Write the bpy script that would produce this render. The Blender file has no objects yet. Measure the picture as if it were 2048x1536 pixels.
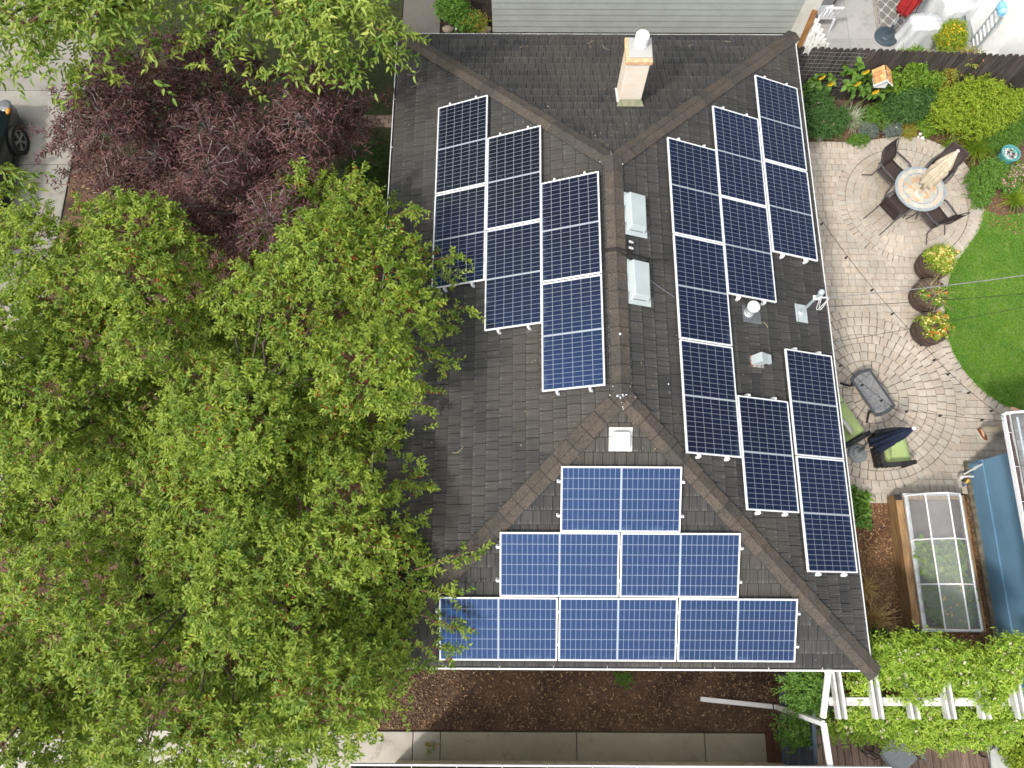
import bpy, bmesh, math, random
import numpy as np
from mathutils import Vector, Matrix

SC = bpy.context.scene
COL = SC.collection
R = math.radians
rng = np.random.default_rng(7)
random.seed(7)

# ------------------------------------------------------------------ camera
F = 1480.0                                     # focal length in pixels of a 2048 px wide frame
CAM = np.array([-1.66151, -5.0434, 15.34001])
PITCH, YAW, ROLL = 0.282, 0.00493, 0.00095


def cam_rot():
    cx, sx = math.cos(PITCH), math.sin(PITCH)
    cz, sz = math.cos(YAW), math.sin(YAW)
    cr, sr = math.cos(ROLL), math.sin(ROLL)
    Rx = np.array([[1, 0, 0], [0, cx, -sx], [0, sx, cx]])
    Rz = np.array([[cz, -sz, 0], [sz, cz, 0], [0, 0, 1]])
    Ry = np.array([[cr, 0, sr], [0, 1, 0], [-sr, 0, cr]])
    return Rz @ Rx @ Ry


RC = cam_rot()
cd = bpy.data.cameras.new('camera')
cd.sensor_width = 36.0
cd.lens = F / 2048 * 36.0
cd.clip_start, cd.clip_end = 0.1, 2000
cam = bpy.data.objects.new('camera', cd)
m4 = Matrix.Identity(4)
for i in range(3):
    for j in range(3):
        m4[i][j] = RC[i][j]
    m4[i][3] = CAM[i]
cam.matrix_world = m4
COL.objects.link(cam)
SC.camera = cam

# ------------------------------------------------------------------ light
SUN_EL, SUN_AZ = 52.0, 226.0
SC.view_settings.view_transform = 'Standard'
SC.view_settings.look = 'None'
SC.view_settings.gamma = 1.0
SC.view_settings.exposure = 0.62
SC.cycles.max_bounces = 6
SC.cycles.transparent_max_bounces = 12
SC.cycles.use_denoising = True
SC.cycles.pixel_filter_type = 'BLACKMAN_HARRIS'
SC.cycles.filter_width = 1.6
w = bpy.data.worlds.new('World')
SC.world = w
w.use_nodes = True
nt = w.node_tree
bg = nt.nodes['Background']
sky = nt.nodes.new('ShaderNodeTexSky')
sky.sky_type = 'NISHITA'
sky.sun_disc = False
sky.sun_elevation = R(SUN_EL)
sky.sun_rotation = R(SUN_AZ)
tcw = nt.nodes.new('ShaderNodeTexCoord')


def wmath(op, a, b=0.0, c=0.0):
    nd = nt.nodes.new('ShaderNodeMath')
    nd.operation = op
    for i, x in enumerate((a, b, c)):
        if isinstance(x, (int, float)):
            nd.inputs[i].default_value = x
        else:
            nt.links.new(x, nd.inputs[i])
    return nd.outputs[0]


def wstep(v, a, b):
    nd = nt.nodes.new('ShaderNodeMapRange')
    nd.interpolation_type = 'SMOOTHSTEP'
    nd.inputs['From Min'].default_value = a
    nd.inputs['From Max'].default_value = b
    nt.links.new(v, nd.inputs['Value'])
    return nd.outputs[0]


def wdot(d):
    nd = nt.nodes.new('ShaderNodeVectorMath')
    nd.operation = 'DOT_PRODUCT'
    nd.inputs[1].default_value = Vector(d).normalized()
    nt.links.new(tcw.outputs['Generated'], nd.inputs[0])
    return nd.outputs['Value']


cn = nt.nodes.new('ShaderNodeTexNoise')
cn.inputs['Scale'].default_value = 2.6
cn.inputs['Detail'].default_value = 6
cn.inputs['Roughness'].default_value = 0.55
nt.links.new(tcw.outputs['Generated'], cn.inputs['Vector'])
wob = wmath('MULTIPLY_ADD', cn.outputs['Fac'], 0.36, -0.18)
sepw = nt.nodes.new('ShaderNodeSeparateXYZ')
nt.links.new(tcw.outputs['Generated'], sepw.inputs[0])
# a bright cloud bank over the south and overhead, clear sky to the north-west,
# thin cloud in the north-east and a second bank low in the east
south = wstep(wmath('ADD', sepw.outputs[1], wob), 0.50, 0.10)
west = wstep(wmath('ADD', sepw.outputs[0], wob), 0.80, 0.45)
bank = wmath('MULTIPLY', south, west)
ne = wmath('MULTIPLY', wstep(wmath('ADD', wdot((.74, .55, .42)), wmath('MULTIPLY', wob, .4)), 0.93, 0.985), 0.30)
ea = wmath('MULTIPLY', wstep(wmath('ADD', wdot((.93, -.06, .37)), wmath('MULTIPLY', wob, .4)), 0.955, 0.995), 0.42)
cloud = wmath('MAXIMUM', bank, wmath('MAXIMUM', ne, ea))
mixc = nt.nodes.new('ShaderNodeMixRGB')
nt.links.new(cloud, mixc.inputs[0])
skd = nt.nodes.new('ShaderNodeMixRGB')
skd.blend_type = 'MULTIPLY'
skd.inputs[0].default_value = 1.0
skd.inputs[2].default_value = (.42, .42, .42, 1)
nt.links.new(sky.outputs[0], skd.inputs[1])
nt.links.new(skd.outputs[0], mixc.inputs[1])
# the thin cloud is brightest round the sun
halo = wstep(wdot((math.sin(R(SUN_AZ)) * math.cos(R(SUN_EL)), math.cos(R(SUN_AZ)) * math.cos(R(SUN_EL)), math.sin(R(SUN_EL)))), .40, .97)
ccol = nt.nodes.new('ShaderNodeCombineXYZ')
for i, (a_, b_) in enumerate(((8.0, 17.5), (8.2, 17.3), (8.5, 17.0))):
    nt.links.new(wmath('MULTIPLY_ADD', halo, b_, a_), ccol.inputs[i])
nt.links.new(ccol.outputs[0], mixc.inputs[2])
nt.links.new(mixc.outputs[0], bg.inputs['Color'])
bg.inputs['Strength'].default_value = 0.087
sl = bpy.data.lights.new('sun', 'SUN')
sl.energy = 2.1
sl.angle = R(5)
sl.color = (1.0, 0.94, 0.85)
sun = bpy.data.objects.new('sun', sl)
az, el = R(SUN_AZ), R(SUN_EL)
sdir = Vector((math.sin(az) * math.cos(el), math.cos(az) * math.cos(el), math.sin(el)))
sun.rotation_euler = (-sdir).to_track_quat('-Z', 'Y').to_euler()
COL.objects.link(sun)


# ------------------------------------------------------------------ helpers
def P(px, py, z=0.0):
    """point of the place at height z that the photograph shows at pixel (px, py)"""
    d = RC @ np.array([(px - 1024) / F, -(py - 768) / F, -1.0])
    t = (z - CAM[2]) / d[2]
    q = CAM + t * d
    return Vector((float(q[0]), float(q[1]), float(z)))


def V(*a):
    return Vector(a)


class MB:
    """collects faces for ONE mesh object (world coordinates)"""

    def __init__(self):
        self.v, self.f, self.r, self.uv, self.mi = [], [], [], [], []
        self.mat = 0

    def add(self, verts, faces, rnd=None, uvs=None):
        o = len(self.v)
        self.v += [tuple(p) for p in verts]
        self.uv += list(uvs) if uvs is not None else [(0.0, 0.0)] * len(verts)
        rnd = random.random() if rnd is None else rnd
        for f in faces:
            self.f.append(tuple(o + i for i in f))
            self.r.append(rnd)
            self.mi.append(self.mat)
        return self

    def box(self, c, s, rot=None, rnd=None):
        c = Vector(c)
        M3 = rot if isinstance(rot, Matrix) else (Matrix.Rotation(rot, 3, 'Z') if rot else Matrix.Identity(3))
        vs = []
        for z in (-.5, .5):
            for x, y in ((-.5, -.5), (.5, -.5), (.5, .5), (-.5, .5)):
                vs.append(c + M3 @ Vector((x * s[0], y * s[1], z * s[2])))
        return self.add(vs, [(3, 2, 1, 0), (4, 5, 6, 7), (0, 1, 5, 4), (1, 2, 6, 5), (2, 3, 7, 6), (3, 0, 4, 7)], rnd)

    def beam(self, a, b, wd, ht, up=None, rnd=None):
        a, b = Vector(a), Vector(b)
        d = (b - a)
        x = d.normalized()
        up = Vector(up) if up is not None else (V(0, 0, 1) if abs(x.z) < .95 else V(0, 1, 0))
        y = up.cross(x).normalized()
        z = x.cross(y)
        rot = Matrix((x, y, z)).transposed()
        return self.box((a + b) / 2, (d.length, wd, ht), rot, rnd)

    def tube(self, pts, rad, n=6, rnd=None, cap=True):
        pts = [Vector(p) for p in pts]
        rad = rad if isinstance(rad, (list, tuple)) else [rad] * len(pts)
        vs, fs = [], []
        prev = None
        for i, p in enumerate(pts):
            t = (pts[min(i + 1, len(pts) - 1)] - pts[max(i - 1, 0)])
            t = t.normalized() if t.length > 1e-9 else V(0, 0, 1)
            if prev is None:
                u = t.orthogonal().normalized()
            else:
                u = (prev - t * prev.dot(t))
                u = u.normalized() if u.length > 1e-6 else t.orthogonal().normalized()
            prev = u
            v = t.cross(u)
            for k in range(n):
                a = 2 * math.pi * k / n
                vs.append(p + (u * math.cos(a) + v * math.sin(a)) * rad[i])
        for i in range(len(pts) - 1):
            for k in range(n):
                k2 = (k + 1) % n
                fs.append((i * n + k, i * n + k2, (i + 1) * n + k2, (i + 1) * n + k))
        if cap:
            fs.append(tuple(range(n - 1, -1, -1)))
            fs.append(tuple((len(pts) - 1) * n + k for k in range(n)))
        return self.add(vs, fs, rnd)

    def lathe(self, c, prof, n=24, axis=None, rnd=None, wob=None):
        """prof: list of (radius, height)"""
        c = Vector(c)
        z = Vector(axis).normalized() if axis is not None else V(0, 0, 1)
        x = z.orthogonal().normalized()
        if axis is None:
            x = V(1, 0, 0)
        y = z.cross(x)
        vs, fs = [], []
        for (r, h) in prof:
            for k in range(n):
                a = 2 * math.pi * k / n
                rr = r * (wob(a, h) if wob else 1)
                vs.append(c + x * (rr * math.cos(a)) + y * (rr * math.sin(a)) + z * h)
        for i in range(len(prof) - 1):
            for k in range(n):
                k2 = (k + 1) % n
                fs.append((i * n + k, i * n + k2, (i + 1) * n + k2, (i + 1) * n + k))
        if prof[0][0] > 1e-4:
            fs.append(tuple(range(n - 1, -1, -1)))
        if prof[-1][0] > 1e-4:
            fs.append(tuple((len(prof) - 1) * n + k for k in range(n)))
        return self.add(vs, fs, rnd)

    def prism(self, poly, z0, z1, rnd=None):
        n = len(poly)
        vs = [(p[0], p[1], z0) for p in poly] + [(p[0], p[1], z1) for p in poly]
        fs = [tuple(range(n - 1, -1, -1)), tuple(range(n, 2 * n))]
        fs += [(i, (i + 1) % n, n + (i + 1) % n, n + i) for i in range(n)]
        return self.add(vs, fs, rnd)

    def sheet(self, fn, nu, nv, rnd=None, thick=0.0):
        """fn(u,v)->point, u,v in 0..1; thick>0 gives it a back face"""
        g = [[Vector(fn(i / nu, j / nv)) for j in range(nv + 1)] for i in range(nu + 1)]
        vs = [p for row in g for p in row]
        idx = lambda i, j: i * (nv + 1) + j
        fs = [(idx(i, j), idx(i + 1, j), idx(i + 1, j + 1), idx(i, j + 1)) for i in range(nu) for j in range(nv)]
        if thick:
            nr = (g[1][0] - g[0][0]).cross(g[0][1] - g[0][0])
            o = len(vs)
            bv = []
            for i in range(nu + 1):
                for j in range(nv + 1):
                    a = g[min(i + 1, nu)][j] - g[max(i - 1, 0)][j]
                    b = g[i][min(j + 1, nv)] - g[i][max(j - 1, 0)]
                    n_ = a.cross(b)
                    n_ = n_.normalized() if n_.length > 1e-9 else V(0, 0, 1)
                    bv.append(g[i][j] - n_ * thick)
            vs += bv
            fs += [tuple(o + k for k in reversed(f)) for f in fs[:nu * nv]]
            bd = [(idx(i, 0), idx(i + 1, 0)) for i in range(nu)] + [(idx(nu, j), idx(nu, j + 1)) for j in range(nv)] \
                + [(idx(i + 1, nv), idx(i, nv)) for i in range(nu)] + [(idx(0, j + 1), idx(0, j)) for j in range(nv)]
            fs += [(b, a, o + a, o + b) for a, b in bd]
        return self.add(vs, fs, rnd)

    def blob(self, c, r, n=10, rnd=None, jit=0.0):
        c = Vector(c)
        r = r if isinstance(r, (tuple, list)) else (r, r, r)
        prof = [(math.sin(math.pi * i / n), -math.cos(math.pi * i / n)) for i in range(n + 1)]
        m = n * 2
        vs, fs = [], []
        for (q, h) in prof:
            for k in range(m):
                a = 2 * math.pi * k / m
                j = 1 + jit * (random.random() - .5)
                vs.append(c + V(q * math.cos(a) * r[0] * j, q * math.sin(a) * r[1] * j, h * r[2]))
        for i in range(n):
            for k in range(m):
                k2 = (k + 1) % m
                fs.append((i * m + k, i * m + k2, (i + 1) * m + k2, (i + 1) * m + k))
        return self.add(vs, fs, rnd)

    def build(self, name, mats, parent=None, loc=None, smooth=False, bevel=0.0):
        base = V(0, 0, 0)
        if parent is not None:
            p = parent
            while p is not None:
                base = base + Vector(p.get('_loc', (0, 0, 0)))
                p = p.parent
        elif loc is not None:
            base = Vector(loc)
        me = bpy.data.meshes.new(name)
        bx, by, bz = base
        me.from_pydata([(x - bx, y - by, z - bz) for x, y, z in self.v], [], self.f)
        mats = mats if isinstance(mats, (list, tuple)) else [mats]
        for m in mats:
            me.materials.append(m)
        at = me.attributes.new('rnd', 'FLOAT', 'FACE')
        at.data.foreach_set('value', self.r)
        if len(mats) > 1:
            me.polygons.foreach_set('material_index', self.mi)
        if any(u != (0.0, 0.0) for u in self.uv[:4000]):
            ul = me.uv_layers.new(name='UVMap')
            li = np.empty(len(me.loops), dtype=np.int32)
            me.loops.foreach_get('vertex_index', li)
            ul.data.foreach_set('uv', np.array(self.uv, dtype=np.float32)[li].ravel())
        if smooth:
            me.polygons.foreach_set('use_smooth', [True] * len(me.polygons))
        me.validate()
        me.update()
        o = bpy.data.objects.new(name, me)
        COL.objects.link(o)
        if parent is not None:
            o.parent = parent
        else:
            o.location = base
            o['_loc'] = tuple(base)
        if bevel:
            b = o.modifiers.new('bevel', 'BEVEL')
            b.width = bevel
            b.segments = 2
            b.limit_method = 'ANGLE'
        return o


def tag(o, label=None, cat=None, group=None, kind=None):
    if label:
        o['label'] = label
    if cat:
        o['category'] = cat
    if group:
        o['group'] = group
    if kind:
        o['kind'] = kind
    return o


def thing(name, label, cat, loc=(0, 0, 0), group=None):
    o = bpy.data.objects.new(name, None)
    o.empty_display_size = 0.1
    COL.objects.link(o)
    o.location = Vector(loc)
    o['_loc'] = tuple(Vector(loc))
    return tag(o, label, cat, group)


def dup(root, loc, rotz=0.0, label=None, group=None, rot=None):
    def rec(o, parent):
        c = o.copy()
        COL.objects.link(c)
        if parent is not None:
            c.parent = parent
            c.matrix_parent_inverse = Matrix.Identity(4)
        for ch in [x for x in COL.objects if x.parent == o]:
            rec(ch, c)
        return c
    r = rec(root, None)
    r.location = Vector(loc)
    r.rotation_euler = rot if rot is not None else (0, 0, rotz)
    if label:
        r['label'] = label
    if group:
        r['group'] = group
    return r


# ------------------------------------------------------------------ materials
MATS = {}


class NG:
    def __init__(self, name):
        self.m = bpy.data.materials.new(name)
        self.m.use_nodes = True
        self.t = self.m.node_tree
        self.b = self.t.nodes['Principled BSDF']
        self.out = self.t.nodes['Material Output']

    def n(self, typ, **kw):
        nd = self.t.nodes.new(typ)
        for k, v in kw.items():
            setattr(nd, k, v)
        return nd

    def l(self, a, b):
        self.t.links.new(a, b)

    def val(self, x, sock):
        if isinstance(x, (int, float)):
            sock.default_value = x
        elif isinstance(x, tuple):
            sock.default_value = x if len(x) == 4 else (*x, 1)
        else:
            self.l(x, sock)

    def math(self, op, a, b=0.0, c=0.0):
        nd = self.n('ShaderNodeMath', operation=op)
        self.val(a, nd.inputs[0])
        self.val(b, nd.inputs[1])
        self.val(c, nd.inputs[2])
        return nd.outputs[0]

    def mix(self, f, a, b, blend='MIX'):
        nd = self.n('ShaderNodeMixRGB', blend_type=blend)
        self.val(f, nd.inputs[0])
        self.val(a, nd.inputs[1])
        self.val(b, nd.inputs[2])
        return nd.outputs[0]

    def noise(self, vec, scale, detail=4.0, rough=.55, dist=0.0):
        nd = self.n('ShaderNodeTexNoise')
        nd.inputs['Scale'].default_value = scale
        nd.inputs['Detail'].default_value = detail
        nd.inputs['Roughness'].default_value = rough
        nd.inputs['Distortion'].default_value = dist
        if vec is not None:
            self.l(vec, nd.inputs['Vector'])
        return nd.outputs['Fac']

    def ramp(self, f, a, b, sm=True):
        nd = self.n('ShaderNodeMapRange')
        nd.interpolation_type = 'SMOOTHSTEP' if sm else 'LINEAR'
        nd.inputs['From Min'].default_value = a
        nd.inputs['From Max'].default_value = b
        self.val(f, nd.inputs['Value'])
        return nd.outputs[0]

    def attr(self, name='rnd'):
        nd = self.n('ShaderNodeAttribute', attribute_name=name)
        return nd.outputs['Fac']

    def obj(self):
        return self.n('ShaderNodeTexCoord').outputs['Object']

    def bump(self, h, s, dist=.02):
        nd = self.n('ShaderNodeBump')
        nd.inputs['Strength'].default_value = s
        nd.inputs['Distance'].default_value = dist
        self.l(h, nd.inputs['Height'])
        self.l(nd.outputs[0], self.b.inputs['Normal'])


def mat(name, col, rough=.75, col2=None, ns=6.0, var=.2, rnd=.0, bump=0.0, bs=60.0, metal=0.0, spec=.3, stretch=None,
        lo=.35, hi=.65, coat=0.0):
    """plain surface: colour mottled with noise, varied by piece, small bumps"""
    if name in MATS:
        return MATS[name]
    g = NG(name)
    v = g.obj()
    if stretch:
        mp = g.n('ShaderNodeMapping')
        mp.inputs['Scale'].default_value = stretch
        g.l(v, mp.inputs['Vector'])
        v = mp.outputs[0]
    nz = g.noise(v, ns, 6, .6)
    if col2 is None:
        col2 = tuple(min(1, c * (1 - var)) for c in col)
        col = tuple(min(1, c * (1 + var * .5)) for c in col)
    c = g.mix(g.ramp(nz, lo, hi), col, col2)
    if rnd:
        k = g.math('MULTIPLY_ADD', g.attr(), 2 * rnd, 1 - rnd)
        c = g.mix(1.0, c, k, 'MULTIPLY')
    g.l(c, g.b.inputs['Base Color'])
    g.b.inputs['Roughness'].default_value = rough
    g.b.inputs['Metallic'].default_value = metal
    g.b.inputs['Specular IOR Level'].default_value = spec
    if coat:
        g.b.inputs['Coat Weight'].default_value = coat
    if bump:
        g.bump(g.noise(v, bs, 3), bump)
    MATS[name] = g.m
    return g.m


def leafmat(name, a, b, c=None, trans=.35, rough=.5, ctail=.9):
    """leaf: colour between a and b by leaf, a few leaves of colour c, light shining through"""
    if name in MATS:
        return MATS[name]
    g = NG(name)
    r = g.attr()
    col = g.mix(r, a, b)
    if c:
        col = g.mix(g.ramp(r, ctail, min(1.0, ctail + .08)), col, c)
    g.l(col, g.b.inputs['Base Color'])
    g.b.inputs['Roughness'].default_value = rough
    g.b.inputs['Specular IOR Level'].default_value = .35
    tr = g.n('ShaderNodeBsdfTranslucent')
    tc = g.mix(1.0, col, (1.25, 1.3, .6), 'MULTIPLY')
    g.l(tc, tr.inputs['Color'])
    mx = g.n('ShaderNodeMixShader')
    mx.inputs[0].default_value = trans
    g.l(g.b.outputs[0], mx.inputs[1])
    g.l(tr.outputs[0], mx.inputs[2])
    g.l(mx.outputs[0], g.out.inputs['Surface'])
    MATS[name] = g.m
    return g.m


WHITE = mat('white_paint', (.74, .75, .76), .45, var=.08, ns=3)
WHITE_D = mat('weathered_white_paint', (.62, .62, .61), .6, col2=(.42, .42, .41), ns=9, lo=.45, hi=.75)
ALU = mat('bright_aluminium', (.78, .79, .8), .4, var=.05, metal=.25)
GALV = mat('galvanised_metal', (.46, .52, .54), .42, var=.1, metal=.35)
BLACK = mat('black_metal', (.02, .02, .021), .4, var=.2)
CABLE = mat('black_cable', (.018, .018, .018), .6)
GREYMETAL = mat('grey_metal', (.12, .125, .14), .4, var=.15)
BROWNCH = mat('brown_sling_fabric', (.05, .036, .033), .75, var=.25, ns=40, bump=.15, bs=300)
BRONZE = mat('bronze_grey_metal', (.075, .07, .072), .35, var=.2)
SOIL = mat('dark_soil', (.035, .024, .018), .95, col2=(.016, .011, .009), ns=14, bump=.6, bs=70)


def mulch_mat(name, a, b):
    g = NG(name)
    v = g.obj()
    vo = g.n('ShaderNodeTexVoronoi')
    vo.inputs['Scale'].default_value = 34
    g.l(v, vo.inputs['Vector'])
    n1 = g.noise(v, 1.3, 5)
    c = g.mix(vo.outputs['Color'], a, b)
    c = g.mix(g.ramp(n1, .38, .68), c, tuple(x * .45 for x in a))
    g.l(c, g.b.inputs['Base Color'])
    g.b.inputs['Roughness'].default_value = .95
    g.bump(vo.outputs['Distance'], .9, .03)
    return g.m


MULCH = mulch_mat('bark_mulch', (.105, .06, .036), (.18, .108, .066))
MULCH_L = mulch_mat('dry_bark_mulch', (.12, .062, .032), (.22, .12, .06))


# ------------------------------------------------------------------ foliage helpers (numpy)
def unit(a):
    return a / np.maximum(np.linalg.norm(a, axis=-1, keepdims=True), 1e-9)


def leaf_mesh(pos, dirs, nrm, ln, wd, curl=.18, rnd=None):
    """six-point leaves, folded along the midrib and bent at the tip"""
    n = len(pos)
    d = unit(dirs)
    s = unit(np.cross(nrm, d))
    nn = unit(np.cross(d, s))
    ln = ln[:, None]
    wd = wd[:, None]
    base = pos
    tip = pos + d * ln - nn * ln * curl
    l1 = pos + d * ln * .3 + s * wd * .46 + nn * wd * .2
    r1 = pos + d * ln * .3 - s * wd * .46 + nn * wd * .2
    l2 = pos + d * ln * .68 + s * wd * .36 + nn * (wd * .16 - ln * curl * .35)
    r2 = pos + d * ln * .68 - s * wd * .36 + nn * (wd * .16 - ln * curl * .35)
    v = np.stack([base, l1, l2, tip, r2, r1], 1).reshape(-1, 3)
    k = (np.arange(n) * 6)[:, None]
    f = np.concatenate([k + np.array([[0, 1, 2, 3]]), k + np.array([[0, 3, 4, 5]])], 1).reshape(-1, 4)
    r = np.repeat(rng.random(n) if rnd is None else rnd, 2)
    return v, f[:, ::-1], r


def np_obj(name, v, f, r, m, parent=None, loc=(0, 0, 0)):
    base = np.array(loc, float)
    p = parent
    while p is not None:
        base = base + np.array(p.get('_loc', (0, 0, 0)))
        p = p.parent
    v = (np.asarray(v) - base).astype(np.float32)
    me = bpy.data.meshes.new(name)
    nv, nf, k = len(v), len(f), f.shape[1]
    me.vertices.add(nv)
    me.vertices.foreach_set('co', v.ravel())
    me.loops.add(nf * k)
    me.loops.foreach_set('vertex_index', np.ascontiguousarray(f, dtype=np.int32).ravel())
    me.polygons.add(nf)
    me.polygons.foreach_set('loop_start', np.arange(0, nf * k, k, dtype=np.int32))
    me.polygons.foreach_set('loop_total', np.full(nf, k, dtype=np.int32))
    me.update(calc_edges=True)
    at = me.attributes.new('rnd', 'FLOAT', 'FACE')
    at.data.foreach_set('value', np.asarray(r, dtype=np.float32))
    me.materials.append(m)
    o = bpy.data.objects.new(name, me)
    COL.objects.link(o)
    if parent is not None:
        o.parent = parent
    else:
        o.location = Vector(loc)
        o['_loc'] = tuple(loc)
    return o


def rand_dirs(n, zmin=-1.0):
    z = rng.uniform(zmin, 1, n)
    a = rng.uniform(0, 2 * np.pi, n)
    q = np.sqrt(1 - z * z)
    return np.stack([q * np.cos(a), q * np.sin(a), z], 1)


def twig_points(lobes, n, zmin=-.35, shell=.55, up=.25):
    """twig bases and directions spread through lobes (c, rx, ry, rz)"""
    wts = np.array([l[1] * l[2] for l in lobes])
    cnt = np.maximum(1, (n * wts / wts.sum()).astype(int))
    ps, ds = [], []
    for l, c in zip(lobes, cnt):
        u = rand_dirs(c, zmin)
        # lumpy surface: a few knobs per lobe
        kn = rand_dirs(9, -.2)
        lump = np.max(u @ kn.T, 1)
        rho = shell + (1 - shell) * rng.random(c) ** .6
        rho = rho * (.72 + .33 * np.clip((lump - .55) / .45, 0, 1))
        ps.append(np.array(l[0]) + u * rho[:, None] * np.array([l[1], l[2], l[3]]))
        ds.append(unit(u * .8 + np.array([0, 0, up]) + rng.normal(0, .45, (c, 3))))
    return np.concatenate(ps), np.concatenate(ds)


def twig_leaves(ps, ds, per, tl, ll, lw, droop=.25, flat=.9, spread=.8, twig_rnd=.6, curl=.18):
    """leaves spiralling along twigs"""
    n = len(ps)
    L = rng.uniform(.6, 1.3, n) * tl
    t = np.linspace(.12, 1, per)[None, :] + rng.normal(0, .04, (n, per))
    tp = ps[:, None, :] + ds[:, None, :] * (L[:, None] * t)[..., None]
    tp[..., 2] -= droop * (L[:, None] * t) ** 2 / max(tl, 1e-3)
    a = np.arange(per)[None, :] * 2.4 + rng.uniform(0, 6.28, n)[:, None]
    o1 = unit(np.cross(ds, np.array([.31, .2, .93])))
    o2 = np.cross(ds, o1)
    rad = o1[:, None, :] * np.cos(a)[..., None] + o2[:, None, :] * np.sin(a)[..., None]
    dl = unit(ds[:, None, :] * (1 - spread * .6) + rad * spread + rng.normal(0, .18, (n, per, 3)))
    dl[..., 2] = dl[..., 2] * .6 - droop * .5
    nr = np.array([0, 0, 1.0]) * flat + rng.normal(0, .42, (n, per, 3))
    r = np.clip(rng.random(n)[:, None] * twig_rnd + rng.random((n, per)) * (1 - twig_rnd), 0, 1)
    k = n * per
    ll_ = rng.uniform(.5, 1.4, k) * ll
    lw_ = rng.uniform(.75, 1.2, k) * lw
    return leaf_mesh(tp.reshape(-1, 3), dl.reshape(-1, 3), nr.reshape(-1, 3), ll_, lw_, curl, r.reshape(-1)), tp


def blades(pos, n_per, ln, wd, lean=.8, up=1.0, seed=0, arch=.6):
    """grass-like strips, three segments each, arching over"""
    n = len(pos)
    k = n * n_per
    p = np.repeat(np.asarray(pos, float), n_per, 0)
    a = rng.uniform(0, 2 * np.pi, k)
    le = rng.uniform(.15, 1, k) * lean
    h = np.stack([np.cos(a), np.sin(a), np.zeros(k)], 1)
    s = np.stack([-np.sin(a), np.cos(a), np.zeros(k)], 1)
    L = rng.uniform(.6, 1.15, k) * ln
    W = rng.uniform(.7, 1.2, k) * wd
    vs = []
    for i, t in enumerate((0, .38, .72, 1.0)):
        out = le * (t ** 1.3)
        z = up * (t - arch * le * t * t)
        c = p + h * (L * out)[:, None] + np.array([0, 0, 1.0]) * (L * z)[:, None]
        ww = W * (1 - .9 * t ** 2) * .5
        vs += [c - s * ww[:, None], c + s * ww[:, None]]
    v = np.stack(vs, 1).reshape(-1, 3)
    b = (np.arange(k) * 8)[:, None]
    f = np.concatenate([b + np.array([[0, 1, 3, 2]]), b + np.array([[2, 3, 5, 4]]), b + np.array([[4, 5, 7, 6]])], 1).reshape(-1, 4)
    return v, f, np.repeat(rng.random(k), 3)


def lobes_px(items):
    """(px, py, z, rx, rz) -> ellipsoids placed in the world"""
    return [(tuple(P(a, b, z)), rx, rx, rz) for a, b, z, rx, rz in items]


def limb(mb, a, b, r0, r1, n=5, jit=.12, sag=0.0, sides=6):
    a, b = Vector(a), Vector(b)
    L = (b - a).length
    pts = []
    for i in range(n + 1):
        t = i / n
        p = a.lerp(b, t)
        if 0 < i < n:
            p += V(*(random.gauss(0, 1) for _ in range(3))) * jit * L * .35
        p.z += sag * math.sin(t * math.pi) * L
        pts.append(p)
    mb.tube(pts, [r0 + (r1 - r0) * (i / n) for i in range(n + 1)], sides, cap=True)
    return pts


def inside(poly, x, y):
    c = False
    j = len(poly) - 1
    for i in range(len(poly)):
        if (poly[i][1] > y) != (poly[j][1] > y) and x < (poly[j][0] - poly[i][0]) * (y - poly[i][1]) / (poly[j][1] - poly[i][1]) + poly[i][0]:
            c = not c
        j = i
    return c


def scatter(poly, n):
    xs = [p[0] for p in poly]
    ys = [p[1] for p in poly]
    out = []
    while len(out) < n:
        x, y = random.uniform(min(xs), max(xs)), random.uniform(min(ys), max(ys))
        if inside(poly, x, y):
            out.append((x, y))
    return out


def pxpoly(pts, z=0.0):
    return [tuple(P(a, b, z))[:2] for a, b in pts]


def smooth_loop(pts, k=4):
    n = len(pts)
    out = []
    for i in range(n):
        p0, p1, p2, p3 = (np.array(pts[(i + j - 1) % n]) for j in range(4))
        for s in range(k):
            t = s / k
            out.append(tuple(.5 * ((2 * p1) + (-p0 + p2) * t + (2 * p0 - 5 * p1 + 4 * p2 - p3) * t * t + (-p0 + 3 * p1 - 3 * p2 + p3) * t ** 3)))
    return out
# ------------------------------------------------------------------ ground, beds, paving
def S(name, mb, m, **k):
    return tag(mb.build(name, m, **k), kind='structure')


def grass_mat(name, a, b, c):
    g = NG(name)
    v = g.obj()
    col = g.mix(g.ramp(g.noise(v, 3.0, 5), .35, .65), a, b)
    col = g.mix(g.ramp(g.noise(v, 60, 3), .4, .7), col, c)
    g.l(col, g.b.inputs['Base Color'])
    g.b.inputs['Roughness'].default_value = .9
    g.bump(g.noise(v, 120, 3), .7, .03)
    return g.m


EARTH = grass_mat('earth_with_grass', (.05, .048, .02), (.035, .05, .015), (.07, .05, .03))
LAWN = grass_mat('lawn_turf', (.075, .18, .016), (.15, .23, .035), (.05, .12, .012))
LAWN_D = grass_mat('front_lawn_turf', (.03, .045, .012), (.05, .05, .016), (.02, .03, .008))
b = MB()
b.box((0, 0, -.16), (400, 400, .2))
S('ground', b, EARTH)


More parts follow.
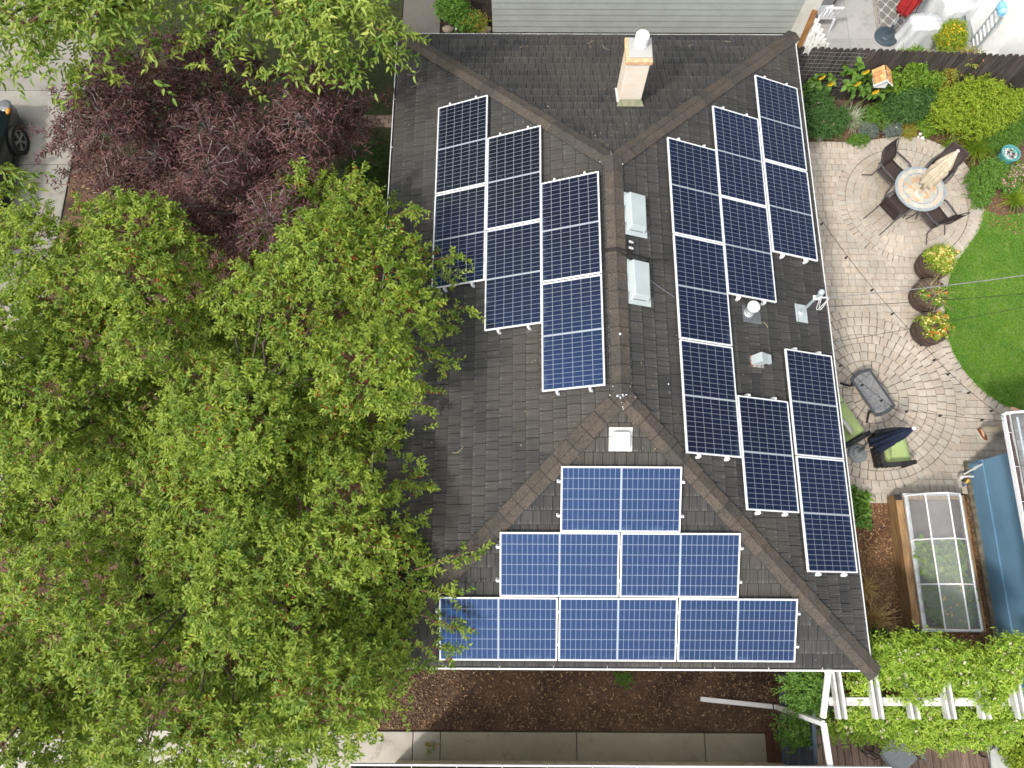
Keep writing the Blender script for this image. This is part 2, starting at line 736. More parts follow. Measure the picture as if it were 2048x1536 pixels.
def conc(name, a, b_, c=None, bump=.25, agg=0.0):
    g = NG(name)
    v = g.obj()
    n1 = g.noise(v, 1.1, 6, .65)
    col = g.mix(g.ramp(n1, .35, .68), a, b_)
    if c:
        col = g.mix(g.ramp(g.noise(v, 3.7, 6, .7), .52, .72), col, c)
    sp = g.noise(v, 90, 2)
    col = g.mix(g.ramp(sp, .3, .75), tuple(x * .8 for x in a), col) if agg else g.mix(.12, col, sp, 'MULTIPLY')
    k = g.math('MULTIPLY_ADD', g.attr(), .18, .9)
    col = g.mix(1.0, col, k, 'MULTIPLY')
    g.l(col, g.b.inputs['Base Color'])
    g.b.inputs['Roughness'].default_value = .9
    g.bump(g.noise(v, 130, 3), bump, .01)
    return g.m


CONC = conc('pale_concrete', (.40, .375, .33), (.32, .30, .26), (.24, .215, .18))
CONC_ST = conc('stained_concrete', (.38, .345, .27), (.27, .24, .175), (.17, .145, .105), agg=1)
CONC_G = conc('grey_concrete', (.31, .305, .295), (.36, .35, .335), (.25, .235, .225))
CONC_D = conc('driveway_concrete', (.285, .27, .235), (.225, .212, .185), (.16, .145, .12))
AGG = conc('exposed_aggregate', (.13, .12, .105), (.17, .155, .14), (.09, .08, .07), bump=.6, agg=1)

b = MB()                                                     # driveway: cast slabs with open joints
for i in range(12):
    y = -9.6 + i * 2.05
    for j in range(3):
        x1 = -12.12 - j * 2.3
        b.box((x1 - 1.143, y + 1.0, -.01), (2.284, 2.035, .1))
S('driveway', b, CONC_D, bevel=.008)

b = MB()
xs = [-14.2, -12.6, -11.0, -9.4, -7.8, P(655, 1490).x, P(826, 1490).x, P(881, 1490).x, P(1153, 1490).x, P(1409, 1490).x, P(1531, 1490).x]
xs = [-12.1, -10.6, -9.1, -7.6, -6.4] + xs[5:]
for i in range(len(xs) - 1):
    b.mat = 0 if i < 7 else 1
    b.box(((xs[i] + xs[i + 1]) / 2, -7.94, .0), (xs[i + 1] - xs[i] - .014, .92, .1))
S('sidewalk', b, [CONC, CONC_ST], bevel=.008)

b = MB()
b.prism([(-12.1, -7.46), (3.46, -7.46), (3.46, -5.6), (-3.4, -5.6), (-3.4, 3.7), (-12.1, 5.2)], -.1, .0)
S('mulch_bed', b, MULCH)
b = MB()
b.prism([(-12.08, 5.3), (-3.5, 3.85), (-3.5, 9), (-4.52, 9), (-4.52, 16), (-12.08, 16)], -.1, -.004)
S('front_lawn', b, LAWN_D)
b = MB()
for i in range(5):
    b.box(((P(810, 30).x + P(878, 30).x) / 2, 7.2 + i * 1.6, .0), (.94, 1.588, .08))
S('path', b, AGG, bevel=.006)
b = MB()
b.prism([(-3.56, 6.3), (-2.28, 6.3), (-2.28, 16), (-3.56, 16)], -.1, -.002)
S('soil_strip', b, SOIL)
b = MB()
b.prism([(-3.5, 5.5), (5.2, 5.5), (5.2, 8.5), (-3.5, 8.5)], -.1, -.006)
S('side_yard', b, SOIL)
# neighbour's patio
b = MB()
for i in range(4):
    for j in range(3):
        b.box((5.9 + i * 1.5, 7.5 + j * 1.75, -.02), (1.494, 1.744, .1))
S('neighbour_patio', b, CONC_G, bevel=.005)

# back yard sheets
b = MB()
b.prism([(4.0, 3.6), (12.5, 2.2), (12.5, 6.55), (3.7, 6.65)], -.1, -.004)
S('garden_bed', b, MULCH)
edge_px = [(1967, 427), (1961, 452), (1944, 482), (1921, 512), (1902, 545), (1892, 582), (1888, 618), (1891, 655), (1901, 695),
           (1921, 733), (1950, 768), (1982, 795), (2014, 814), (2050, 824)]
edge = [tuple(P(a, c))[:2] for a, c in edge_px]
b = MB()
b.prism([tuple(P(1935, 400))[:2], tuple(P(2000, 432))[:2], tuple(P(2060, 424))[:2], (13, 3.6), (13, -1.3), (8.6, -1.5), (6.8, 1.0)], -.1, .004)
S('lawn', b, LAWN)
b = MB()
b.prism([(4.0, -7.0), (8.1, -7.0), (8.1, -2.6), (4.0, -2.6)], -.1, .0)
S('dry_mulch_bed', b, MULCH_L)

# ---- patio of concrete pavers
c1, c2 = P(1812, 406), P(1740, 793)
r1 = (P(1950, 406) - c1).length
r2 = (P(1928, 793) - c2).length
outline_px = [(1560, 283), (1640, 284), (1700, 286), (1750, 280), (1790, 275), (1830, 275), (1872, 287), (1912, 312), (1941, 345), (1960, 385)] + edge_px + [(2110, 826)]
outline = [tuple(P(a, c))[:2] for a, c in outline_px] + [(9.5, -2.93), tuple(P(1945, 986))[:2], tuple(P(1850, 990))[:2], tuple(P(1790, 993))[:2], tuple(P(1740, 992))[:2], tuple(P(1700, 985))[:2], (5.0, -2.85), (3.7, -2.85)]
pb = MB()
PZ = .028


def paver(bx, q, rnd=None, dz=0.0):
    z = PZ + random.uniform(-.0018, .0018) + dz
    cx = sum(p[0] for p in q) / 4
    cy = sum(p[1] for p in q) / 4
    ins = .93
    top = [(cx + (p[0] - cx) * ins, cy + (p[1] - cy) * ins, z) for p in q]
    sh = [(p[0], p[1], z - .006) for p in q]
    lo = [(p[0], p[1], z - .05) for p in q]
    n = 4
    fs = [(0, 1, 2, 3)] + [(4 + i, 4 + (i + 1) % n, (i + 1) % n, i) for i in range(n)] + [(8 + i, 8 + (i + 1) % n, 4 + (i + 1) % n, 4 + i) for i in range(n)]
    bx.add(top + sh + lo, fs, random.random() if rnd is None else rnd)


def ring(bx, c, ra, rb, wd, gi=.006, go=.013, dz=0.0, ok=None, gr=.004):
    n = max(6, int(2 * math.pi * (ra + rb) / 2 / wd))
    a0 = random.random()
    for k in range(n):
        jit = random.uniform(-.0015, .0015)
        a, e = a0 + 2 * math.pi * k / n, a0 + 2 * math.pi * (k + 1) / n
        am = (a + e) / 2
        if ok and not ok(c.x + (ra + rb) / 2 * math.cos(am), c.y + (ra + rb) / 2 * math.sin(am)):
            continue
        def pt(r, an, off):
            return (c.x + r * math.cos(an) - off * math.sin(an), c.y + r * math.sin(an) + off * math.cos(an))
        ri, ro = ra + gr + jit, rb - gr + jit
        paver(bx, [pt(ri, a, gi), pt(ro, a, go), pt(ro, e, -go), pt(ri, e, -gi)], None, dz)


inpat = lambda x, y: inside(outline, x, y)
for k in range(1, 9):                                         # dining circle
    ra, rb = r1 * (k - 1) / 9 * .99 + .0, r1 * k / 9 * .99
    ring(pb, c1, max(ra, .02), rb, .19, .0015, .004, .004, inpat, .001)
ring(pb, c1, r1 * .885, r1, .125, .004, .009, .0085, inpat, .001)
nr = 10
for k in range(nr):                                           # lounge circle
    ring(pb, c2, max(.03, r2 * k / nr), r2 * (k + 1) / nr, .165 if k else .12, .004, .0095, .004, inpat)
cw, ch = .19, .155                                             # running bond between the circles
for j in range(0, 64):
    y = -3.4 + j * ch
    x = 3.4 - random.uniform(0, .2)
    while x < 9.6:
        wdt = random.choice((.155, .19, .23))
        xm, ym = x + wdt / 2, y + ch / 2
        x += wdt
        if not all(inpat(xm + i * wdt / 2, ym + k * ch / 2) for i in (-1, 1) for k in (-1, 1)) or (V(xm, ym, 0) - c1).length < r1 - .08 or (V(xm, ym, 0) - c2).length < r2 - .08:
            continue
        g_ = .003
        paver(pb, [(xm - wdt / 2 + g_, ym - ch / 2 + g_), (xm + wdt / 2 - g_, ym - ch / 2 + g_), (xm + wdt / 2 - g_, ym + ch / 2 - g_), (xm - wdt / 2 + g_, ym + ch / 2 - g_)])
# soldier course along the outer edge
ol = smooth_loop(outline, 6)[:(len(outline_px) - 1) * 6]
acc = 0.0
path = [ol[0]]
for p in ol[1:]:
    dx, dy = p[0] - path[-1][0], p[1] - path[-1][1]
    while math.hypot(dx, dy) >= .128:
        s_ = .128 / math.hypot(dx, dy)
        path.append((path[-1][0] + dx * s_, path[-1][1] + dy * s_))
        dx, dy = p[0] - path[-1][0], p[1] - path[-1][1]
pb0, pb1 = V(4.9, -2.92, 0), V(9.4, -2.92, 0)
path2 = [tuple(pb0.lerp(pb1, i / 35))[:2] for i in range(36)]
for a_, e_ in list(zip(path[:-1], path[1:])) + list(zip(path2[:-1], path2[1:])):
    a, e = V(*a_, 0), V(*e_, 0)
    d = (e - a).normalized()
    n_ = V(d.y, -d.x, 0)
    if not inpat(*((a + e) / 2 + n_ * .05)[:2]):
        n_ = -n_
    q = [a + d * .006, a + n_ * .2 + d * .004, e + n_ * .2 - d * .004, e - d * .006]
    paver(pb, [tuple(p)[:2] for p in q], None, .011)


def paver_mat():
    g = NG('concrete_pavers')
    r = g.attr()
    v = g.obj()
    cr = g.n('ShaderNodeValToRGB')
    els = cr.color_ramp.elements
    cols = [(0, (.425, .37, .305)), (.2, (.375, .315, .258)), (.4, (.43, .385, .325)), (.6, (.35, .32, .28)), (.8, (.46, .405, .34)), (1, (.375, .35, .305))]
    els[0].position, els[0].color = 0, (*cols[0][1], 1)
    els[1].position, els[1].color = 1, (*cols[-1][1], 1)
    for p, c in cols[1:-1]:
        e = els.new(p)
        e.color = (*c, 1)
    g.l(r, cr.inputs[0])
    c = g.mix(g.ramp(g.noise(v, 9, 6, .65), .35, .75), cr.outputs[0], (.345, .29, .23))
    c = g.mix(.35, c, g.noise(v, 1.2, 4), 'OVERLAY')
    c = g.mix(.25, c, g.noise(v, 150, 2), 'OVERLAY')
    g.l(c, g.b.inputs['Base Color'])
    g.b.inputs['Roughness'].default_value = .85
    g.bump(g.noise(v, 110, 4), .25, .006)
    return g.m


JOINT = mat('joint_sand', (.125, .105, .085), .95, bump=.3)
b = MB()
b.prism(outline, -.1, .006)
S('patio_base', b, JOINT)
S('patio', pb, paver_mat())


# wood chips scattered on the mulch
def chips(name, poly, n, m, ln=.05, z=.004, keep=None):
    pts = np.array(scatter(poly, n))
    k = len(pts)
    a = rng.uniform(0, 6.28, k)
    t = rng.normal(0, .3, k)
    L = rng.uniform(.35, 1.25, k) * ln
    W = rng.uniform(.12, .35, k) * ln
    d = np.stack([np.cos(a) * np.cos(t), np.sin(a) * np.cos(t), np.sin(t)], 1)
    s = np.stack([-np.sin(a), np.cos(a), rng.normal(0, .3, k)], 1)
    up = np.array([0, 0, 1.0]) * .005
    c = np.concatenate([pts, np.full((k, 1), z) + rng.uniform(.004, .016, (k, 1))], 1)
    q = [c - d * L[:, None] / 2 - s * W[:, None] / 2, c + d * L[:, None] / 2 - s * W[:, None] / 2, c + d * L[:, None] / 2 + s * W[:, None] / 2, c - d * L[:, None] / 2 + s * W[:, None] / 2]
    v = np.stack([x - up for x in q] + [x + up for x in q], 1).reshape(-1, 3)
    b_ = (np.arange(k) * 8)[:, None]
    f = np.concatenate([b_ + np.array([x]) for x in ((4, 5, 6, 7), (0, 1, 5, 4), (1, 2, 6, 5), (2, 3, 7, 6), (3, 0, 4, 7))], 1).reshape(-1, 4)
    o = np_obj(name, v, f, np.repeat(rng.random(k) ** 1.6, 5), m)
    return tag(o, kind='stuff')


def chip_mat(name, a, b_, c):
    g = NG(name)
    r = g.attr()
    col = g.mix(g.ramp(r, .0, .6), a, b_)
    col = g.mix(g.ramp(r, .72, 1.0), col, c)
    g.l(col, g.b.inputs['Base Color'])
    g.b.inputs['Roughness'].default_value = .9
    return g.m


CHIP = chip_mat('wood_chips_dark', (.07, .04, .025), (.19, .115, .068), (.50, .34, .20))
CHIP_L = chip_mat('wood_chips_dry', (.13, .06, .028), (.28, .15, .07), (.48, .32, .17))
t = chips('wood_chips', [(-6.5, -7.42), (3.42, -7.42), (3.42, -5.6), (-6.5, -5.6)], 15000, CHIP, .055)
tag(t, 'dark brown wood chips covering the strip beside the concrete slabs', 'wood chips')
t = chips('wood_chips', [(-12, -7.4), (-6.5, -7.4), (-6.5, 4), (-12, 4.5)], 6000, CHIP_L, .07)
tag(t, 'wood chips under the red berried trees', 'wood chips')
t = chips('wood_chips', [(4.2, -6.9), (7.9, -6.9), (7.9, -2.98), (4.2, -2.98)], 14000, CHIP_L, .055)
tag(t, 'reddish brown wood chips around the framed planter bed', 'wood chips')
t = chips('wood_chips', [(4.1, 4.3), (10, 3.0), (10, 6.4), (4.1, 6.4)], 5000, CHIP_L, .05)
tag(t, 'wood chips between the flower bed plants', 'wood chips')

# grass blades on the lawn
GR = leafmat('grass_blades', (.075, .215, .012), (.22, .37, .04), (.36, .36, .09), .3, .6, .93)
lawn_poly = edge + [(10.2, -1.4), (10.2, 3.5), tuple(P(2048, 426))[:2], tuple(P(1997, 434))[:2]]
ragged = []
for i in range(len(edge) - 1):
    a_, e_ = edge[i], edge[i + 1]
    for _ in range(90):
        q_ = random.random()
        d_ = random.gauss(0, .022)
        nx_, ny_ = e_[1] - a_[1], a_[0] - e_[0]
        l_ = math.hypot(nx_, ny_)
        ragged.append((a_[0] + (e_[0] - a_[0]) * q_ + nx_ / l_ * d_, a_[1] + (e_[1] - a_[1]) * q_ + ny_ / l_ * d_))
gp = np.array([(x, y, .0) for x, y in scatter(lawn_poly, 8000)] + [(x, y, .02) for x, y in ragged])
v, f, r = blades(gp, 4, .07, .009, 1.0, .8)
# thinner yellowish patches and lusher green ones
hx = np.sin(gp[:, 0] * 2.3 + 1.7 * np.sin(gp[:, 1] * 1.9)) * np.sin(gp[:, 1] * 2.9 + gp[:, 0])
r = np.clip(r * .75 + np.repeat(np.repeat(hx, 4), 3) * .22 + .08, 0, 1)
t = np_obj('grass', v, f, r, GR)
tag(t, 'bright green mown grass of the back lawn', 'grass', kind='stuff')
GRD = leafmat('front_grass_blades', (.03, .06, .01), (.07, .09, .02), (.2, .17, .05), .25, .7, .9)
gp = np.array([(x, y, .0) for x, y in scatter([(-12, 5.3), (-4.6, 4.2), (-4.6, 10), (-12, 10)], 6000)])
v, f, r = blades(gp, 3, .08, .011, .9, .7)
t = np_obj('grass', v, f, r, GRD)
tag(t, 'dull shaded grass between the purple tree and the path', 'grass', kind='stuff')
gp = np.array([(x, y, .0) for x, y in scatter([(-12, -8.75), (-4.6, -8.75), (-4.6, -8.42), (-12, -8.42)], 1500)])
v, f, r = blades(gp, 3, .08, .011, .9, .7)
t = np_obj('grass', v, f, r, GRD)
tag(t, 'thin yellowish grass strip below the pale sidewalk', 'grass', kind='stuff')

# deck
DECKM = mat('worn_deck_boards', (.225, .155, .115), .7, col2=(.125, .083, .061), ns=5, stretch=(7, .7, 7), rnd=.28, bump=.2, bs=40)
b = MB()
x = 4.02
while x < 8.2:
    b.box((x + .066, -8.25, .09), (.128, 2.5, .03))
    x += .136
b2 = MB()
b2.prism([(4.0, -9.5), (8.2, -9.5), (8.2, -7.0), (4.0, -7.0)], -.1, .07)
S('deck_frame', b2, SOIL)
S('deck', b, DECKM, bevel=.004)
b = MB()
for k in range(2):
    xx = P(1538, 1500).x + .13 * k
    b.box((xx, -7.95, .03), (.12, 1.0, .1))
S('deck_step', b, mat('red_brown_step_boards', (.10, .045, .03), .7, rnd=.2, stretch=(8, .8, 8)), bevel=.004)
# ------------------------------------------------------------------ the house
HW, HL, EZ, RISE = 4.1, 6.14, 2.7, 1.678
TH = math.atan(RISE / HW)
CT, STH = math.cos(TH), math.sin(TH)
SLOPE = HW / CT
FACES = {                      # origin at eave centre, along, upslope, normal
    'S': (V(0, -HL, EZ), V(1, 0, 0), V(0, CT, STH), V(0, -STH, CT), HW),
    'N': (V(0, HL, EZ), V(-1, 0, 0), V(0, -CT, STH), V(0, STH, CT), HW),
    'W': (V(-HW, 0, EZ), V(0, -1, 0), V(CT, 0, STH), V(-STH, 0, CT), HL),
    'E': (V(HW, 0, EZ), V(0, 1, 0), V(-CT, 0, STH), V(STH, 0, CT), HL),
}


def on(face, u, v, h=0.0):
    o, a, up, n, _ = FACES[face]
    return o + a * u + up * v + n * h


def clip(poly, fn):
    out = []
    for i in range(len(poly)):
        p, q = poly[i], poly[(i + 1) % len(poly)]
        a, b_ = fn(p), fn(q)
        if a >= 0:
            out.append(p)
        if (a >= 0) != (b_ >= 0):
            t = a / (a - b_)
            out.append((p[0] + (q[0] - p[0]) * t, p[1] + (q[1] - p[1]) * t))
    return out


house = thing('bungalow', 'bungalow with a dark shingled hip roof carrying the solar panels', 'house', (0, 0, 0))
rf = MB()
EXPO = .232
for face, (o, a, up, n, half) in FACES.items():
    # roof deck
    q = [on(face, -half + .06, .03, -.03), on(face, half - .06, .03, -.03)]
    if face in 'SN':
        q += [on(face, 0, SLOPE, -.03)]
    else:
        q += [on(face, half - HW, SLOPE, -.03), on(face, -half + HW, SLOPE, -.03)]
    rf.add(q, [tuple(range(len(q)))], .2, [(0.01, 0.01)] * len(q))
    ncourse = int(SLOPE / EXPO) + 1
    for c in range(ncourse):
        v0 = .075 + c * EXPO
        v1 = min(v0 + EXPO * 1.12, SLOPE)
        if v0 > SLOPE - .03:
            break
        hu = half - v0 * CT
        u = -hu - random.uniform(0, .15)
        group_tone = random.random()
        gleft = 0
        while u < hu:
            wd = random.uniform(.12, .21)
            if gleft <= 0:
                group_tone = random.random()
                gleft = random.randint(4, 9)
            gleft -= 1
            dv = random.uniform(-.003, .003)
            poly = [(u + .0042, v0 + dv), (u + wd - .0042, v0 + dv), (u + wd - .0042, v1), (u + .0042, v1)]
            u += wd
            poly = clip(poly, lambda p: half - p[1] * CT - p[0])
            if poly:
                poly = clip(poly, lambda p: half - p[1] * CT + p[0])
            if len(poly) < 3:
                continue
            hf = lambda v: .030 - .0265 * (v - v0) / (v1 - v0)
            k = len(poly)
            vs = [on(face, p[0], p[1], hf(p[1])) for p in poly] + [on(face, p[0], p[1], hf(p[1]) - .022) for p in poly]
            off = random.uniform(0, 60)
            uv = [(p[0] + off, p[1] + {'S': 0, 'N': 172, 'W': 344, 'E': 516}[face] * EXPO) for p in poly] * 2
            fs = [tuple(range(k))] + [(i, k + i, k + (i + 1) % k, (i + 1) % k) for i in range(k)]
            rf.add(vs, fs, min(1, max(0, group_tone * .62 + random.random() * .38)), uv)


def shingle_mat():
    g = NG('weathered_roof_shingles')
    uvn = g.n('ShaderNodeUVMap', uv_map='UVMap')
    r = g.attr()
    v = g.obj()
    mp = g.n('ShaderNodeMapping')
    mp.inputs['Scale'].default_value = (48, 1.6, 1)
    g.l(uvn.outputs[0], mp.inputs['Vector'])
    st = g.noise(mp.outputs[0], 1.0, 4, .6)
    c = g.mix(r, (.025, .0252, .026), (.050, .048, .045))
    pat = g.noise(v, .5, 5, .6)
    c = g.mix(g.math('MULTIPLY', g.ramp(pat, .44, .66), .75), c, (.062, .054, .045))
    stk = g.math('MAXIMUM', g.math('MULTIPLY_ADD', st, 1.7, .15), .4)
    c = g.mix(1.0, c, stk, 'MULTIPLY')
    sep = g.n('ShaderNodeSeparateXYZ')
    g.l(uvn.outputs[0], sep.inputs[0])
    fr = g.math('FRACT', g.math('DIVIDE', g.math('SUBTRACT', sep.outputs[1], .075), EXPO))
    # pale worn lower edges; dirt and butt shadow painted dark below the next course
    wear = g.math('MULTIPLY', g.ramp(fr, .30, .0), g.ramp(st, .46, .66))
    c = g.mix(g.math('MULTIPLY', wear, .5), c, (.15, .14, .125))
    dirt_shade = g.math('MULTIPLY', g.ramp(fr, .90, .965), .8)
    c = g.mix(dirt_shade, c, (.008, .008, .0085))
    sp = g.ramp(g.noise(v, 19, 4, .75), .69, .76)
    c = g.mix(g.math('MULTIPLY', sp, .4), c, (.17, .12, .07))
    g.l(c, g.b.inputs['Base Color'])
    g.b.inputs['Roughness'].default_value = .82
    g.b.inputs['Specular IOR Level'].default_value = .35
    g.bump(st, .5, .008)
    return g.m


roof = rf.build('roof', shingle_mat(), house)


def cap_mat():
    g = NG('brown_ridge_cap_shingles')
    v = g.obj()
    uvn = g.n('ShaderNodeUVMap', uv_map='UVMap')
    sep = g.n('ShaderNodeSeparateXYZ')
    g.l(uvn.outputs[0], sep.inputs[0])
    c = g.mix(g.attr(), (.040, .035, .030), (.066, .054, .043))
    c = g.mix(g.math('MULTIPLY', g.ramp(g.noise(v, 2.2, 5), .42, .66), .6), c, (.078, .060, .043))
    c = g.mix(.55, c, g.ramp(g.noise(v, 30, 5, .7), .2, .8), 'OVERLAY')
    # gap shadows painted in the laps; crease and outer edges darkened too
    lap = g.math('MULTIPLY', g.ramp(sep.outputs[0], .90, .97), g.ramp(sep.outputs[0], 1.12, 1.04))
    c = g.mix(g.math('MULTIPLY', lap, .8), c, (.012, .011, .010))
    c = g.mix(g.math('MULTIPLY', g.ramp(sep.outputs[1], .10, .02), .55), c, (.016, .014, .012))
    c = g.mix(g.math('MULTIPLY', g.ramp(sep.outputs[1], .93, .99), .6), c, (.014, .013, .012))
    g.l(c, g.b.inputs['Base Color'])
    g.b.inputs['Roughness'].default_value = .85
    g.bump(g.noise(v, 90, 3), .3)
    return g.m


CAPM = cap_mat()
STEEL_NAIL = mat('galvanised_nail_heads', (.6, .6, .58), .4)


def caps(a, b_, n1, n2, wing=.148, ex=.31):
    """overlapping bent caps from the low end a to the high end b_"""
    d = (b_ - a).normalized()
    L = (b_ - a).length
    mid = (n1 + n2).normalized()
    w1 = n1.cross(d).normalized()
    w2 = n2.cross(d).normalized()
    if w1.dot(n2) > 0:
        w1 = -w1
    if w2.dot(n1) > 0:
        w2 = -w2
    mb, nl = MB(), MB()
    s = 0.0
    while s < L - .03:
        e = min(s + ex * 1.22, L)
        j = random.uniform(-.006, .006)
        rnd = random.random()
        for wv, n_ in ((w1, n1), (w2, n2)):
            p = [a + d * s + mid * .066, a + d * s + wv * (wing + j) + n_ * .058, a + d * e + wv * (wing + j) + n_ * .027, a + d * e + mid * .034]
            q = [x - n_ * .012 for x in p]
            if (p[1] - p[0]).cross(p[2] - p[1]).dot(n_) < 0:
                fs = [(3, 2, 1, 0), (0, 1, 5, 4), (1, 2, 6, 5)]
            else:
                fs = [(0, 1, 2, 3), (4, 5, 1, 0), (5, 6, 2, 1)]
            le = (e - s) / ex
            cu = [(0.001, .0), (0.001, 1.0), (le, 1.0), (le, .0)]
            mb.add(p + q, fs, min(1, max(0, rnd + random.uniform(-.15, .15))), cu + cu)
            c = a + d * (s + ex * 1.08) + wv * (wing - .025) + n_ * .045
            if s + ex < L:
                nl.lathe(c, [(.0105, 0), (.010, .010), (.0, .012)], 6, n_)
        s += ex
    return mb, nl


top_s, top_n = V(0, -HL + HW, EZ + RISE), V(0, HL - HW, EZ + RISE)
N_ = {k: FACES[k][3] for k in FACES}
for a, b_, f1, f2 in ((V(HW + .03, -HL - .03, EZ - .01), top_s, 'S', 'E'), (V(-HW - .0, -HL - .0, EZ), top_s, 'S', 'W'),
                      (V(HW - .02, HL - .02, EZ), top_n, 'N', 'E'), (V(-HW + .17, HL - .17, EZ + .07), top_n, 'N', 'W')):
    m_, n_ = caps(a, b_, N_[f1], N_[f2])
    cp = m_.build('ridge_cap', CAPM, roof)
    nb = n_.build('nail_heads', STEEL_NAIL, roof)
    nb['kind'] = 'stuff'
m_, n_ = caps(top_n + V(0, .12, 0), top_s + V(0, -.12, 0), N_['W'], N_['E'])
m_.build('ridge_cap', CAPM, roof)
n_.build('nail_heads', STEEL_NAIL, roof)['kind'] = 'stuff'

STUCCO = mat('cream_stucco_wall', (.62, .54, .43), .9, bump=.3, bs=120)
wl = MB()
for c, s in (((0, -HL + .5, 1.28), (7.2, .2, 2.56)), ((0, HL - .5, 1.28), (7.2, .2, 2.56)), ((-HW + .5, 0, 1.28), (.2, 2 * HL - 1.2, 2.56)), ((HW - .5, 0, 1.28), (.2, 2 * HL - 1.2, 2.56))):
    wl.box(c, s)
wl.build('wall', STUCCO, house)
sf = MB()
for c, s in (((0, -HL + .3, 2.58), (8.0, .42, .03)), ((0, HL - .3, 2.58), (8.0, .42, .03)), ((-HW + .3, 0, 2.585), (.42, 2 * HL - .22, .03)), ((HW - .3, 0, 2.585), (.42, 2 * HL - .22, .03))):
    sf.box(c, s)
sf.build('soffit', WHITE, house)
for x, y, sx, sy in ((-3.735, -3, .05, 1.2), (-3.735, 1.5, .05, 1.6), (3.735, -1, .05, 1.8), (3.735, 3, .05, 1.2), (-1.5, -5.78, 1.2, .05), (1.5, -5.78, 1.2, .05), (1.5, 5.78, 1.2, .05)):
    wf = MB()
    wf.box((x, y, 1.55), (sx, sy, 1.1))
    wf = wf.build('window', WHITE, house)
    pn = MB()
    ox, oy = (math.copysign(.03, x), 0) if sx < sy else (0, math.copysign(.03, y))
    pn.box((x + ox, y + oy, 1.55), (sx if sx < sy else sx - .16, sy if sy < sx else sy - .16, .94))
    pn.build('pane', mat('window_glass', (.03, .035, .04), .08, spec=.6), wf)

# gutters: open trough, white outer lip, leaf litter lying inside
GUT = mat('white_gutter_metal', (.72, .73, .74), .4, var=.06)
LITTER = mat('gutter_litter', (.075, .055, .045), .95, col2=(.02, .018, .017), ns=45, lo=.42, hi=.6, bump=.8, bs=90)
LITTER_S = mat('grey_gutter_litter', (.15, .145, .135), .95, col2=(.07, .065, .06), ns=35, lo=.4, hi=.62, bump=.8, bs=90)


def gutter(parent, a, b_, out, litter, lip=.016, depth=.105, wid=.115, brackets=0, z=EZ):
    """trough from a to b_ with its outer face on that line"""
    a, b_ = Vector((*a, z)), Vector((*b_, z))
    d = (b_ - a).normalized()
    o_ = Vector(out)
    g = MB()
    L = (b_ - a).length

    def bar(c0, w_, h_, zz):
        g.beam(a + o_ * c0 + V(0, 0, zz), b_ + o_ * c0 + V(0, 0, zz), w_, h_)
    bar(-lip / 2, lip, .022, -.011)                    # rolled lip
    bar(-.006, .006, depth - .02, -depth / 2 - .01)    # outer face
    bar(-wid / 2, wid - .012, .006, -depth)            # floor
    bar(-wid, .006, depth + .01, -depth / 2 + .01)     # back
    go = g.build('gutter', GUT, parent)
    l = MB()
    n = int(L / .12)
    def fn(u, v):
        p = a.lerp(b_, u) - o_ * (.012 + v * (wid - .022))
        return p + V(0, 0, -.055 + .018 * math.sin(u * L * 5) * math.sin(u * L * 1.7) + random.uniform(-.008, .008))
    l.sheet(fn, n, 3)
    l.build('leaf_litter', litter, go)
    if brackets:
        k = int(L / brackets)
        for i in range(k):
            p = a + d * (brackets * (i + .6))
            br = MB()
            br.beam(p - o_ * .004 + V(0, 0, .003), p - o_ * (wid - .005) + V(0, 0, .003), .022, .006, d)
            br.build('bracket', ALU, go)
    return go


gutter(house, (-HW + .0, -HL), (HW, -HL), (0, -1, 0), LITTER_S, .024, brackets=.86)
gutter(house, (HW - .02, HL), (-HW + .24, HL), (0, 1, 0), LITTER, .014)
gutter(house, (-HW, -HL + .12), (-HW, HL - .14), (-1, 0, 0), LITTER, .014, brackets=1.1)
gutter(house, (HW, -HL + .12), (HW, HL - .12), (1, 0, 0), LITTER, .015, brackets=1.1)

# chimney
CH = V(.44, 3.93, 0)
cz = EZ + RISE - (CH.y - top_n.y) * math.tan(TH)
STUC = mat('peach_painted_brick', (.68, .56, .45), .8, col2=(.68, .615, .53), ns=3, bump=.35, bs=26, stretch=(1, 1, 2.2))
cm = MB()
cm.box(CH + V(0, 0, cz + .45), (.40, .44, 1.5))
chim = cm.build('chimney', STUC, house, bevel=.012)
k = MB()
k.box(CH + V(0, 0, cz + 1.19), (.46, .50, .085))
k.build('crown_course', mat('tan_brick_course', (.62, .38, .22), .8, var=.2, ns=12), chim, bevel=.01)
k = MB()
k.box(CH + V(0.02, 0.02, cz + 1.25), (.40, .40, .035))
k.build('mortar_cap', conc('mortar_cap_concrete', (.42, .42, .40), (.36, .36, .345)), chim, bevel=.008)
k = MB()
k.lathe(CH + V(.03, .08, cz + 1.265), [(.115, 0), (.118, .05), (.10, .07), (.098, .12)], 20)
k.build('flue_collar', ALU, chim, smooth=False)
k = MB()
k.lathe(CH + V(.03, .08, cz + 1.385), [(.118, 0), (.118, .085), (.108, .10), (.0, .112)], 20)
k.build('flue_cap', mat('white_flue_cap', (.8, .8, .79), .4, var=.1), chim)
k = MB()
k.box(CH + V(0, -.236, cz + .115), (.41, .03, .035))
k.box(CH + V(-.216, 0, cz + .03), (.03, .46, .05), Matrix.Rotation(-TH, 3, 'X'))
k.build('flashing', ALU, chim)
k = MB()
k.add([CH + V(-.25, -.33, cz + .16), CH + V(.25, -.33, cz + .16), CH + V(.20, -.225, cz + .155), CH + V(-.20, -.225, cz + .155), CH + V(-.2, -.235, cz + .23), CH + V(.2, -.235, cz + .23)],
      [(0, 1, 5, 4), (0, 4, 3), (1, 2, 5)])
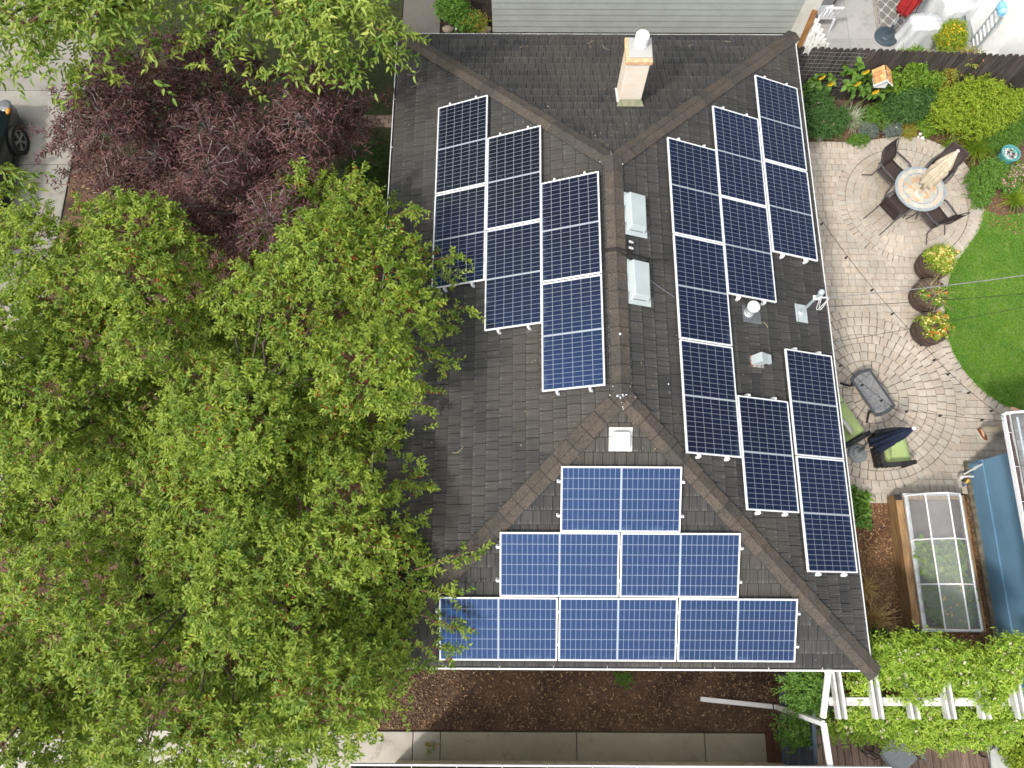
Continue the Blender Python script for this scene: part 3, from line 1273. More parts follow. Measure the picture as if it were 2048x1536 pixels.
k.build('mortar_fillet', mat('mossy_mortar', (.15, .16, .09), .9, col2=(.22, .21, .15), ns=9), chim)

# ---- things on the roof
TWIGM = mat('pale_dry_twig', (.30, .25, .18), .9)
def frame_at(face, u, v, h=0.0, turn=0.0):
    o, a, up, n, _ = FACES[face]
    m = Matrix((a, up, n)).transposed()
    return on(face, u, v, h), (m @ Matrix.Rotation(turn, 3, 'Z'))


def face_uv(face, px, py, h=0.0):
    """(along, upslope) on a roof face seen at a pixel"""
    o, a, up, n, _ = FACES[face]
    d = Vector(RC @ np.array([(px - 1024) / F, -(py - 768) / F, -1.0]))
    c = Vector(CAM)
    t = n.dot(o + n * h - c) / n.dot(d)
    q = c + d * t - o
    return q.dot(a), q.dot(up)


BOXM = mat('pale_grey_vent_metal', (.43, .485, .49), .4, var=.06, metal=.1, ns=2)


def slant_vent(px, py, label):
    u, v = face_uv('E', px, py, .08)
    c, m = frame_at('E', u, v)
    t = thing('roof_vent', label, 'roof vent', on('E', u, v), 'grey box vents beside the ridge')
    T = lambda x, y, z: c + m @ V(x, y, z)
    b = MB()
    b.box(T(0.0, -.02, .028), (.78, .42, .006), m)
    b.build('flange', BOXM, t)
    b = MB()
    pr = [(-.33, -.18, .03), (.35, -.18, .03), (.35, .17, .03), (-.33, .17, .03), (-.27, -.15, .15), (.33, -.16, .15), (.33, .15, .17), (-.27, .14, .17)]
    b.add([T(*p) for p in pr], [(3, 2, 1, 0), (4, 5, 6, 7), (0, 1, 5, 4), (1, 2, 6, 5), (2, 3, 7, 6), (3, 0, 4, 7)])
    b.build('hood', BOXM, t, bevel=.012)
    b = MB()
    b.box(T(-.315, 0, .06), (.012, .24, .03), m @ Matrix.Rotation(-.45, 3, 'Y'))
    b.build('louvre', GREYMETAL, t)
    b = MB()
    for x in (-.37, .37):
        for y in (-.21, .17):
            b.lathe(T(x, y, .03), [(.009, 0), (.009, .01)], 6, FACES['E'][3])
    b.build('screws', STEEL_NAIL, t)['kind'] = 'stuff'


slant_vent(1272, 427, 'pale grey metal roof vent box nearer the chimney, without a cable')
slant_vent(1279, 563, 'pale grey metal roof vent box with a black cable at its corner')

u, v = face_uv('S', 1243, 880, .12)
c, m = frame_at('S', u, v)
t = thing('roof_vent', 'square white plastic roof vent above the lower solar panels', 'roof vent', c)
bm = MB()
bm.box(c + m @ V(0, -.01, .026), (.36, .38, .006), m)
bm.build('flange', mat('aged_white_plastic', (.62, .61, .58), .5, col2=(.5, .48, .44), ns=12, lo=.5, hi=.8), t)
bm = MB()
bm.box(c + m @ V(0, 0, .1), (.27, .27, .13), m)
bm.build('hood', MATS['aged_white_plastic'], t, bevel=.035)

u, v = face_uv('E', 1497, 627, .02)
c, m = frame_at('E', u, v)
t = thing('vent_pipe', 'round metal vent pipe with a white rain cap between the right panels', 'vent pipe', c)
bm = MB()
bm.box(c + m @ V(-.02, -.06, .027), (.3, .38, .005), m)
bm.build('flashing', mat('dark_lead_flashing', (.12, .13, .14), .5), t)
bm = MB()
bm.lathe(c, [(.10, .0), (.085, .08), (.07, .09), (.072, .15), (.062, .16), (.062, .30)], 18)
bm.build('pipe', mat('bright_galvanised_pipe', (.5, .53, .54), .3, metal=.5), t)
bm = MB()
bm.lathe(c + V(0, 0, .30), [(.06, 0), (.105, .02), (.105, .045), (.05, .075), (.0, .09)], 20)
bm.build('rain_cap', mat('shiny_rain_cap', (.82, .83, .83), .28, metal=.2), t)

u, v = face_uv('E', 1510, 722, .0)
c, m = frame_at('E', u, v)
t = thing('roof_vent', 'small grey gooseneck roof vent with a rusty foot', 'roof vent', c)
bm = MB()
bm.box(c + m @ V(-.02, -.02, .026), (.2, .28, .005), m)
bm.build('flange', mat('rusty_flange', (.30, .31, .31), .6, col2=(.22, .09, .04), ns=16, lo=.45, hi=.6), t)
bm = MB()
T = lambda x, y, z: c + m @ V(x, y, z)
pr = [(-.08, -.09, .02), (.08, -.09, .02), (.08, .09, .02), (-.08, .09, .02), (-.08, -.12, .2), (.08, -.12, .2), (.08, .07, .26), (-.08, .07, .26)]
bm.add([T(*p) for p in pr], [(3, 2, 1, 0), (4, 5, 6, 7), (0, 1, 5, 4), (1, 2, 6, 5), (2, 3, 7, 6), (3, 0, 4, 7)])
pr = [(-.08, -.19, .12), (.08, -.19, .12), (.08, -.11, .14), (-.08, -.11, .14), (-.08, -.19, .19), (.08, -.19, .19), (.08, -.11, .203), (-.08, -.11, .203)]
bm.build('hood', BOXM, t, bevel=.006)
bm = MB()
bm.add([T(*p) for p in pr], [(3, 2, 1, 0), (4, 5, 6, 7), (0, 1, 5, 4), (1, 2, 6, 5), (2, 3, 7, 6), (3, 0, 4, 7)])
bm.build('spout', BOXM, t, bevel=.006)

# service mast with wires
u, v = face_uv('E', 1602, 626, .02)
c, m = frame_at('E', u, v)
mast_top = None
t = thing('service_mast', 'grey electrical service mast standing on its square flashing by the gutter', 'mast', c)
bm = MB()
bm.box(c + m @ V(-.01, 0, .027), (.34, .26, .005), m)
bm.build('flashing', BOXM, t)
bm = MB()
bm.lathe(c, [(.06, .0), (.055, .06), (.032, .07)], 14)
bm.tube([c + V(0, 0, .02), c + V(0, 0, .95)], .026, 10)
bm.build('pole', GALV, t)
bm = MB()
mt = c + V(0, 0, .95)
bm.lathe(mt, [(.03, -.06), (.05, -.03), (.052, .02), (.035, .045), (.0, .05)], 12)
bm.build('weatherhead', GALV, t)
bm = MB()
ia = c + V(0, 0, .72)
bm.box(ia, (.09, .075, .03))
bm.tube([ia, ia + V(.19, .0, .01)], .012, 6)
bm.lathe(ia + V(.07, 0, -.03), [(.02, 0), (.028, .03), (.02, .06)], 10)
bm.build('insulator', WHITE, t)
bm = MB()
for k, dx in enumerate((.0, .05)):
    pts = [mt + V(.03, -.01, -.01)]
    for i in range(1, 9):
        s = i / 8
        pts.append(mt.lerp(ia + V(.2, 0, .01), s) + V(.02 + dx * math.sin(s * 3.1), -.10 * math.sin(s * 3.14), -.42 * math.sin(s * 3.14)))
    bm.tube(pts, .008, 5)
bm.build('drip_loop', mat('white_wire_sheath', (.6, .6, .6), .5), t)
attach = ia + V(.2, 0, .01)


def wire(name, pts, rad, m, label, cat, sag=.15, n=24, kids=None):
    b = MB()
    out = []
    for i in range(len(pts) - 1):
        a, e = Vector(pts[i]), Vector(pts[i + 1])
        for k in range(n + (i == len(pts) - 2)):
            s = k / n
            out.append(a.lerp(e, s) - V(0, 0, sag * 4 * s * (1 - s)))
    b.tube(out, rad, 5)
    return tag(b.build(name, m, loc=pts[0]), label, cat), out


wire('power_line', [attach, P(2080, 546, 4.2), P(2500, 470, 5.6)], .008, mat('grey_service_cable', (.2, .2, .2), .5), 'grey twisted service cable running from the mast over the lawn', 'power line', .08)
wire('power_line', [attach + V(.02, -.05, -.3), P(2080, 585, 3.6), P(2500, 520, 5.2)], .005, CABLE, 'thin black wire running just below the grey service cable', 'power line', .06)
wire('power_line', [on('E', -.55, -.02, -.06), P(2080, 608, 3.2), P(2500, 560, 5.0)], .0045, CABLE, 'thin black wire crossing the patio below the mast, lowest of the wires', 'power line', .05)

# cables over the ridge between the arrays
wire('conduit', [on('W', -.42, SLOPE - .3, .06), V(0, .42, EZ + RISE + .07), on('E', .36, SLOPE - .28, .05), on('E', .33, SLOPE - .62, .05), on('E', .4, SLOPE - .98, .04)], .011, CABLE, 'black cable crossing the ridge from the left array to the right array', 'cable', -.01, 8)
p_ = face_uv('E', 1297, 527, .05)
wire('conduit', [on('W', -.40, SLOPE - .3, .06), V(0, .38, EZ + RISE + .07), on('E', .22, SLOPE - .3, .05), on('E', .16, SLOPE - .48, .05), on('E', p_[0] + .12, p_[1] - .02, .05), on('E', p_[0], p_[1], .03)], .011, CABLE, 'black cable crossing the ridge and ending at a grey vent box', 'cable', -.008, 8)
p_ = face_uv('E', 1299, 560, .05)
q_ = face_uv('E', 1350, 594, .05)
wire('conduit', [on('E', *p_, .05), on('E', *q_, .04)], .01, GREYMETAL, 'short cable from the grey vent box to the right array', 'cable', 0, 6)
p_ = face_uv('E', 1393, 912, .05)
q_ = face_uv('S', 1365, 942, .05)
hp = V(.88, -HL + HW - .88, EZ + RISE - .88 * math.tan(TH) + .075)
wire('conduit', [on('E', *p_, .06), hp + V(.06, .06, -.01), on('S', *q_, .06)], .01, CABLE, 'short black cable crossing the lower right hip to the lower array', 'cable', -.01, 8)
for px, py, lb in ((1262, 487, 'upper of two small metal cable supports right of the ridge'), (1262, 499, 'lower of two small metal cable supports right of the ridge')):
    u, v = face_uv('E', px, py, .03)
    c, m = frame_at('E', u, v)
    t = thing('cable_support', lb, 'bracket', c, 'cable supports beside the ridge')
    bm = MB()
    bm.box(c + m @ V(0, 0, .03), (.05, .10, .02), m)
    bm.build('foot', BLACK, t, bevel=.004)
    bm = MB()
    bm.box(c + m @ V(.012, .01, .055), (.03, .085, .03), m @ Matrix.Rotation(.3, 3, 'X'))
    bm.build('clip', ALU, t, bevel=.004)

# ------------------------------------------------------------------ solar panels
PL, PW, PT = 1.855, 1.032, .036


def cell_mat():
    g = NG('solar_cells')
    v = g.obj()
    sep = g.n('ShaderNodeSeparateXYZ')
    g.l(v, sep.inputs[0])
    x, y = sep.outputs[0], sep.outputs[1]
    ax = g.math('ABSOLUTE', x)
    hx = g.math('SUBTRACT', ax, .013)
    cwx, cwy = (PL / 2 - .013 - .026) / 11, (PW - .052) / 6
    fx = g.math('PINGPONG', g.math('ADD', hx, 0.0), cwx / 2)      # distance to the nearest column line
    fx = g.math('PINGPONG', hx, cwx / 2)
    yy = g.math('ADD', y, cwy * 60)
    fy = g.math('PINGPONG', yy, cwy / 2)
    lx = g.ramp(fx, .0030, .0014)
    ly = g.ramp(fy, .0036, .0020)
    line = g.math('MAXIMUM', lx, ly)
    line = g.math('MAXIMUM', line, g.ramp(ax, .0165, .0145))
    # fine busbars along x
    by = g.math('PINGPONG', yy, cwy / 18)
    bus = g.math('MULTIPLY', g.ramp(by, .0016, .0006), .07)
    oi = g.n('ShaderNodeObjectInfo')
    cellr = g.n('ShaderNodeTexWhiteNoise', noise_dimensions='3D')
    fl = g.n('ShaderNodeCombineXYZ')
    g.l(g.math('FLOOR', g.math('DIVIDE', x, cwx)), fl.inputs[0])
    g.l(g.math('FLOOR', g.math('DIVIDE', yy, cwy)), fl.inputs[1])
    g.l(oi.outputs['Random'], fl.inputs[2])
    g.l(fl.outputs[0], cellr.inputs['Vector'])
    k = g.math('MULTIPLY_ADD', cellr.outputs['Value'], .35, .82)
    k = g.math('MULTIPLY', k, g.math('MULTIPLY_ADD', oi.outputs['Random'], .5, .75))
    c = g.mix(1.0, (.0032, .0044, .012), k, 'MULTIPLY')
    c = g.mix(bus, c, (.3, .34, .4))
    # dried dirt washed to the edges
    dn = g.n('ShaderNodeVectorMath', operation='ADD')
    cb = g.n('ShaderNodeCombineXYZ')
    g.l(g.math('MULTIPLY', oi.outputs['Random'], 50), cb.inputs[0])
    g.l(v, dn.inputs[0])
    g.l(cb.outputs[0], dn.inputs[1])
    dirt_shade = g.noise(dn.outputs[0], 5, 7, .72, .6)
    edge_ = g.math('MULTIPLY', g.ramp(y, -PW / 2 + .14, -PW / 2 + .02), g.ramp(dirt_shade, .45, .62))
    dirt_shade = g.math('MAXIMUM', g.math('MULTIPLY', g.ramp(dirt_shade, .6, .8), .16), g.math('MULTIPLY', edge_, .13))
    c = g.mix(dirt_shade, c, (.25, .34, .45))
    c = g.mix(line, c, (.29, .32, .36))
    g.l(c, g.b.inputs['Base Color'])
    g.b.inputs['Roughness'].default_value = .35
    g.b.inputs['Specular IOR Level'].default_value = .25
    # anti-reflection coated glass: bluish mirror of the sky
    gl = g.n('ShaderNodeBsdfGlossy')
    gl.inputs['Roughness'].default_value = .12
    gl.inputs['Color'].default_value = (.025, .235, .80, 1)
    lw = g.n('ShaderNodeLayerWeight')
    lw.inputs['Blend'].default_value = .25
    fac = g.math('MULTIPLY_ADD', lw.outputs['Fresnel'], .16, .09)
    fac = g.math('MULTIPLY', fac, g.math('SUBTRACT', 1.0, g.math('MULTIPLY', line, .8)))
    mx = g.n('ShaderNodeMixShader')
    g.l(fac, mx.inputs[0])
    g.l(g.b.outputs[0], mx.inputs[1])
    g.l(gl.outputs[0], mx.inputs[2])
    g.l(mx.outputs[0], g.out.inputs['Surface'])
    return g.m


def make_panel():
    t = thing('solar_panel', 'solar panel', 'solar panel')
    b = MB()
    fw = .02
    b.box((0, PW / 2 - fw / 2, 0), (PL, fw, PT))
    b.box((0, -PW / 2 + fw / 2, 0), (PL, fw, PT))
    b.box((PL / 2 - fw / 2, 0, 0), (fw, PW - 2 * fw, PT))
    b.box((-PL / 2 + fw / 2, 0, 0), (fw, PW - 2 * fw, PT))
    b.build('frame', mat('anodised_aluminium_frame', (.80, .81, .82), .35, var=.03, metal=.15), t, bevel=.003)
    b = MB()
    b.box((0, 0, PT / 2 - .008), (PL - 2 * fw - .001, PW - 2 * fw - .001, .006))
    b.build('cells', cell_mat(), t)
    b = MB()
    b.box((0, 0, -.008), (PL - 2 * fw - .002, PW - 2 * fw - .002, .004))
    b.build('backsheet', mat('white_backsheet', (.6, .6, .6), .6), t)
    b = MB()
    b.box((0, .25, -.022), (.12, .1, .02))
    b.build('junction_box', BLACK, t)
    return t


proto = make_panel()
PH = .115
spots = []
for n_, vc, us, lab in ((1, 2.83, (0,), ('single topmost blue panel of the lower array, above the row of two',)),
                        (2, 1.785, (-.938, .938), ('left of the two blue panels in the middle row of the lower array', 'right of the two blue panels in the middle row of the lower array')),
                        (3, .735, (-1.885, -.008, 1.87), ('blue panel at the left end of the bottom row beside the gutter', 'blue panel in the centre of the bottom row beside the gutter', 'blue panel at the right end of the bottom row beside the gutter'))):
    for u, lb in zip(us, lab):
        spots.append(('S', u, vc, lb))
# on the W face the along axis points to -y, on the E face to +y
for vc, yc, nm in ((1.62, 2.075, 'outermost column on the left slope, nearest the purple tree'), (2.665, 1.145, 'middle column on the left slope'), (3.69, -.02, 'column on the left slope beside the ridge')):
    for s, w_ in ((.94, 'upper'), (-.94, 'lower')):
        spots.append(('W', -(yc + s), vc, f'{w_} dark panel of the {nm}'))
for vc, ys, nm in ((2.875, (1.8, -.075, -1.95), 'tall inner column on the right slope beside the grey vents'), (1.84, (2.74, .87), 'upper middle column on the right slope'), (.77, (3.74, 1.86), 'upper outer column on the right slope beside the patio gutter')):
    for yc, w_ in zip(ys, ('top', 'middle', 'bottom') if len(ys) == 3 else ('top', 'bottom')):
        spots.append(('E', yc, vc, f'{w_} navy panel of the {nm}'))
spots.append(('E', -2.77, 1.815, 'lone navy panel in the lower middle column on the right slope'))
spots.append(('E', -1.82, .72, 'upper black panel of the lower outer column on the right slope'))
spots.append(('E', -3.69, .72, 'lower navy panel of the lower outer column on the right slope'))
for i, (face, u, v, lb) in enumerate(spots):
    c, m = frame_at(face, u, v, PH)
    o = proto if i == 0 else dup(proto, c)
    o.location = c
    o.rotation_euler = m.to_euler()
    o['label'] = lb
    o['group'] = 'solar panels on the hip roof'

# mounting rails with their standoffs and end clamps
RAIL = mat('bright_rail_metal', (.78, .79, .79), .4, metal=.2)


def rails(face, u0, u1, vc, where):
    for dv, w_ in ((.27, 'upslope'), (-.27, 'downslope')):
        a, b_ = on(face, u0 - .06, vc + dv, .07), on(face, u1 + .06, vc + dv, .07)
        t = thing('mounting_rail', f'white {w_} mounting rail under the {where}', 'rail', a, 'mounting rails under the solar panels')
        b = MB()
        up = FACES[face][3]
        b.beam(a, b_, .03, .05, up)
        b.build('bar', RAIL, t)
        k = int((u1 - u0) / 1.2) + 1
        for i in range(k + 1):
            p = on(face, u0 - .04 + (u1 - u0 + .08) * i / k, vc + dv, .0)
            b = MB()
            b.box(p + up * .035, (.04, .04, .03), Matrix((FACES[face][1], FACES[face][2], up)).transposed())
            b.build('foot', RAIL, t)
        for u in (u0 - .03, u1 + .03):
            b = MB()
            b.box(on(face, u, vc + dv, .108), (.04, .034, .045), Matrix((FACES[face][1], FACES[face][2], up)).transposed())
            b.build('end_clamp', RAIL, t, bevel=.004)


hp2 = PL / 2
rails('S', -hp2, hp2, 2.83, 'topmost panel of the lower array')
rails('S', -.938 - hp2, .938 + hp2, 1.785, 'middle row of the lower array')
rails('S', -1.885 - hp2, 1.87 + hp2, .735, 'bottom row of the lower array')
for vc, yc, nm in ((1.62, 2.075, 'outermost column on the left slope'), (2.665, 1.145, 'middle column on the left slope'), (3.69, -.02, 'left slope column beside the ridge')):
    rails('W', -yc - .94 - hp2, -yc + .94 + hp2, vc, nm)
rails('E', -1.95 - hp2, 1.8 + hp2, 2.875, 'tall inner column on the right slope')
rails('E', .87 - hp2, 2.74 + hp2, 1.84, 'upper middle column on the right slope')
rails('E', 1.86 - hp2, 3.74 + hp2, .77, 'upper outer column on the right slope')
rails('E', -2.77 - hp2, -2.77 + hp2, 1.815, 'lone lower middle panel on the right slope')
rails('E', -3.69 - hp2, -1.82 + hp2, .72, 'lower outer column on the right slope')

# fallen twigs, leaf scraps and bird droppings lying on the shingles
for face, px, py, L_, tn_ in (('N', 1188, 82, .3, .4), ('N', 1206, 90, .25, 1.2), ('N', 1385, 90, .16, .3), ('N', 1450, 82, .14, 1.9), ('W', 815, 150, .35, .9), ('W', 822, 175, .3, 1.3), ('W', 832, 163, .2, .2), ('W', 1010, 640, .2, 2.1), ('E', 1535, 655, .18, .3), ('W', 905, 905, .22, 1.1)):
    u, v = face_uv(face, px, py, .03)
    b = MB()
    a0 = on(face, u, v, .036)
    pts = [on(face, u + L_ * s * math.cos(tn_ + .9 * s), v + L_ * s * math.sin(tn_ + .9 * s), .036 + .004 * math.sin(s * 3)) for s in (0, .25, .5, .75, 1)]
    b.tube(pts, [.005, .005, .0045, .004, .003], 5)
    b.tube([pts[2], pts[2] + (pts[3] - pts[2]).cross(FACES[face][3]) * .7], .003, 4)
    tag(b.build('fallen_twig', TWIGM, loc=a0), 'thin pale fallen twig lying on the dark roof shingles', 'twig', 'fallen twigs on the roof')
b = MB()
for _ in range(420):
    face = random.choice('WWWNNSE')
    half = FACES[face][4]
    v = random.uniform(.05, SLOPE - .1) ** 1.0
    u = random.uniform(-1, 1) * (half - v * CT - .1)
    s = random.uniform(.008, .022)
    a = random.uniform(0, 6.28)
    c = on(face, u, v, .034)
    d1 = FACES[face][1] * math.cos(a) + FACES[face][2] * math.sin(a)
    d2 = FACES[face][3].cross(d1)
    n_ = FACES[face][3]
    b.add([c - d1 * s, c + d2 * s * .4 + n_ * .006, c + d1 * s, c - d2 * s * .4 + n_ * .006], [(0, 3, 2, 1)])
tag(b.build('leaf_litter', chip_mat('roof_leaf_scraps', (.10, .06, .03), (.28, .19, .09), (.45, .38, .25)), loc=(0, 0, EZ)), 'tiny dry leaf scraps scattered over the shingles', 'leaf litter', kind='stuff')
b = MB()
for px, py, n in ((1243, 795, 26), (1226, 657, 2), (1241, 668, 2), (912, 58, 1), (905, 134, 3), (1337, 768, 2)):
    for _ in range(n):
        x = V(random.gauss(0, .035), random.gauss(0, .06), 0) if n > 5 else V(random.gauss(0, .01), random.gauss(0, .01), 0)
        q = P(px, py, EZ + RISE + .06) + x
        face = 'W' if q.x < 0 else 'E'
        if n <= 5 and px > 1300:
            u, v = face_uv('E', px, py, .03)
            q = on('E', u, v, .03)
        elif px < 1000:
            u, v = face_uv('W' if py > 100 else 'N', px, py, .03)
            q = on('W' if py > 100 else 'N', u, v, .035)
        else:
            q.z = EZ + RISE + .055 - abs(q.x) * math.tan(TH)
            if q.y < -HL + HW:
                q.z -= (-HL + HW - q.y) * math.tan(TH)
        s = random.uniform(.006, .02)
        b.blob(q, (s, s * random.uniform(.7, 1.4), .005), 4)
bd = b.build('bird_droppings', mat('chalky_droppings', (.55, .58, .60), .8), roof)
bd['kind'] = 'stuff'
# ------------------------------------------------------------------ neighbours, fences, shed, pergola, planter
WOODF = mat('weathered_dark_fence_wood', (.075, .062, .055), .85, col2=(.036, .029, .026), ns=4, stretch=(9, 9, .7), rnd=.3, bump=.3, bs=60)

# north neighbour: long siding wall facing our roof
nh = thing('siding_house', 'neighbouring house with grey green lap siding and a white corner board', 'house', (1.6, 8.6, 0))
SIDING = mat('grey_green_lap_siding', (.37, .395, .37), .65, var=.07, ns=2, bump=.05)
b = MB()
z = 0.0
while z < 3.6:
    b.add([(-2.23, 8.57, z), (5.2, 8.57, z), (5.2, 8.588, z + .192), (-2.23, 8.588, z + .192), (-2.23, 8.63, z), (5.2, 8.63, z)],
          [(0, 1, 2, 3), (4, 5, 1, 0)])
    z += .19
b.box((1.5, 8.74, 1.8), (7.4, .2, 3.6))
b.build('wall', SIDING, nh)
b = MB()
b.box((5.40, 8.62, 1.8), (.4, .14, 3.6))
b.build('corner_board', WHITE_D if False else mat('cream_corner_board', (.66, .64, .58), .6, var=.06), nh)
b = MB()
b.add([(-2.7, 8.25, 3.55), (5.9, 8.25, 3.55), (5.9, 12.5, 5.4), (-2.7, 12.5, 5.4), (5.9, 16.7, 3.55), (-2.7, 16.7, 3.55)], [(0, 1, 2, 3), (3, 2, 4, 5)])
b.build('roof', mat('neighbour_roof_shingles', (.06, .056, .052), .85, var=.3, ns=12, bump=.4), nh)
b = MB()
b.box((1.6, 15.9, 1.8), (7.6, .2, 3.6))
b.box((-2.13, 12.3, 1.8), (.2, 7.2, 3.6))
b.box((5.5, 12.3, 1.8), (.2, 7.2, 3.6))
b.build('outer_wall', SIDING, nh)

# picket fence behind the flower bed
f0, f1 = P(1600, 93, 1.72), P(2048, 110, 1.72)
fd = (f1 - f0)
fd.z = 0
fd.normalize()
fn = V(fd.y, -fd.x, 0)                       # towards our yard
fb = V(f0.x, f0.y, 0) - fd * .35
ft = thing('picket_fence', 'weathered dark wooden picket fence with rounded tops behind the flower bed', 'fence', fb)
n = int(6.6 / .142)
for i in range(n):
    c = fb + fd * (.142 * i)
    h = 1.72 + random.uniform(-.02, .02) - (.22 if i == 4 else 0)
    w2 = .066
    tilt = random.uniform(-.006, .006)
    prof = [(-w2, -.02), (w2, -.02), (w2 + tilt, h - .06), (w2 * .55 + tilt, h - .012), (tilt, h), (-w2 * .55 + tilt, h - .012), (-w2 + tilt, h - .06)]
    b = MB()
    k = len(prof)
    vs = [c + fd * x + V(0, 0, z) for x, z in prof] + [c + fd * x + V(0, 0, z) - fn * .02 for x, z in prof]
    b.add(vs, [tuple(range(k)), tuple(range(2 * k - 1, k - 1, -1))] + [(i_, (i_ + 1) % k, k + (i_ + 1) % k, k + i_) for i_ in range(k)])
    b.build('picket', WOODF, ft)
for z in (.4, 1.3):
    b = MB()
    b.beam(fb - fn * .042 + V(0, 0, z), fb + fd * 6.6 - fn * .042 + V(0, 0, z), .04, .09)
    b.build('rail', WOODF, ft)
# wire trellis on the fence
wt = thing('wire_trellis', 'square wire mesh trellis fixed to the dark picket fence above the sunflowers', 'trellis', fb)
WIREM = mat('pale_wire', (.33, .33, .33), .5)
b = MB()
for i in range(12):
    p = fb + fd * (.45 + i * .1255) + fn * .012
    b.tube([p + V(0, 0, .35), p + V(0, 0, 1.62 - (.02 * (i % 3)))], .0024, 4)
for j in range(11):
    z = .38 + j * .122
    b.tube([fb + fd * (.42 + .15 * k) + fn * .019 + V(0, 0, z + random.uniform(-.008, .008)) for k in range(11)], .0024, 4)
b.build('wire_mesh', WIREM, wt)
# peeling planks and brown board in the corner behind the fence
t = thing('plank_panel', 'old white plank panel with peeling paint leaning behind the picket fence', 'plank panel', P(1628, 80, 0))
PEEL = mat('peeling_white_paint', (.68, .68, .66), .8, col2=(.22, .19, .17), ns=3, stretch=(10, 10, 1.5), lo=.52, hi=.64)
b = MB()
p0, p1 = V(5.05, 7.15, 0), V(5.62, 6.86, 0)
for i in range(7):
    a, e = p0.lerp(p1, i / 7), p0.lerp(p1, (i + .985) / 7)
    q = (a + e) / 2
    hh = 1.75 - .10 * i - random.uniform(0, .02)
    b.beam(q + V(0, 0, .02), q + V(-.02, .28, hh), (e - a).length, .022, (p1 - p0).cross(V(0, 0, 1)))
b.build('planks', PEEL, t)
t = thing('wooden_board', 'orange brown board standing between the siding house and the white planks', 'board', (4.95, 7.2, 0))
b = MB()
b.beam(V(4.93, 7.15, 0), V(4.97, 7.5, 1.9), .12, .03, V(.3, .95, 0))
b.build('board', mat('orange_brown_wood', (.30, .15, .05), .6, col2=(.2, .095, .035), ns=4, stretch=(6, 6, .6)), t)
t = thing('plastic_chair', 'white plastic garden chair half hidden behind the peeling planks', 'chair', P(1638, 50, 0))
c = P(1638, 50, 0)
b = MB()
b.sheet(lambda u, v: c + V(-.2 + .4 * u, -.2 + .4 * v, .43 - .02 * math.sin(v * 3.1)), 4, 4, thick=.012)
b.build('seat', WHITE, t)
b = MB()
for i in range(5):
    x = -.17 + i * .085
    b.beam(c + V(x, -.2, .44), c + V(x * 1.1, -.3, .86), .04, .012, V(0, 1, 0))
b.beam(c + V(-.22, -.3, .87), c + V(.22, -.3, .87), .03, .05)
b.build('backrest', WHITE, t)
for sx in (-.19, .19):
    for sy in (-.2, .2):
        b = MB()
        b.tube([c + V(sx * 1.15, sy * 1.15, 0), c + V(sx, sy, .42)], [.022, .03], 8)
        b.build('leg', WHITE, t)

# the white outbuilding on the right with ladder
wx = P(1935, 70, 0).x
ob = thing('white_outbuilding', 'bright white plastered building behind the picket fence at the top right corner', 'building', (wx + 1.5, 9, 0))
WPL = mat('bright_white_plaster', (.9, .9, .89), .8, var=.04, bump=.05)
b = MB()
b.box((wx + 1.6, 9.75, 1.4), (3.2, 4.9, 2.8))
b.build('wall', WPL, ob)
b = MB()
b.box((wx - .012, 9.75, .12), (.03, 4.92, .24))
b.build('plinth', mat('pale_grey_plinth', (.5, .52, .52), .8), ob)
for yc, zc in ((8.9, 1.75),):
    wb = MB()
    wb.box((wx - .01, yc, zc), (.06, .95, .62))
    wb = wb.build('window', WHITE, ob)
    pb_ = MB()
    for k in (-.23, .23):
        pb_.box((wx - .04, yc + k, zc), (.01, .38, .5))
    pb_.build('pane', mat('grey_window_glass', (.17, .18, .17), .15, spec=.5), wb)
b = MB()
b.add([(wx - .15, 7.1, 2.8), (wx + 3.4, 7.1, 2.8), (wx + 3.4, 12.4, 2.8), (wx - .15, 12.4, 2.8), (wx - .15, 7.1, 2.86), (wx + 3.4, 7.1, 3.1), (wx + 3.4, 12.4, 3.1), (wx - .15, 12.4, 2.86)],
      [(3, 2, 1, 0), (4, 5, 6, 7), (0, 1, 5, 4), (1, 2, 6, 5), (2, 3, 7, 6), (3, 0, 4, 7)])
b.build('roof', WHITE, ob)
lb, lt = P(1944, 94, 0.12), P(2004, 19, 1.75)
ld = thing('ladder', 'pale aluminium ladder leaning on the white building with a blue tag at its top', 'ladder', lb)
ax = (lt - lb).normalized()
sd = ax.cross(V(1, 0, .35)).normalized()
for s in (-.16, .16):
    b = MB()
    b.beam(lb + sd * s, lt + sd * s, .05, .028, sd)
    b.build('stile', GALV, ld)
for i in range(8):
    q = lb.lerp(lt, (i + .5) / 8)
    b = MB()
    b.tube([q - sd * .16, q + sd * .16], .022, 8)
    b.build('rung', ALU, ld)
b = MB()
b.blob(lt + V(-.02, .0, .03), (.1, .19, .12), 6, jit=.25)
b.build('blue_tag', mat('blue_plastic_bag', (.12, .38, .62), .35, col2=(.3, .55, .75), ns=14), ld)

# neighbour's outdoor things
b = MB()
q = [P(1742, 0, 0), P(1766, 70, 0)]
rg = [V(*tuple(P(1742, -40, 0))[:2], .0), V(*tuple(P(1757, 66, 0))[:2], 0), V(*tuple(P(1830, 62, 0))[:2], 0), V(*tuple(P(1818, -40, 0))[:2], 0)]


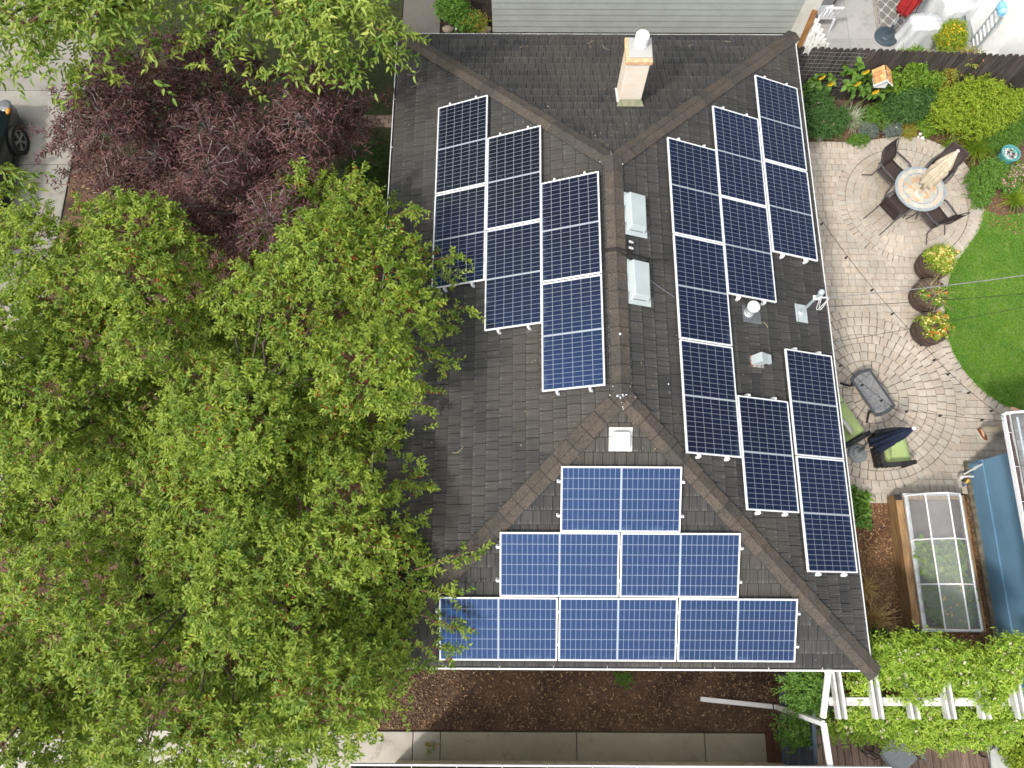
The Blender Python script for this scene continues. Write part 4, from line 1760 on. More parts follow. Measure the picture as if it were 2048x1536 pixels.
def rug_mat():
    g = NG('lattice_rug')
    v = g.obj()
    sp = g.n('ShaderNodeSeparateXYZ')
    g.l(v, sp.inputs[0])
    x, y = sp.outputs[0], sp.outputs[1]
    k = 23.0
    a = g.math('ABSOLUTE', g.math('ADD', g.math('COSINE', g.math('MULTIPLY', x, k)), g.math('COSINE', g.math('MULTIPLY', y, k * .82))))
    line = g.ramp(a, .32, .18)
    c = g.mix(line, (.155, .145, .135), (.40, .38, .35))
    c = g.mix(.3, c, g.noise(v, 120, 2), 'OVERLAY')
    g.l(c, g.b.inputs['Base Color'])
    g.b.inputs['Roughness'].default_value = .95
    return g.m


t = thing('patio_rug', 'grey outdoor rug with a white lattice pattern on the neighbouring patio', 'rug', rg[1])
b.add([p + V(0, 0, .034) for p in rg] + [p + V(0, 0, .042) for p in rg], [(0, 1, 2, 3), (7, 6, 5, 4), (0, 4, 5, 1), (1, 5, 6, 2), (2, 6, 7, 3), (3, 7, 4, 0)])
b.build('pile', rug_mat(), t)
b = MB()
for s in (.02, .075):
    o_ = V(-.01 + s, 0, .045)
    b.beam(rg[0] + o_, rg[1] + o_ + V(0, .02, 0), .018, .006)
b.beam(rg[0] + V(-.03, 0, .04), rg[1] + V(-.03, 0, .04), .05, .014)
b.build('border_stripe', mat('rug_border', (.3, .27, .24), .95), t)


def closed_umbrella(name, label, base, h, top, m_cloth, m_pole, rmax=.13, cloth_from=.35, base_r=.24, m_base=None, lean=None, loose=.2, base_part=True):
    base = Vector(base)
    ax = V(0, 0, 1) if lean is None else Vector(lean).normalized()
    t = thing(name, label, 'umbrella', base)
    b = MB()
    b.tube([base + ax * .03, base + ax * h], .019, 10)
    b.build('pole', m_pole, t)
    b = MB()
    nfold, L = 8, h - cloth_from
    prof = []
    def wob(a, hh):
        s = min(1, max(0, 1 - (hh - cloth_from) / L))
        return 1 + (.30 * math.sin(nfold * a) + .12 * math.sin(2.3 * a + 5 * hh)) * (.35 + .65 * s)
    for i in range(17):
        s = i / 16
        r = rmax * (.62 + loose * 1.6 * max(0, .25 - s) + .38 * math.sin(min(1, s * 1.6) * 1.57)) * (1 - s ** 2.4) + .02
        if .45 < s < .55:
            r *= .86
        prof.append((r, cloth_from + L * s))
    b.lathe(base, prof, 48, ax if lean is not None else None, wob=wob)
    b.build('canopy', m_cloth, t, smooth=True)
    b = MB()
    b.lathe(base + ax * h, [(.024, -.02), (.034, .0), (.034, .03), (.0, .055)], 12)
    b.build('finial', m_pole if top is None else top, t, smooth=True)
    if base_part:
        b = MB()
        r = base_r
        b.lathe(base, [(r, 0), (r, .035), (r * .93, .06), (r * .6, .075), (r * .52, .10), (r * .16, .115), (.034, .16), (.03, .42), (.0, .42)], 30)
        b.build('base', m_base or GREYMETAL, t)
    return t


REDC = mat('red_umbrella_cloth', (.42, .03, .028), .7, col2=(.30, .018, .02), ns=9)
NAVYC = mat('navy_umbrella_cloth', (.011, .016, .038), .7, col2=(.02, .03, .062), ns=9)
CREAM = mat('cream_umbrella_cloth', (.60, .51, .39), .8, col2=(.5, .42, .31), ns=9)
DKB = mat('dark_blue_grey_plastic', (.055, .075, .09), .35, var=.15)
closed_umbrella('patio_umbrella', 'closed red umbrella on a round dark base beside the lattice rug', P(1772, 74, .03), 2.5, None, REDC, GALV, .2, .85, .29, DKB)

COVER = mat('grey_white_furniture_cover', (.62, .635, .65), .55, col2=(.50, .515, .54), ns=2.5, bump=.1, bs=6)


def covered(label, c, sx, sy, h, rot):
    """a cloth cover draped over garden furniture, hem spreading at the ground"""
    t = thing('covered_furniture', label, 'furniture cover', c)
    b = MB()
    n = 40
    rows = [(1.0, h), (1.03, h * .93), (1.07, h * .6), (1.14, h * .25), (1.2, .01)]
    vs, fs = [], []
    ca, sa = math.cos(rot), math.sin(rot)
    for i, (k, z) in enumerate(rows):
        for j in range(n):
            a = 2 * math.pi * j / n
            x, y = math.cos(a), math.sin(a)
            s = 1 / max(abs(x), abs(y)) ** .82
            fold = 1 + .05 * i * math.sin(a * 7 + i * .4) * .5
            x, y = x * s * sx / 2 * k * fold, y * s * sy / 2 * k * fold
            vs.append(c + V(x * ca - y * sa, x * sa + y * ca, z + (random.uniform(-.03, .03) if i < 2 else 0)))
    for i in range(len(rows) - 1):
        for j in range(n):
            j2 = (j + 1) % n
            fs.append((i * n + j, (i + 1) * n + j, (i + 1) * n + j2, i * n + j2))
    o = len(vs)
    m_ = 10
    for j in range(n):
        pass
    cen = c + V(0, 0, h + .03)
    vs.append(cen)
    for j in range(n):
        fs.append((o, j, (j + 1) % n))
    b.add(vs, fs)
    b.build('cover', COVER, t, smooth=True)


covered('white grey furniture cover standing right of the red umbrella by the fence', P(1822, 85, 0), .72, .50, .72, .1)
covered('large grey cover over furniture at the top edge left of the white building', P(1888, 30, 0), .78, .85, .6, .3)


def glass_table(label, c, s, h):
    t = thing('side_table', label, 'side table', c)
    b = MB()
    for k in range(4):
        a = k * math.pi / 2
        d = V(math.cos(a), math.sin(a), 0)
        e = V(-d.y, d.x, 0)
        b.beam(c + d * (s / 2) - e * (s / 2 + .012) + V(0, 0, h), c + d * (s / 2) + e * (s / 2 - .012) + V(0, 0, h), .024, .024)
    b.build('frame', DKB, t)
    b = MB()
    b.box(c + V(0, 0, h), (s - .026, s - .026, .008))
    b.build('glass_top', mat('green_grey_glass', (.16, .21, .19), .08, spec=.6), t)
    for x in (-1, 1):
        for y in (-1, 1):
            b = MB()
            b.tube([c + V(x * s * .55, y * s * .55, 0), c + V(x * s * .47, y * s * .47, h)], .012, 6)
            b.build('leg', DKB, t)


glass_table('square glass side table in front of the yellow flowers by the white building', P(1896, 55, 0), .36, .4)
glass_table('square glass side table behind the red umbrella at the top edge', P(1806, 18, 0), .42, .45)
t = thing('garden_chair', 'dark metal chair leg and foot showing at the top edge by the corner board', 'chair', P(1662, 16, 0))
c = P(1662, 16, 0)
b = MB()
b.tube([c, c + V(.22, .28, .42)], .014, 6)
b.lathe(c, [(.03, 0), (.03, .02), (.0, .025)], 8)
b.build('leg', BLACK, t)
b = MB()
b.tube([c + V(-.18, .3, .0), c + V(0, .38, .43), c + V(.25, .30, .43)], .014, 6)
b.build('leg', BLACK, t)
b = MB()
b.sheet(lambda u, v: c + V(-.02 + .45 * u, .3 + .45 * v, .43), 2, 2, thick=.02)
b.build('seat', BLACK, t)

# ---- birdhouse on a post
bp = P(1757, 166, 1.05)
t = thing('birdhouse', 'white birdhouse with an orange shingled gable roof in the flower bed', 'birdhouse', (bp.x, bp.y, 0))
b = MB()
b.tube([V(bp.x, bp.y, 0), bp], .02, 8)
b.build('post', BLACK, t)
b = MB()
wv = .13
b.add([bp + V(-wv, -wv, 0), bp + V(wv, -wv, 0), bp + V(wv, wv, 0), bp + V(-wv, wv, 0), bp + V(-wv, -wv, .2), bp + V(wv, -wv, .2), bp + V(wv, wv, .2), bp + V(-wv, wv, .2), bp + V(0, -wv, .32), bp + V(0, wv, .32)],
      [(3, 2, 1, 0), (0, 1, 5, 8, 4), (1, 2, 6, 5), (2, 3, 7, 9, 6), (3, 0, 4, 7)])
b.build('box', WHITE, t)
b = MB()
for sx in (-1, 1):
    for k in range(5):
        for j in range(4):
            s0, s1 = k / 5, (k + 1.25) / 5
            y0 = -.2 + j * .1
            a_, e_ = bp + V(sx * .012, 0, .355), bp + V(sx * .21, 0, .175)
            p, q = a_.lerp(e_, s0), a_.lerp(e_, min(1, s1))
            b.add([p + V(0, y0, .004), p + V(0, y0 + .095, .004), q + V(0, y0 + .095, .016), q + V(0, y0, .016), q + V(0, y0, 0), q + V(0, y0 + .095, 0)],
                  [(0, 1, 2, 3) if sx < 0 else (3, 2, 1, 0), (3, 2, 5, 4)])
b.build('roof', mat('orange_shake_shingles', (.50, .17, .06), .8, col2=(.55, .36, .16), ns=22, rnd=.4), t)
b = MB()
for sx in (-1, 1):
    b.beam(bp + V(0, -.205, .35), bp + V(sx * .215, -.205, .165), .02, .03, V(0, 1, 0))
b.build('gable_trim', WHITE, t)

# ------------------------------------------------------------------ blue shed
SHB = mat('blue_painted_wall', (.13, .25, .365), .55, var=.1, ns=1.6, bump=.06, bs=50)
sx0 = 7.84
sy0, sy1 = -2.3, -8.4
sh = thing('blue_shed', 'blue painted shed with white gutter and grey shingle roof at the right edge', 'shed', (9.2, -5.2, 0))
b = MB()
b.box((9.4, (sy0 + sy1) / 2, 1.2), (2 * (9.4 - sx0), sy0 - sy1, 2.3))
for i in range(40):                                       # wide vertical grooved boards
    pass
b.build('wall', SHB, sh)
b = MB()
b.box((sx0 - .012, (sy0 + sy1) / 2, .28), (.03, sy0 - sy1 + .02, .5))
b.build('lower_board', SHB, sh, bevel=.008)
b = MB()
b.box((sx0 - .006, (sy0 + sy1) / 2, 1.32), (.012, sy0 - sy1, .035))
b.build('joint_strip', mat('pale_blue_trim', (.23, .33, .41), .6), sh)
b = MB()
b.box((sx0 - .05, (sy0 + sy1) / 2, .03), (.12, sy0 - sy1 + .1, .1))
b.build('footing', mat('mossy_footing', (.20, .165, .12), .9, col2=(.1, .085, .06), ns=9), sh)
ex, ez = 7.23, 2.3
b = MB()
ra, rb = V(ex + .10, -1.78, ez + .03), V(ex + .10, -8.8, ez + .03)
rise = .42
for c_ in range(9):
    y = -1.82
    x0 = c_ * .235
    while y > -8.7:
        wd_ = random.uniform(.2, .3)
        p = [V(ex + .1 + x0, y, ez + .03 + x0 * rise + .018), V(ex + .1 + x0 + .26, y, ez + .03 + (x0 + .26) * rise + .003)]
        b.add([p[0], p[0] + V(0, -wd_ + .007, 0), p[1] + V(0, -wd_ + .007, 0), p[1], p[0] - V(0, 0, .02), p[0] + V(0, -wd_ + .007, -.02)], [(0, 3, 2, 1), (0, 1, 5, 4)])
        y -= wd_
b.add([(ex + .1, -1.8, ez + .02), (ex + 2.22, -1.8, ez + .02 + 2.12 * rise), (ex + 2.22, -8.75, ez + .02 + 2.12 * rise), (ex + .1, -8.75, ez + .02)], [(0, 1, 2, 3)])
b.add([(ex + 2.22, -1.8, ez + .02 + 2.12 * rise), (ex + 4.4, -1.8, ez), (ex + 4.4, -8.75, ez), (ex + 2.22, -8.75, ez + .02 + 2.12 * rise)], [(0, 1, 2, 3)])
b.build('roof', mat('grey_shed_shingles', (.165, .165, .17), .85, col2=(.115, .115, .12), ns=7, rnd=.25, bump=.4, bs=160), sh)
b = MB()
b.beam((ex + .02, -1.775, ez - .02), (ex + 2.2, -1.775, ez - .02 + 2.18 * rise), .03, .12)
b.beam((ex + 4.4, -1.775, ez - .02), (ex + 2.2, -1.775, ez - .02 + 2.18 * rise), .03, .12)
b.build('bargeboard', WHITE, sh)
g_ = gutter(sh, (ex, -8.7), (ex, -1.77), (-1, 0, 0), mat('pinkish_gutter_litter', (.12, .085, .085), .95, col2=(.05, .04, .04), ns=30, bump=.6), .02, brackets=.62, z=ez, wid=.13)
b = MB()
b.beam((ex + .17, -1.86, ez + .075), (ex + .17, -8.7, ez + .075), .035, .01)
b.build('drip_flashing', GALV, sh)
b = MB()
b.add([(sx0, sy0, 2.3), (11, sy0, 2.3), (9.42, sy0, 3.2), (sx0, sy0 - .05, 2.3), (11, sy0 - .05, 2.3), (9.42, sy0 - .05, 3.2)], [(0, 1, 2), (5, 4, 3), (0, 2, 5, 3), (1, 4, 5, 2)])
b.build('gable_wall', SHB, sh)
# hose tap with a bundle of coloured sprayers
hp = P(1941, 953, .35)
t = thing('garden_hose_sprayer', 'bundle of coloured hose sprayers and fittings hanging on the shed corner', 'hose sprayer', hp)
b = MB()
b.tube([hp + V(.06, 0, 0), hp + V(-.08, 0, .02), hp + V(-.12, 0, -.05)], .02, 8)
b.build('tap', ALU, t)
for k, (cc, dx, dy, dz) in enumerate((((.35, .03, .02), -.02, .04, -.03), ((.55, .35, .03), .0, -.05, -.08), ((.02, .02, .02), -.05, .0, -.07), ((.06, .12, .3), -.01, -.09, -.14), ((.6, .6, .6), -.13, .02, -.05))):
    b = MB()
    q = hp + V(dx, dy, dz)
    b.tube([q, q + V(-.03, -.05, -.02), q + V(-.04, -.07, -.09)], [.03, .024, .018], 8)
    b.build('sprayer', mat(f'sprayer_plastic_{k}', cc, .4), t)
t = thing('garden_trowel', 'pale garden trowel hung on the blue shed above the hose sprayers', 'trowel', P(1945, 938, .5))
q = P(1945, 938, .5)
b = MB()
b.tube([q + V(-.16, -.1, -.06), q + V(.0, .0, .06)], [.014, .016], 8)
b.build('handle', mat('pale_tool_handle', (.5, .5, .47), .6), t)
b = MB()
b.sheet(lambda u, v: q + V(-.02 + .17 * u, -.01 + .09 * u + .07 * (v - .5) * (1 - .6 * u), .06 + .05 * u + .02 * abs(v - .5)), 4, 4, thick=.006)
b.build('blade', mat('pale_tool_blade', (.5, .54, .53), .4, metal=.3), t)

# ------------------------------------------------------------------ planter bed with clear cover
gx0, gx1, gy0, gy1 = 6.06, 7.42, -5.62, -3.0
bedz = .40
WOODB = mat('sunbleached_planter_wood', (.34, .21, .095), .75, col2=(.19, .115, .06), ns=3, stretch=(6, .8, 6), lo=.35, hi=.62, bump=.2)
pl = thing('planter_bed', 'raised wooden planter bed with a white framed clear cover', 'planter', ((gx0 + gx1) / 2, (gy0 + gy1) / 2, 0))
b = MB()
b.box((gx0 + .045, (gy0 + gy1) / 2, bedz / 2), (.15, gy1 - gy0, bedz))
b.build('side_board', WOODB, pl, bevel=.008)
b = MB()
b.box((gx1 - .045, (gy0 + gy1) / 2, bedz / 2), (.09, gy1 - gy0, bedz))
b.build('side_board', WOODB, pl, bevel=.008)
for y in (gy0 + .045, gy1 - .045):
    b = MB()
    b.box(((gx0 + gx1) / 2 + .03, y, bedz / 2 - .004), (gx1 - gx0 - .21, .086, bedz))
    b.build('end_board', WOODB, pl, bevel=.008)
for y in (gy0 + .05, gy1 - .05):
    b = MB()
    b.box((gx0 + .03, y, bedz - .012), (.13, .11, .034))
    b.build('corner_bracket', BLACK, pl)
b = MB()
b.box(((gx0 + gx1) / 2, (gy0 + gy1) / 2, .15), (gx1 - gx0 - .2, gy1 - gy0 - .2, .28))
b.build('soil', mat('planter_soil', (.13, .10, .088), .95, col2=(.085, .064, .055), ns=9, bump=.7, bs=60), pl)
arch = [(gx0 + .12, .44), (gx0 + .14, .50), (6.39, .84), (6.76, .98), (7.09, .80), (7.30, .46)]
cvr = MB()
WPIPE = mat('white_cover_frame', (.8, .8, .8), .4, var=.04)
ys = [gy0 + .06, gy0 + .88, gy0 + 1.72, gy1 - .03]
for y in ys:
    cvr.tube([V(x, y, z) for x, z in arch], .013, 6)
for i in (2, 3, 4):
    cvr.tube([V(arch[i][0], ys[0], arch[i][1]), V(arch[i][0], ys[-1], arch[i][1])], .014, 6)
cvr.build('cover_frame', WPIPE, pl)
b = MB()
b.beam((gx0 + .15, ys[0] - .03, .445), (gx0 + .15, ys[-1] + .02, .445), .075, .05)
b.beam((7.30, ys[0] - .03, .445), (7.30, ys[-1] + .02, .445), .05, .05)
b.beam((gx0 + .1, ys[0] - .03, .44), (7.3, ys[0] - .03, .44), .05, .045)
b.beam((gx0 + .1, ys[-1] + .03, .44), (7.3, ys[-1] + .03, .44), .05, .045)
b.build('sill_rail', mat('silver_rail', (.60, .62, .63), .35, metal=.3), pl)


def film_mat():
    g = NG('clear_cover_panel')
    tr = g.n('ShaderNodeBsdfTransparent')
    tr.inputs['Color'].default_value = (.93, .95, .96, 1)
    g.b.inputs['Base Color'].default_value = (.72, .75, .76, 1)
    g.b.inputs['Roughness'].default_value = .12
    mx = g.n('ShaderNodeMixShader')
    v = g.obj()
    g.l(g.math('MULTIPLY_ADD', g.noise(v, 3, 5), .14, .12), mx.inputs[0])
    g.l(tr.outputs[0], mx.inputs[1])
    g.l(g.b.outputs[0], mx.inputs[2])
    g.l(mx.outputs[0], g.out.inputs['Surface'])
    return g.m


FILM = film_mat()
for j in range(3):
    for i in range(1, 5):
        b = MB()
        (xa, za), (xb, zb) = arch[i], arch[i + 1]
        y0, y1 = ys[j] + .012, ys[j + 1] - .012
        b.add([(xa, y0, za), (xb, y0, zb), (xb, y1, zb), (xa, y1, za)], [(0, 1, 2, 3)])
        b.build('cover_panel', FILM, pl)
for y in (ys[0], ys[-1]):
    b = MB()
    k = len(arch)
    b.add([(x, y, z) for x, z in arch], [tuple(range(k))])
    b.build('end_panel', FILM, pl)
b = MB()
q = P(1880, 1091, .33)
t = thing('wooden_plank', 'pale board with a round hole lying across the soil inside the planter bed', 'board', q)
b.box(q, (.78, .20, .03), -.03)
b.build('board', mat('pale_board', (.42, .36, .27), .7, var=.15, ns=3, stretch=(1, 8, 8)), t, bevel=.004)
b = MB()
b.lathe(q + V(.17, 0, .016), [(.07, 0), (.07, .004), (.05, .006), (.0, .006)], 20)
b.build('round_vent', mat('grey_round_vent', (.16, .16, .15), .6), t)

# ------------------------------------------------------------------ fence panel, pergola, downspouts at the lower right
FEN = mat('slate_blue_fence_boards', (.088, .115, .15), .7, col2=(.07, .09, .118), ns=3, rnd=.2)
fa, fe = P(1556, 1347, 0), P(1563, 1545, 0)
fp = thing('slat_fence', 'slate blue fence of horizontal boards between the mulch strip and the deck', 'fence', fa)
d = (fe - fa)
d.normalize()
L = 2.05
for j in range(11):
    b = MB()
    z = .1 + j * .145
    b.beam(fa + V(0, 0, z), fa + d * L + V(0, 0, z), .022, .137)
    b.build('slat', FEN, fp)
for k in range(3):
    b = MB()
    q = fa + d * (L * k / 2) + V(-.05, 0, 0)
    b.box(q + V(0, 0, .84), (.07, .07, 1.68))
    b.build('post', FEN, fp)
b = MB()
b.beam(fa + V(.0, 0, 1.69), fa + d * L + V(0, 0, 1.69), .06, .03)
b.build('top_rail', FEN, fp)

pg = thing('pergola', 'white pergola with paired rafters overgrown by the flowering vine', 'pergola', (5.1, -6.55, 0))
bz = 2.2
PGW = mat('greyish_white_pergola_paint', (.52, .52, .505), .65, col2=(.36, .355, .34), ns=5, lo=.45, hi=.72)
b = MB()
p0, p1 = P(1655, 1402, bz), P(2100, 1403, bz)
b.beam(p0, p1, .13, .14)
b.build('beam', PGW, pg, bevel=.006)
for px in (1678, 1751, 1822, 1893, 1962, 2032, 2102):
    c0, c1_ = P(px - 6, 1334, bz + .22), P(px + 14, 1439, bz + .22)
    for s in (-.052, .052):
        b = MB()
        c0b, c1b = V(c0.x + s, c0.y, bz + .145), V(c0.x + .0 + s + (.03), c1_.y, bz + .145)
        b.beam(c0b, c1b, .042, .145)
        b.build('rafter', PGW, pg, bevel=.005)
for x in (p0.x + .5, p1.x - .35):
    b = MB()
    b.box((x, p0.y, bz / 2 - .035), (.11, .11, bz - .07))
    b.build('post', PGW, pg, bevel=.006)

DS = mat('white_downspout_metal', (.76, .765, .77), .38, var=.03)


def pipe(mb, pts, w_=.085, h_=.065):
    for i in range(len(pts) - 1):
        a, e = Vector(pts[i]), Vector(pts[i + 1])
        x = (e - a).normalized()
        mb.beam(a - x * .012, e + x * .012, w_, h_, None if abs(x.z) < .9 else V(1, .3, 0))


q0, q1 = P(1656, 1348, 2.60), P(1646, 1434, 2.5)
t = thing('downspout', 'white downspout running from the bungalow gutter towards the pergola post', 'downspout', q0)
b = MB()
pipe(b, [q0, q1])
b.build('pipe', DS, t, bevel=.01)
b = MB()
b.box(q0 + V(0, .06, .02), (.12, .1, .06))
b.build('outlet', DS, t, bevel=.01)
e0 = P(1660, 1532, 2.62)
e1 = P(1647, 1447, 2.5)
e2 = P(1553, 1414, .22)
e1 = V(e1.x, e1.y, 2.5)
e3 = P(1402, 1398, .1)
t = thing('downspout', 'long white downspout bending from the lower gutter down onto the dark mulch', 'downspout', (e2.x, e2.y, 0))
for nm, pp in (('upper_pipe', [e0, e1]), ('drop_pipe', [e1, e2]), ('ground_pipe', [e2, e3])):
    b = MB()
    pipe(b, pp)
    b.build(nm, DS, t, bevel=.01)
for p, q in ((.55, .62),):
    b = MB()
    s = e1.lerp(e2, p)
    b.box(s, (.11, .1, .05))
    b.build('strap', ALU, t)
b = MB()
b.box(e2.lerp(e3, .05), (.02, .1, .08))
b.build('joint', BLACK, t)

# south neighbour: only its gutter and roof edge enter the frame
sn = thing('lower_neighbour_house', 'neighbouring house whose white gutter edges the bottom of the photo', 'house', (-.8, -11, 0))
gy, gxa, gxb = P(1200, 1531, EZ).y, P(700, 1531, EZ).x, P(1783, 1533, EZ).x
gutter(sn, (gxb, gy), (gxa, gy), (0, 1, 0), LITTER, .024, brackets=.7)
b = MB()
b.add([(gxa, gy - .08, EZ + .02), (gxb, gy - .08, EZ + .02), (gxb - .0, gy - 4, EZ + 1.9), (gxa, gy - 4, EZ + 1.9), (gxb, gy - 8, EZ), (gxa, gy - 8, EZ)], [(0, 1, 2, 3), (3, 2, 4, 5)])
b.build('roof', MATS['neighbour_roof_shingles'], sn)
b = MB()
b.box(((gxa + gxb) / 2, gy - 4, 1.33), (gxb - gxa - .7, 7.1, 2.64))
b.build('wall', STUCCO, sn)
# ------------------------------------------------------------------ patio furniture
tc = P(1841, 377, .72)
tc0 = V(tc.x, tc.y, PZ)
TR = .56


def mosaic_mat():
    g = NG('stone_mosaic_top')
    v = g.obj()
    sp = g.n('ShaderNodeSeparateXYZ')
    g.l(v, sp.inputs[0])
    x, y = sp.outputs[0], sp.outputs[1]
    r = g.math('SQRT', g.math('ADD', g.math('MULTIPLY', x, x), g.math('MULTIPLY', y, y)))
    a = g.math('DIVIDE', g.math('ARCTAN2', y, x), 2 * math.pi)
    vo = g.n('ShaderNodeTexVoronoi')
    vo.inputs['Scale'].default_value = 11
    g.l(v, vo.inputs['Vector'])
    vd = g.n('ShaderNodeTexVoronoi', feature='DISTANCE_TO_EDGE')
    vd.inputs['Scale'].default_value = 11
    g.l(v, vd.inputs['Vector'])
    sc_ = g.n('ShaderNodeSeparateXYZ')
    g.l(vo.outputs['Color'], sc_.inputs[0])

    def stones(val):
        cr = g.n('ShaderNodeValToRGB')
        cr.color_ramp.interpolation = 'CONSTANT'
        e = cr.color_ramp.elements
        e[0].color = (.46, .36, .25, 1)
        e[1].position, e[1].color = .25, (.47, .31, .18, 1)
        for p, c in ((.42, (.36, .37, .33)), (.6, (.52, .43, .32)), (.78, (.43, .30, .20)), (.88, (.55, .50, .42))):
            q = e.new(p)
            q.color = (*c, 1)
        g.l(val, cr.inputs[0])
        return cr.outputs[0]
    centre = g.mix(g.ramp(vd.outputs['Distance'], .03, .01), stones(sc_.outputs[0]), (.38, .35, .31))

    def band(n, off):
        k = g.math('ADD', g.math('MULTIPLY', a, n), off)
        fr = g.math('PINGPONG', k, .5)
        wn = g.n('ShaderNodeTexWhiteNoise', noise_dimensions='1D')
        g.l(g.math('FLOOR', g.math('ADD', k, .5)), wn.inputs['W'])
        return fr, wn.outputs['Value']
    f1_, w1_ = band(26, 0)
    big = g.mix(g.ramp(f1_, .46, .49), stones(w1_), (.2, .22, .24))
    big = g.mix(.5, big, (.47, .43, .36))
    f2_, w2_ = band(84, .3)
    small = g.mix(w2_, (.17, .21, .26), (.33, .36, .38))
    small = g.mix(g.ramp(f2_, .38, .46), small, (.45, .44, .42))
    col = centre
    for rr, c in ((.36, small), (.395, big), (.495, small), (.53, (.25, .28, .30))):
        col = g.mix(g.math('GREATER_THAN', r, rr), col, c)
    g.l(col, g.b.inputs['Base Color'])
    g.b.inputs['Roughness'].default_value = .5
    g.bump(g.noise(v, 60, 3), .15, .005)
    return g.m


t = thing('mosaic_table', 'round mosaic stone patio table with a blue grey tile rim', 'table', tc0)
b = MB()
b.lathe(V(tc.x, tc.y, .69), [(TR - .02, 0), (TR, .006), (TR, .026), (TR - .006, .032), (.022, .032)], 64)
b.build('tabletop', mosaic_mat(), t)
for k in range(4):
    b = MB()
    a = k * math.pi / 2 + .5
    d = V(math.cos(a), math.sin(a), 0)
    b.tube([tc0 + d * .42, tc0 + d * .36 + V(0, 0, .2), tc0 + d * .2 + V(0, 0, .42), tc0 + d * .34 + V(0, 0, .66)], .018, 8)
    b.build('leg', BRONZE, t)
closed_umbrella('patio_umbrella', 'closed cream umbrella standing through the mosaic table', V(tc.x, tc.y, PZ), 2.12, mat('cream_finial', (.66, .6, .5), .5), CREAM, mat('wooden_umbrella_pole', (.28, .17, .08), .5), .165, .95, .22, BRONZE, loose=.35)


def make_chair():
    t = thing('sling_chair', 'x', 'chair')
    wd, z0 = .47, .42
    b = MB()
    b.sheet(lambda u, v: V((u - .5) * wd, .24 - .48 * v, z0 + .03 - .035 * math.sin(v * 2.6) + .02 * (1 - v)), 6, 8, thick=.012)
    b.build('seat', BROWNCH, t, smooth=True)
    b = MB()
    b.sheet(lambda u, v: V((u - .5) * wd * (1 - .10 * v * v), -.24 - .05 * v - .16 * v ** 1.5 + .035 * math.sin(v * 6.5), z0 + .02 + .62 * v + .02 * math.sin(u * 3.14) * v), 6, 12, thick=.012)
    b.build('backrest', BROWNCH, t, smooth=True)
    for s in (-1, 1):
        b = MB()
        x = s * (wd / 2 + .012)
        b.tube([V(x, .25, z0), V(x, 0, z0 - .01), V(x, -.24, z0), V(x * .96, -.29, z0 + .28), V(x * .9, -.42, z0 + .62)], .013, 6)
        b.build('side_rail', BRONZE, t)
        b = MB()
        b.tube([V(x, .25, z0), V(x * 1.04, .27, .2), V(x * 1.05, .31, 0)], .014, 6)
        b.build('leg', BRONZE, t)
        b = MB()
        b.tube([V(x, -.24, z0 - .01), V(x * 1.02, -.26, .22), V(x * 1.05, -.40, .05), V(x * 1.05, -.43, 0)], .014, 6)
        b.build('leg', BRONZE, t)
        b = MB()
        pts = [V(x * 1.08, .22, z0 + .20), V(x * 1.15, .1, z0 + .235), V(x * 1.15, -.1, z0 + .23), V(x * 1.0, -.30, z0 + .25)]
        for i in range(3):
            b.beam(pts[i] - (pts[i + 1] - pts[i]).normalized() * .006, pts[i + 1], .042, .016)
        b.tube([V(x, .24, z0), V(x * 1.08, .24, z0 + .1), V(x * 1.08, .21, z0 + .2)], .012, 6)
        b.build('arm', BRONZE, t)
    return t


ch = make_chair()
chairs = [((1783, 345), 'brown sling chair at the mosaic table nearest the upper left flower bed'),
          ((1868, 352), 'brown sling chair behind the closed cream umbrella'),
          ((1788, 416), 'brown sling chair left below the mosaic table seen over its backrest'),
          ((1867, 432), 'brown sling chair nearest the lawn with its back turned to the flower barrel')]
for i, ((px, py), lbl) in enumerate(chairs):
    q = P(px, py, .44)
    o = ch if i == 0 else dup(ch, q)
    dx, dy = tc.x - q.x, tc.y - q.y
    ang = math.atan2(dy, dx) - math.pi / 2 + (0, .05, .04, -.1)[i]
    o.location = (q.x, q.y, PZ)
    o['_loc'] = (q.x, q.y, PZ)
    o.rotation_euler = (0, 0, ang)
    tag(o, lbl, 'chair', 'brown sling chairs around the mosaic table')

# coffee table
cq = [P(1740, 736, .43), P(1791, 811.6, .43), P(1751, 833, .43), P(1699.5, 758, .43)]
cen = sum(cq, V(0, 0, 0)) / 4
lx = ((cq[1] - cq[0]) + (cq[2] - cq[3])) / 2
ly = ((cq[0] - cq[3]) + (cq[1] - cq[2])) / 2
ux, uy = lx.normalized(), (ly - lx.normalized() * ly.dot(lx.normalized())).normalized()
hl, hw = lx.length / 2, ly.length / 2
t = thing('coffee_table', 'dark framed glass coffee table with rounded ends on the lounge circle', 'coffee table', (cen.x, cen.y, PZ))
ot = []
for i in range(9):
    s = -1 + i / 4
    ot.append((hl + .055 * (1 - s * s), -s * hw))
for i in range(9):
    s = -1 + i / 4
    ot.append((-hl - .055 * (1 - s * s), s * hw))
b = MB()
n = len(ot)
vs = []
for k, zz in ((1, .0), (1, .028), (.0, .028), (0, .0)):
    for x, y in ot:
        if k == 0:
            x, y = x * (1 - .062 / hl), y * (1 - .05 / hw)
        vs.append(cen + ux * x + uy * y + V(0, 0, zz - .014))
b.add(vs, [(k * n + i, k * n + (i + 1) % n, ((k + 1) % 4) * n + (i + 1) % n, ((k + 1) % 4) * n + i) for k in range(4) for i in range(n)])
b.build('rim', mat('dark_table_rim', (.055, .058, .065), .4), t, bevel=.003)
gm = NG('clear_table_glass')
tr = gm.n('ShaderNodeBsdfTransparent')
tr.inputs['Color'].default_value = (.86, .87, .88, 1)
gm.b.inputs['Base Color'].default_value = (.30, .31, .33, 1)
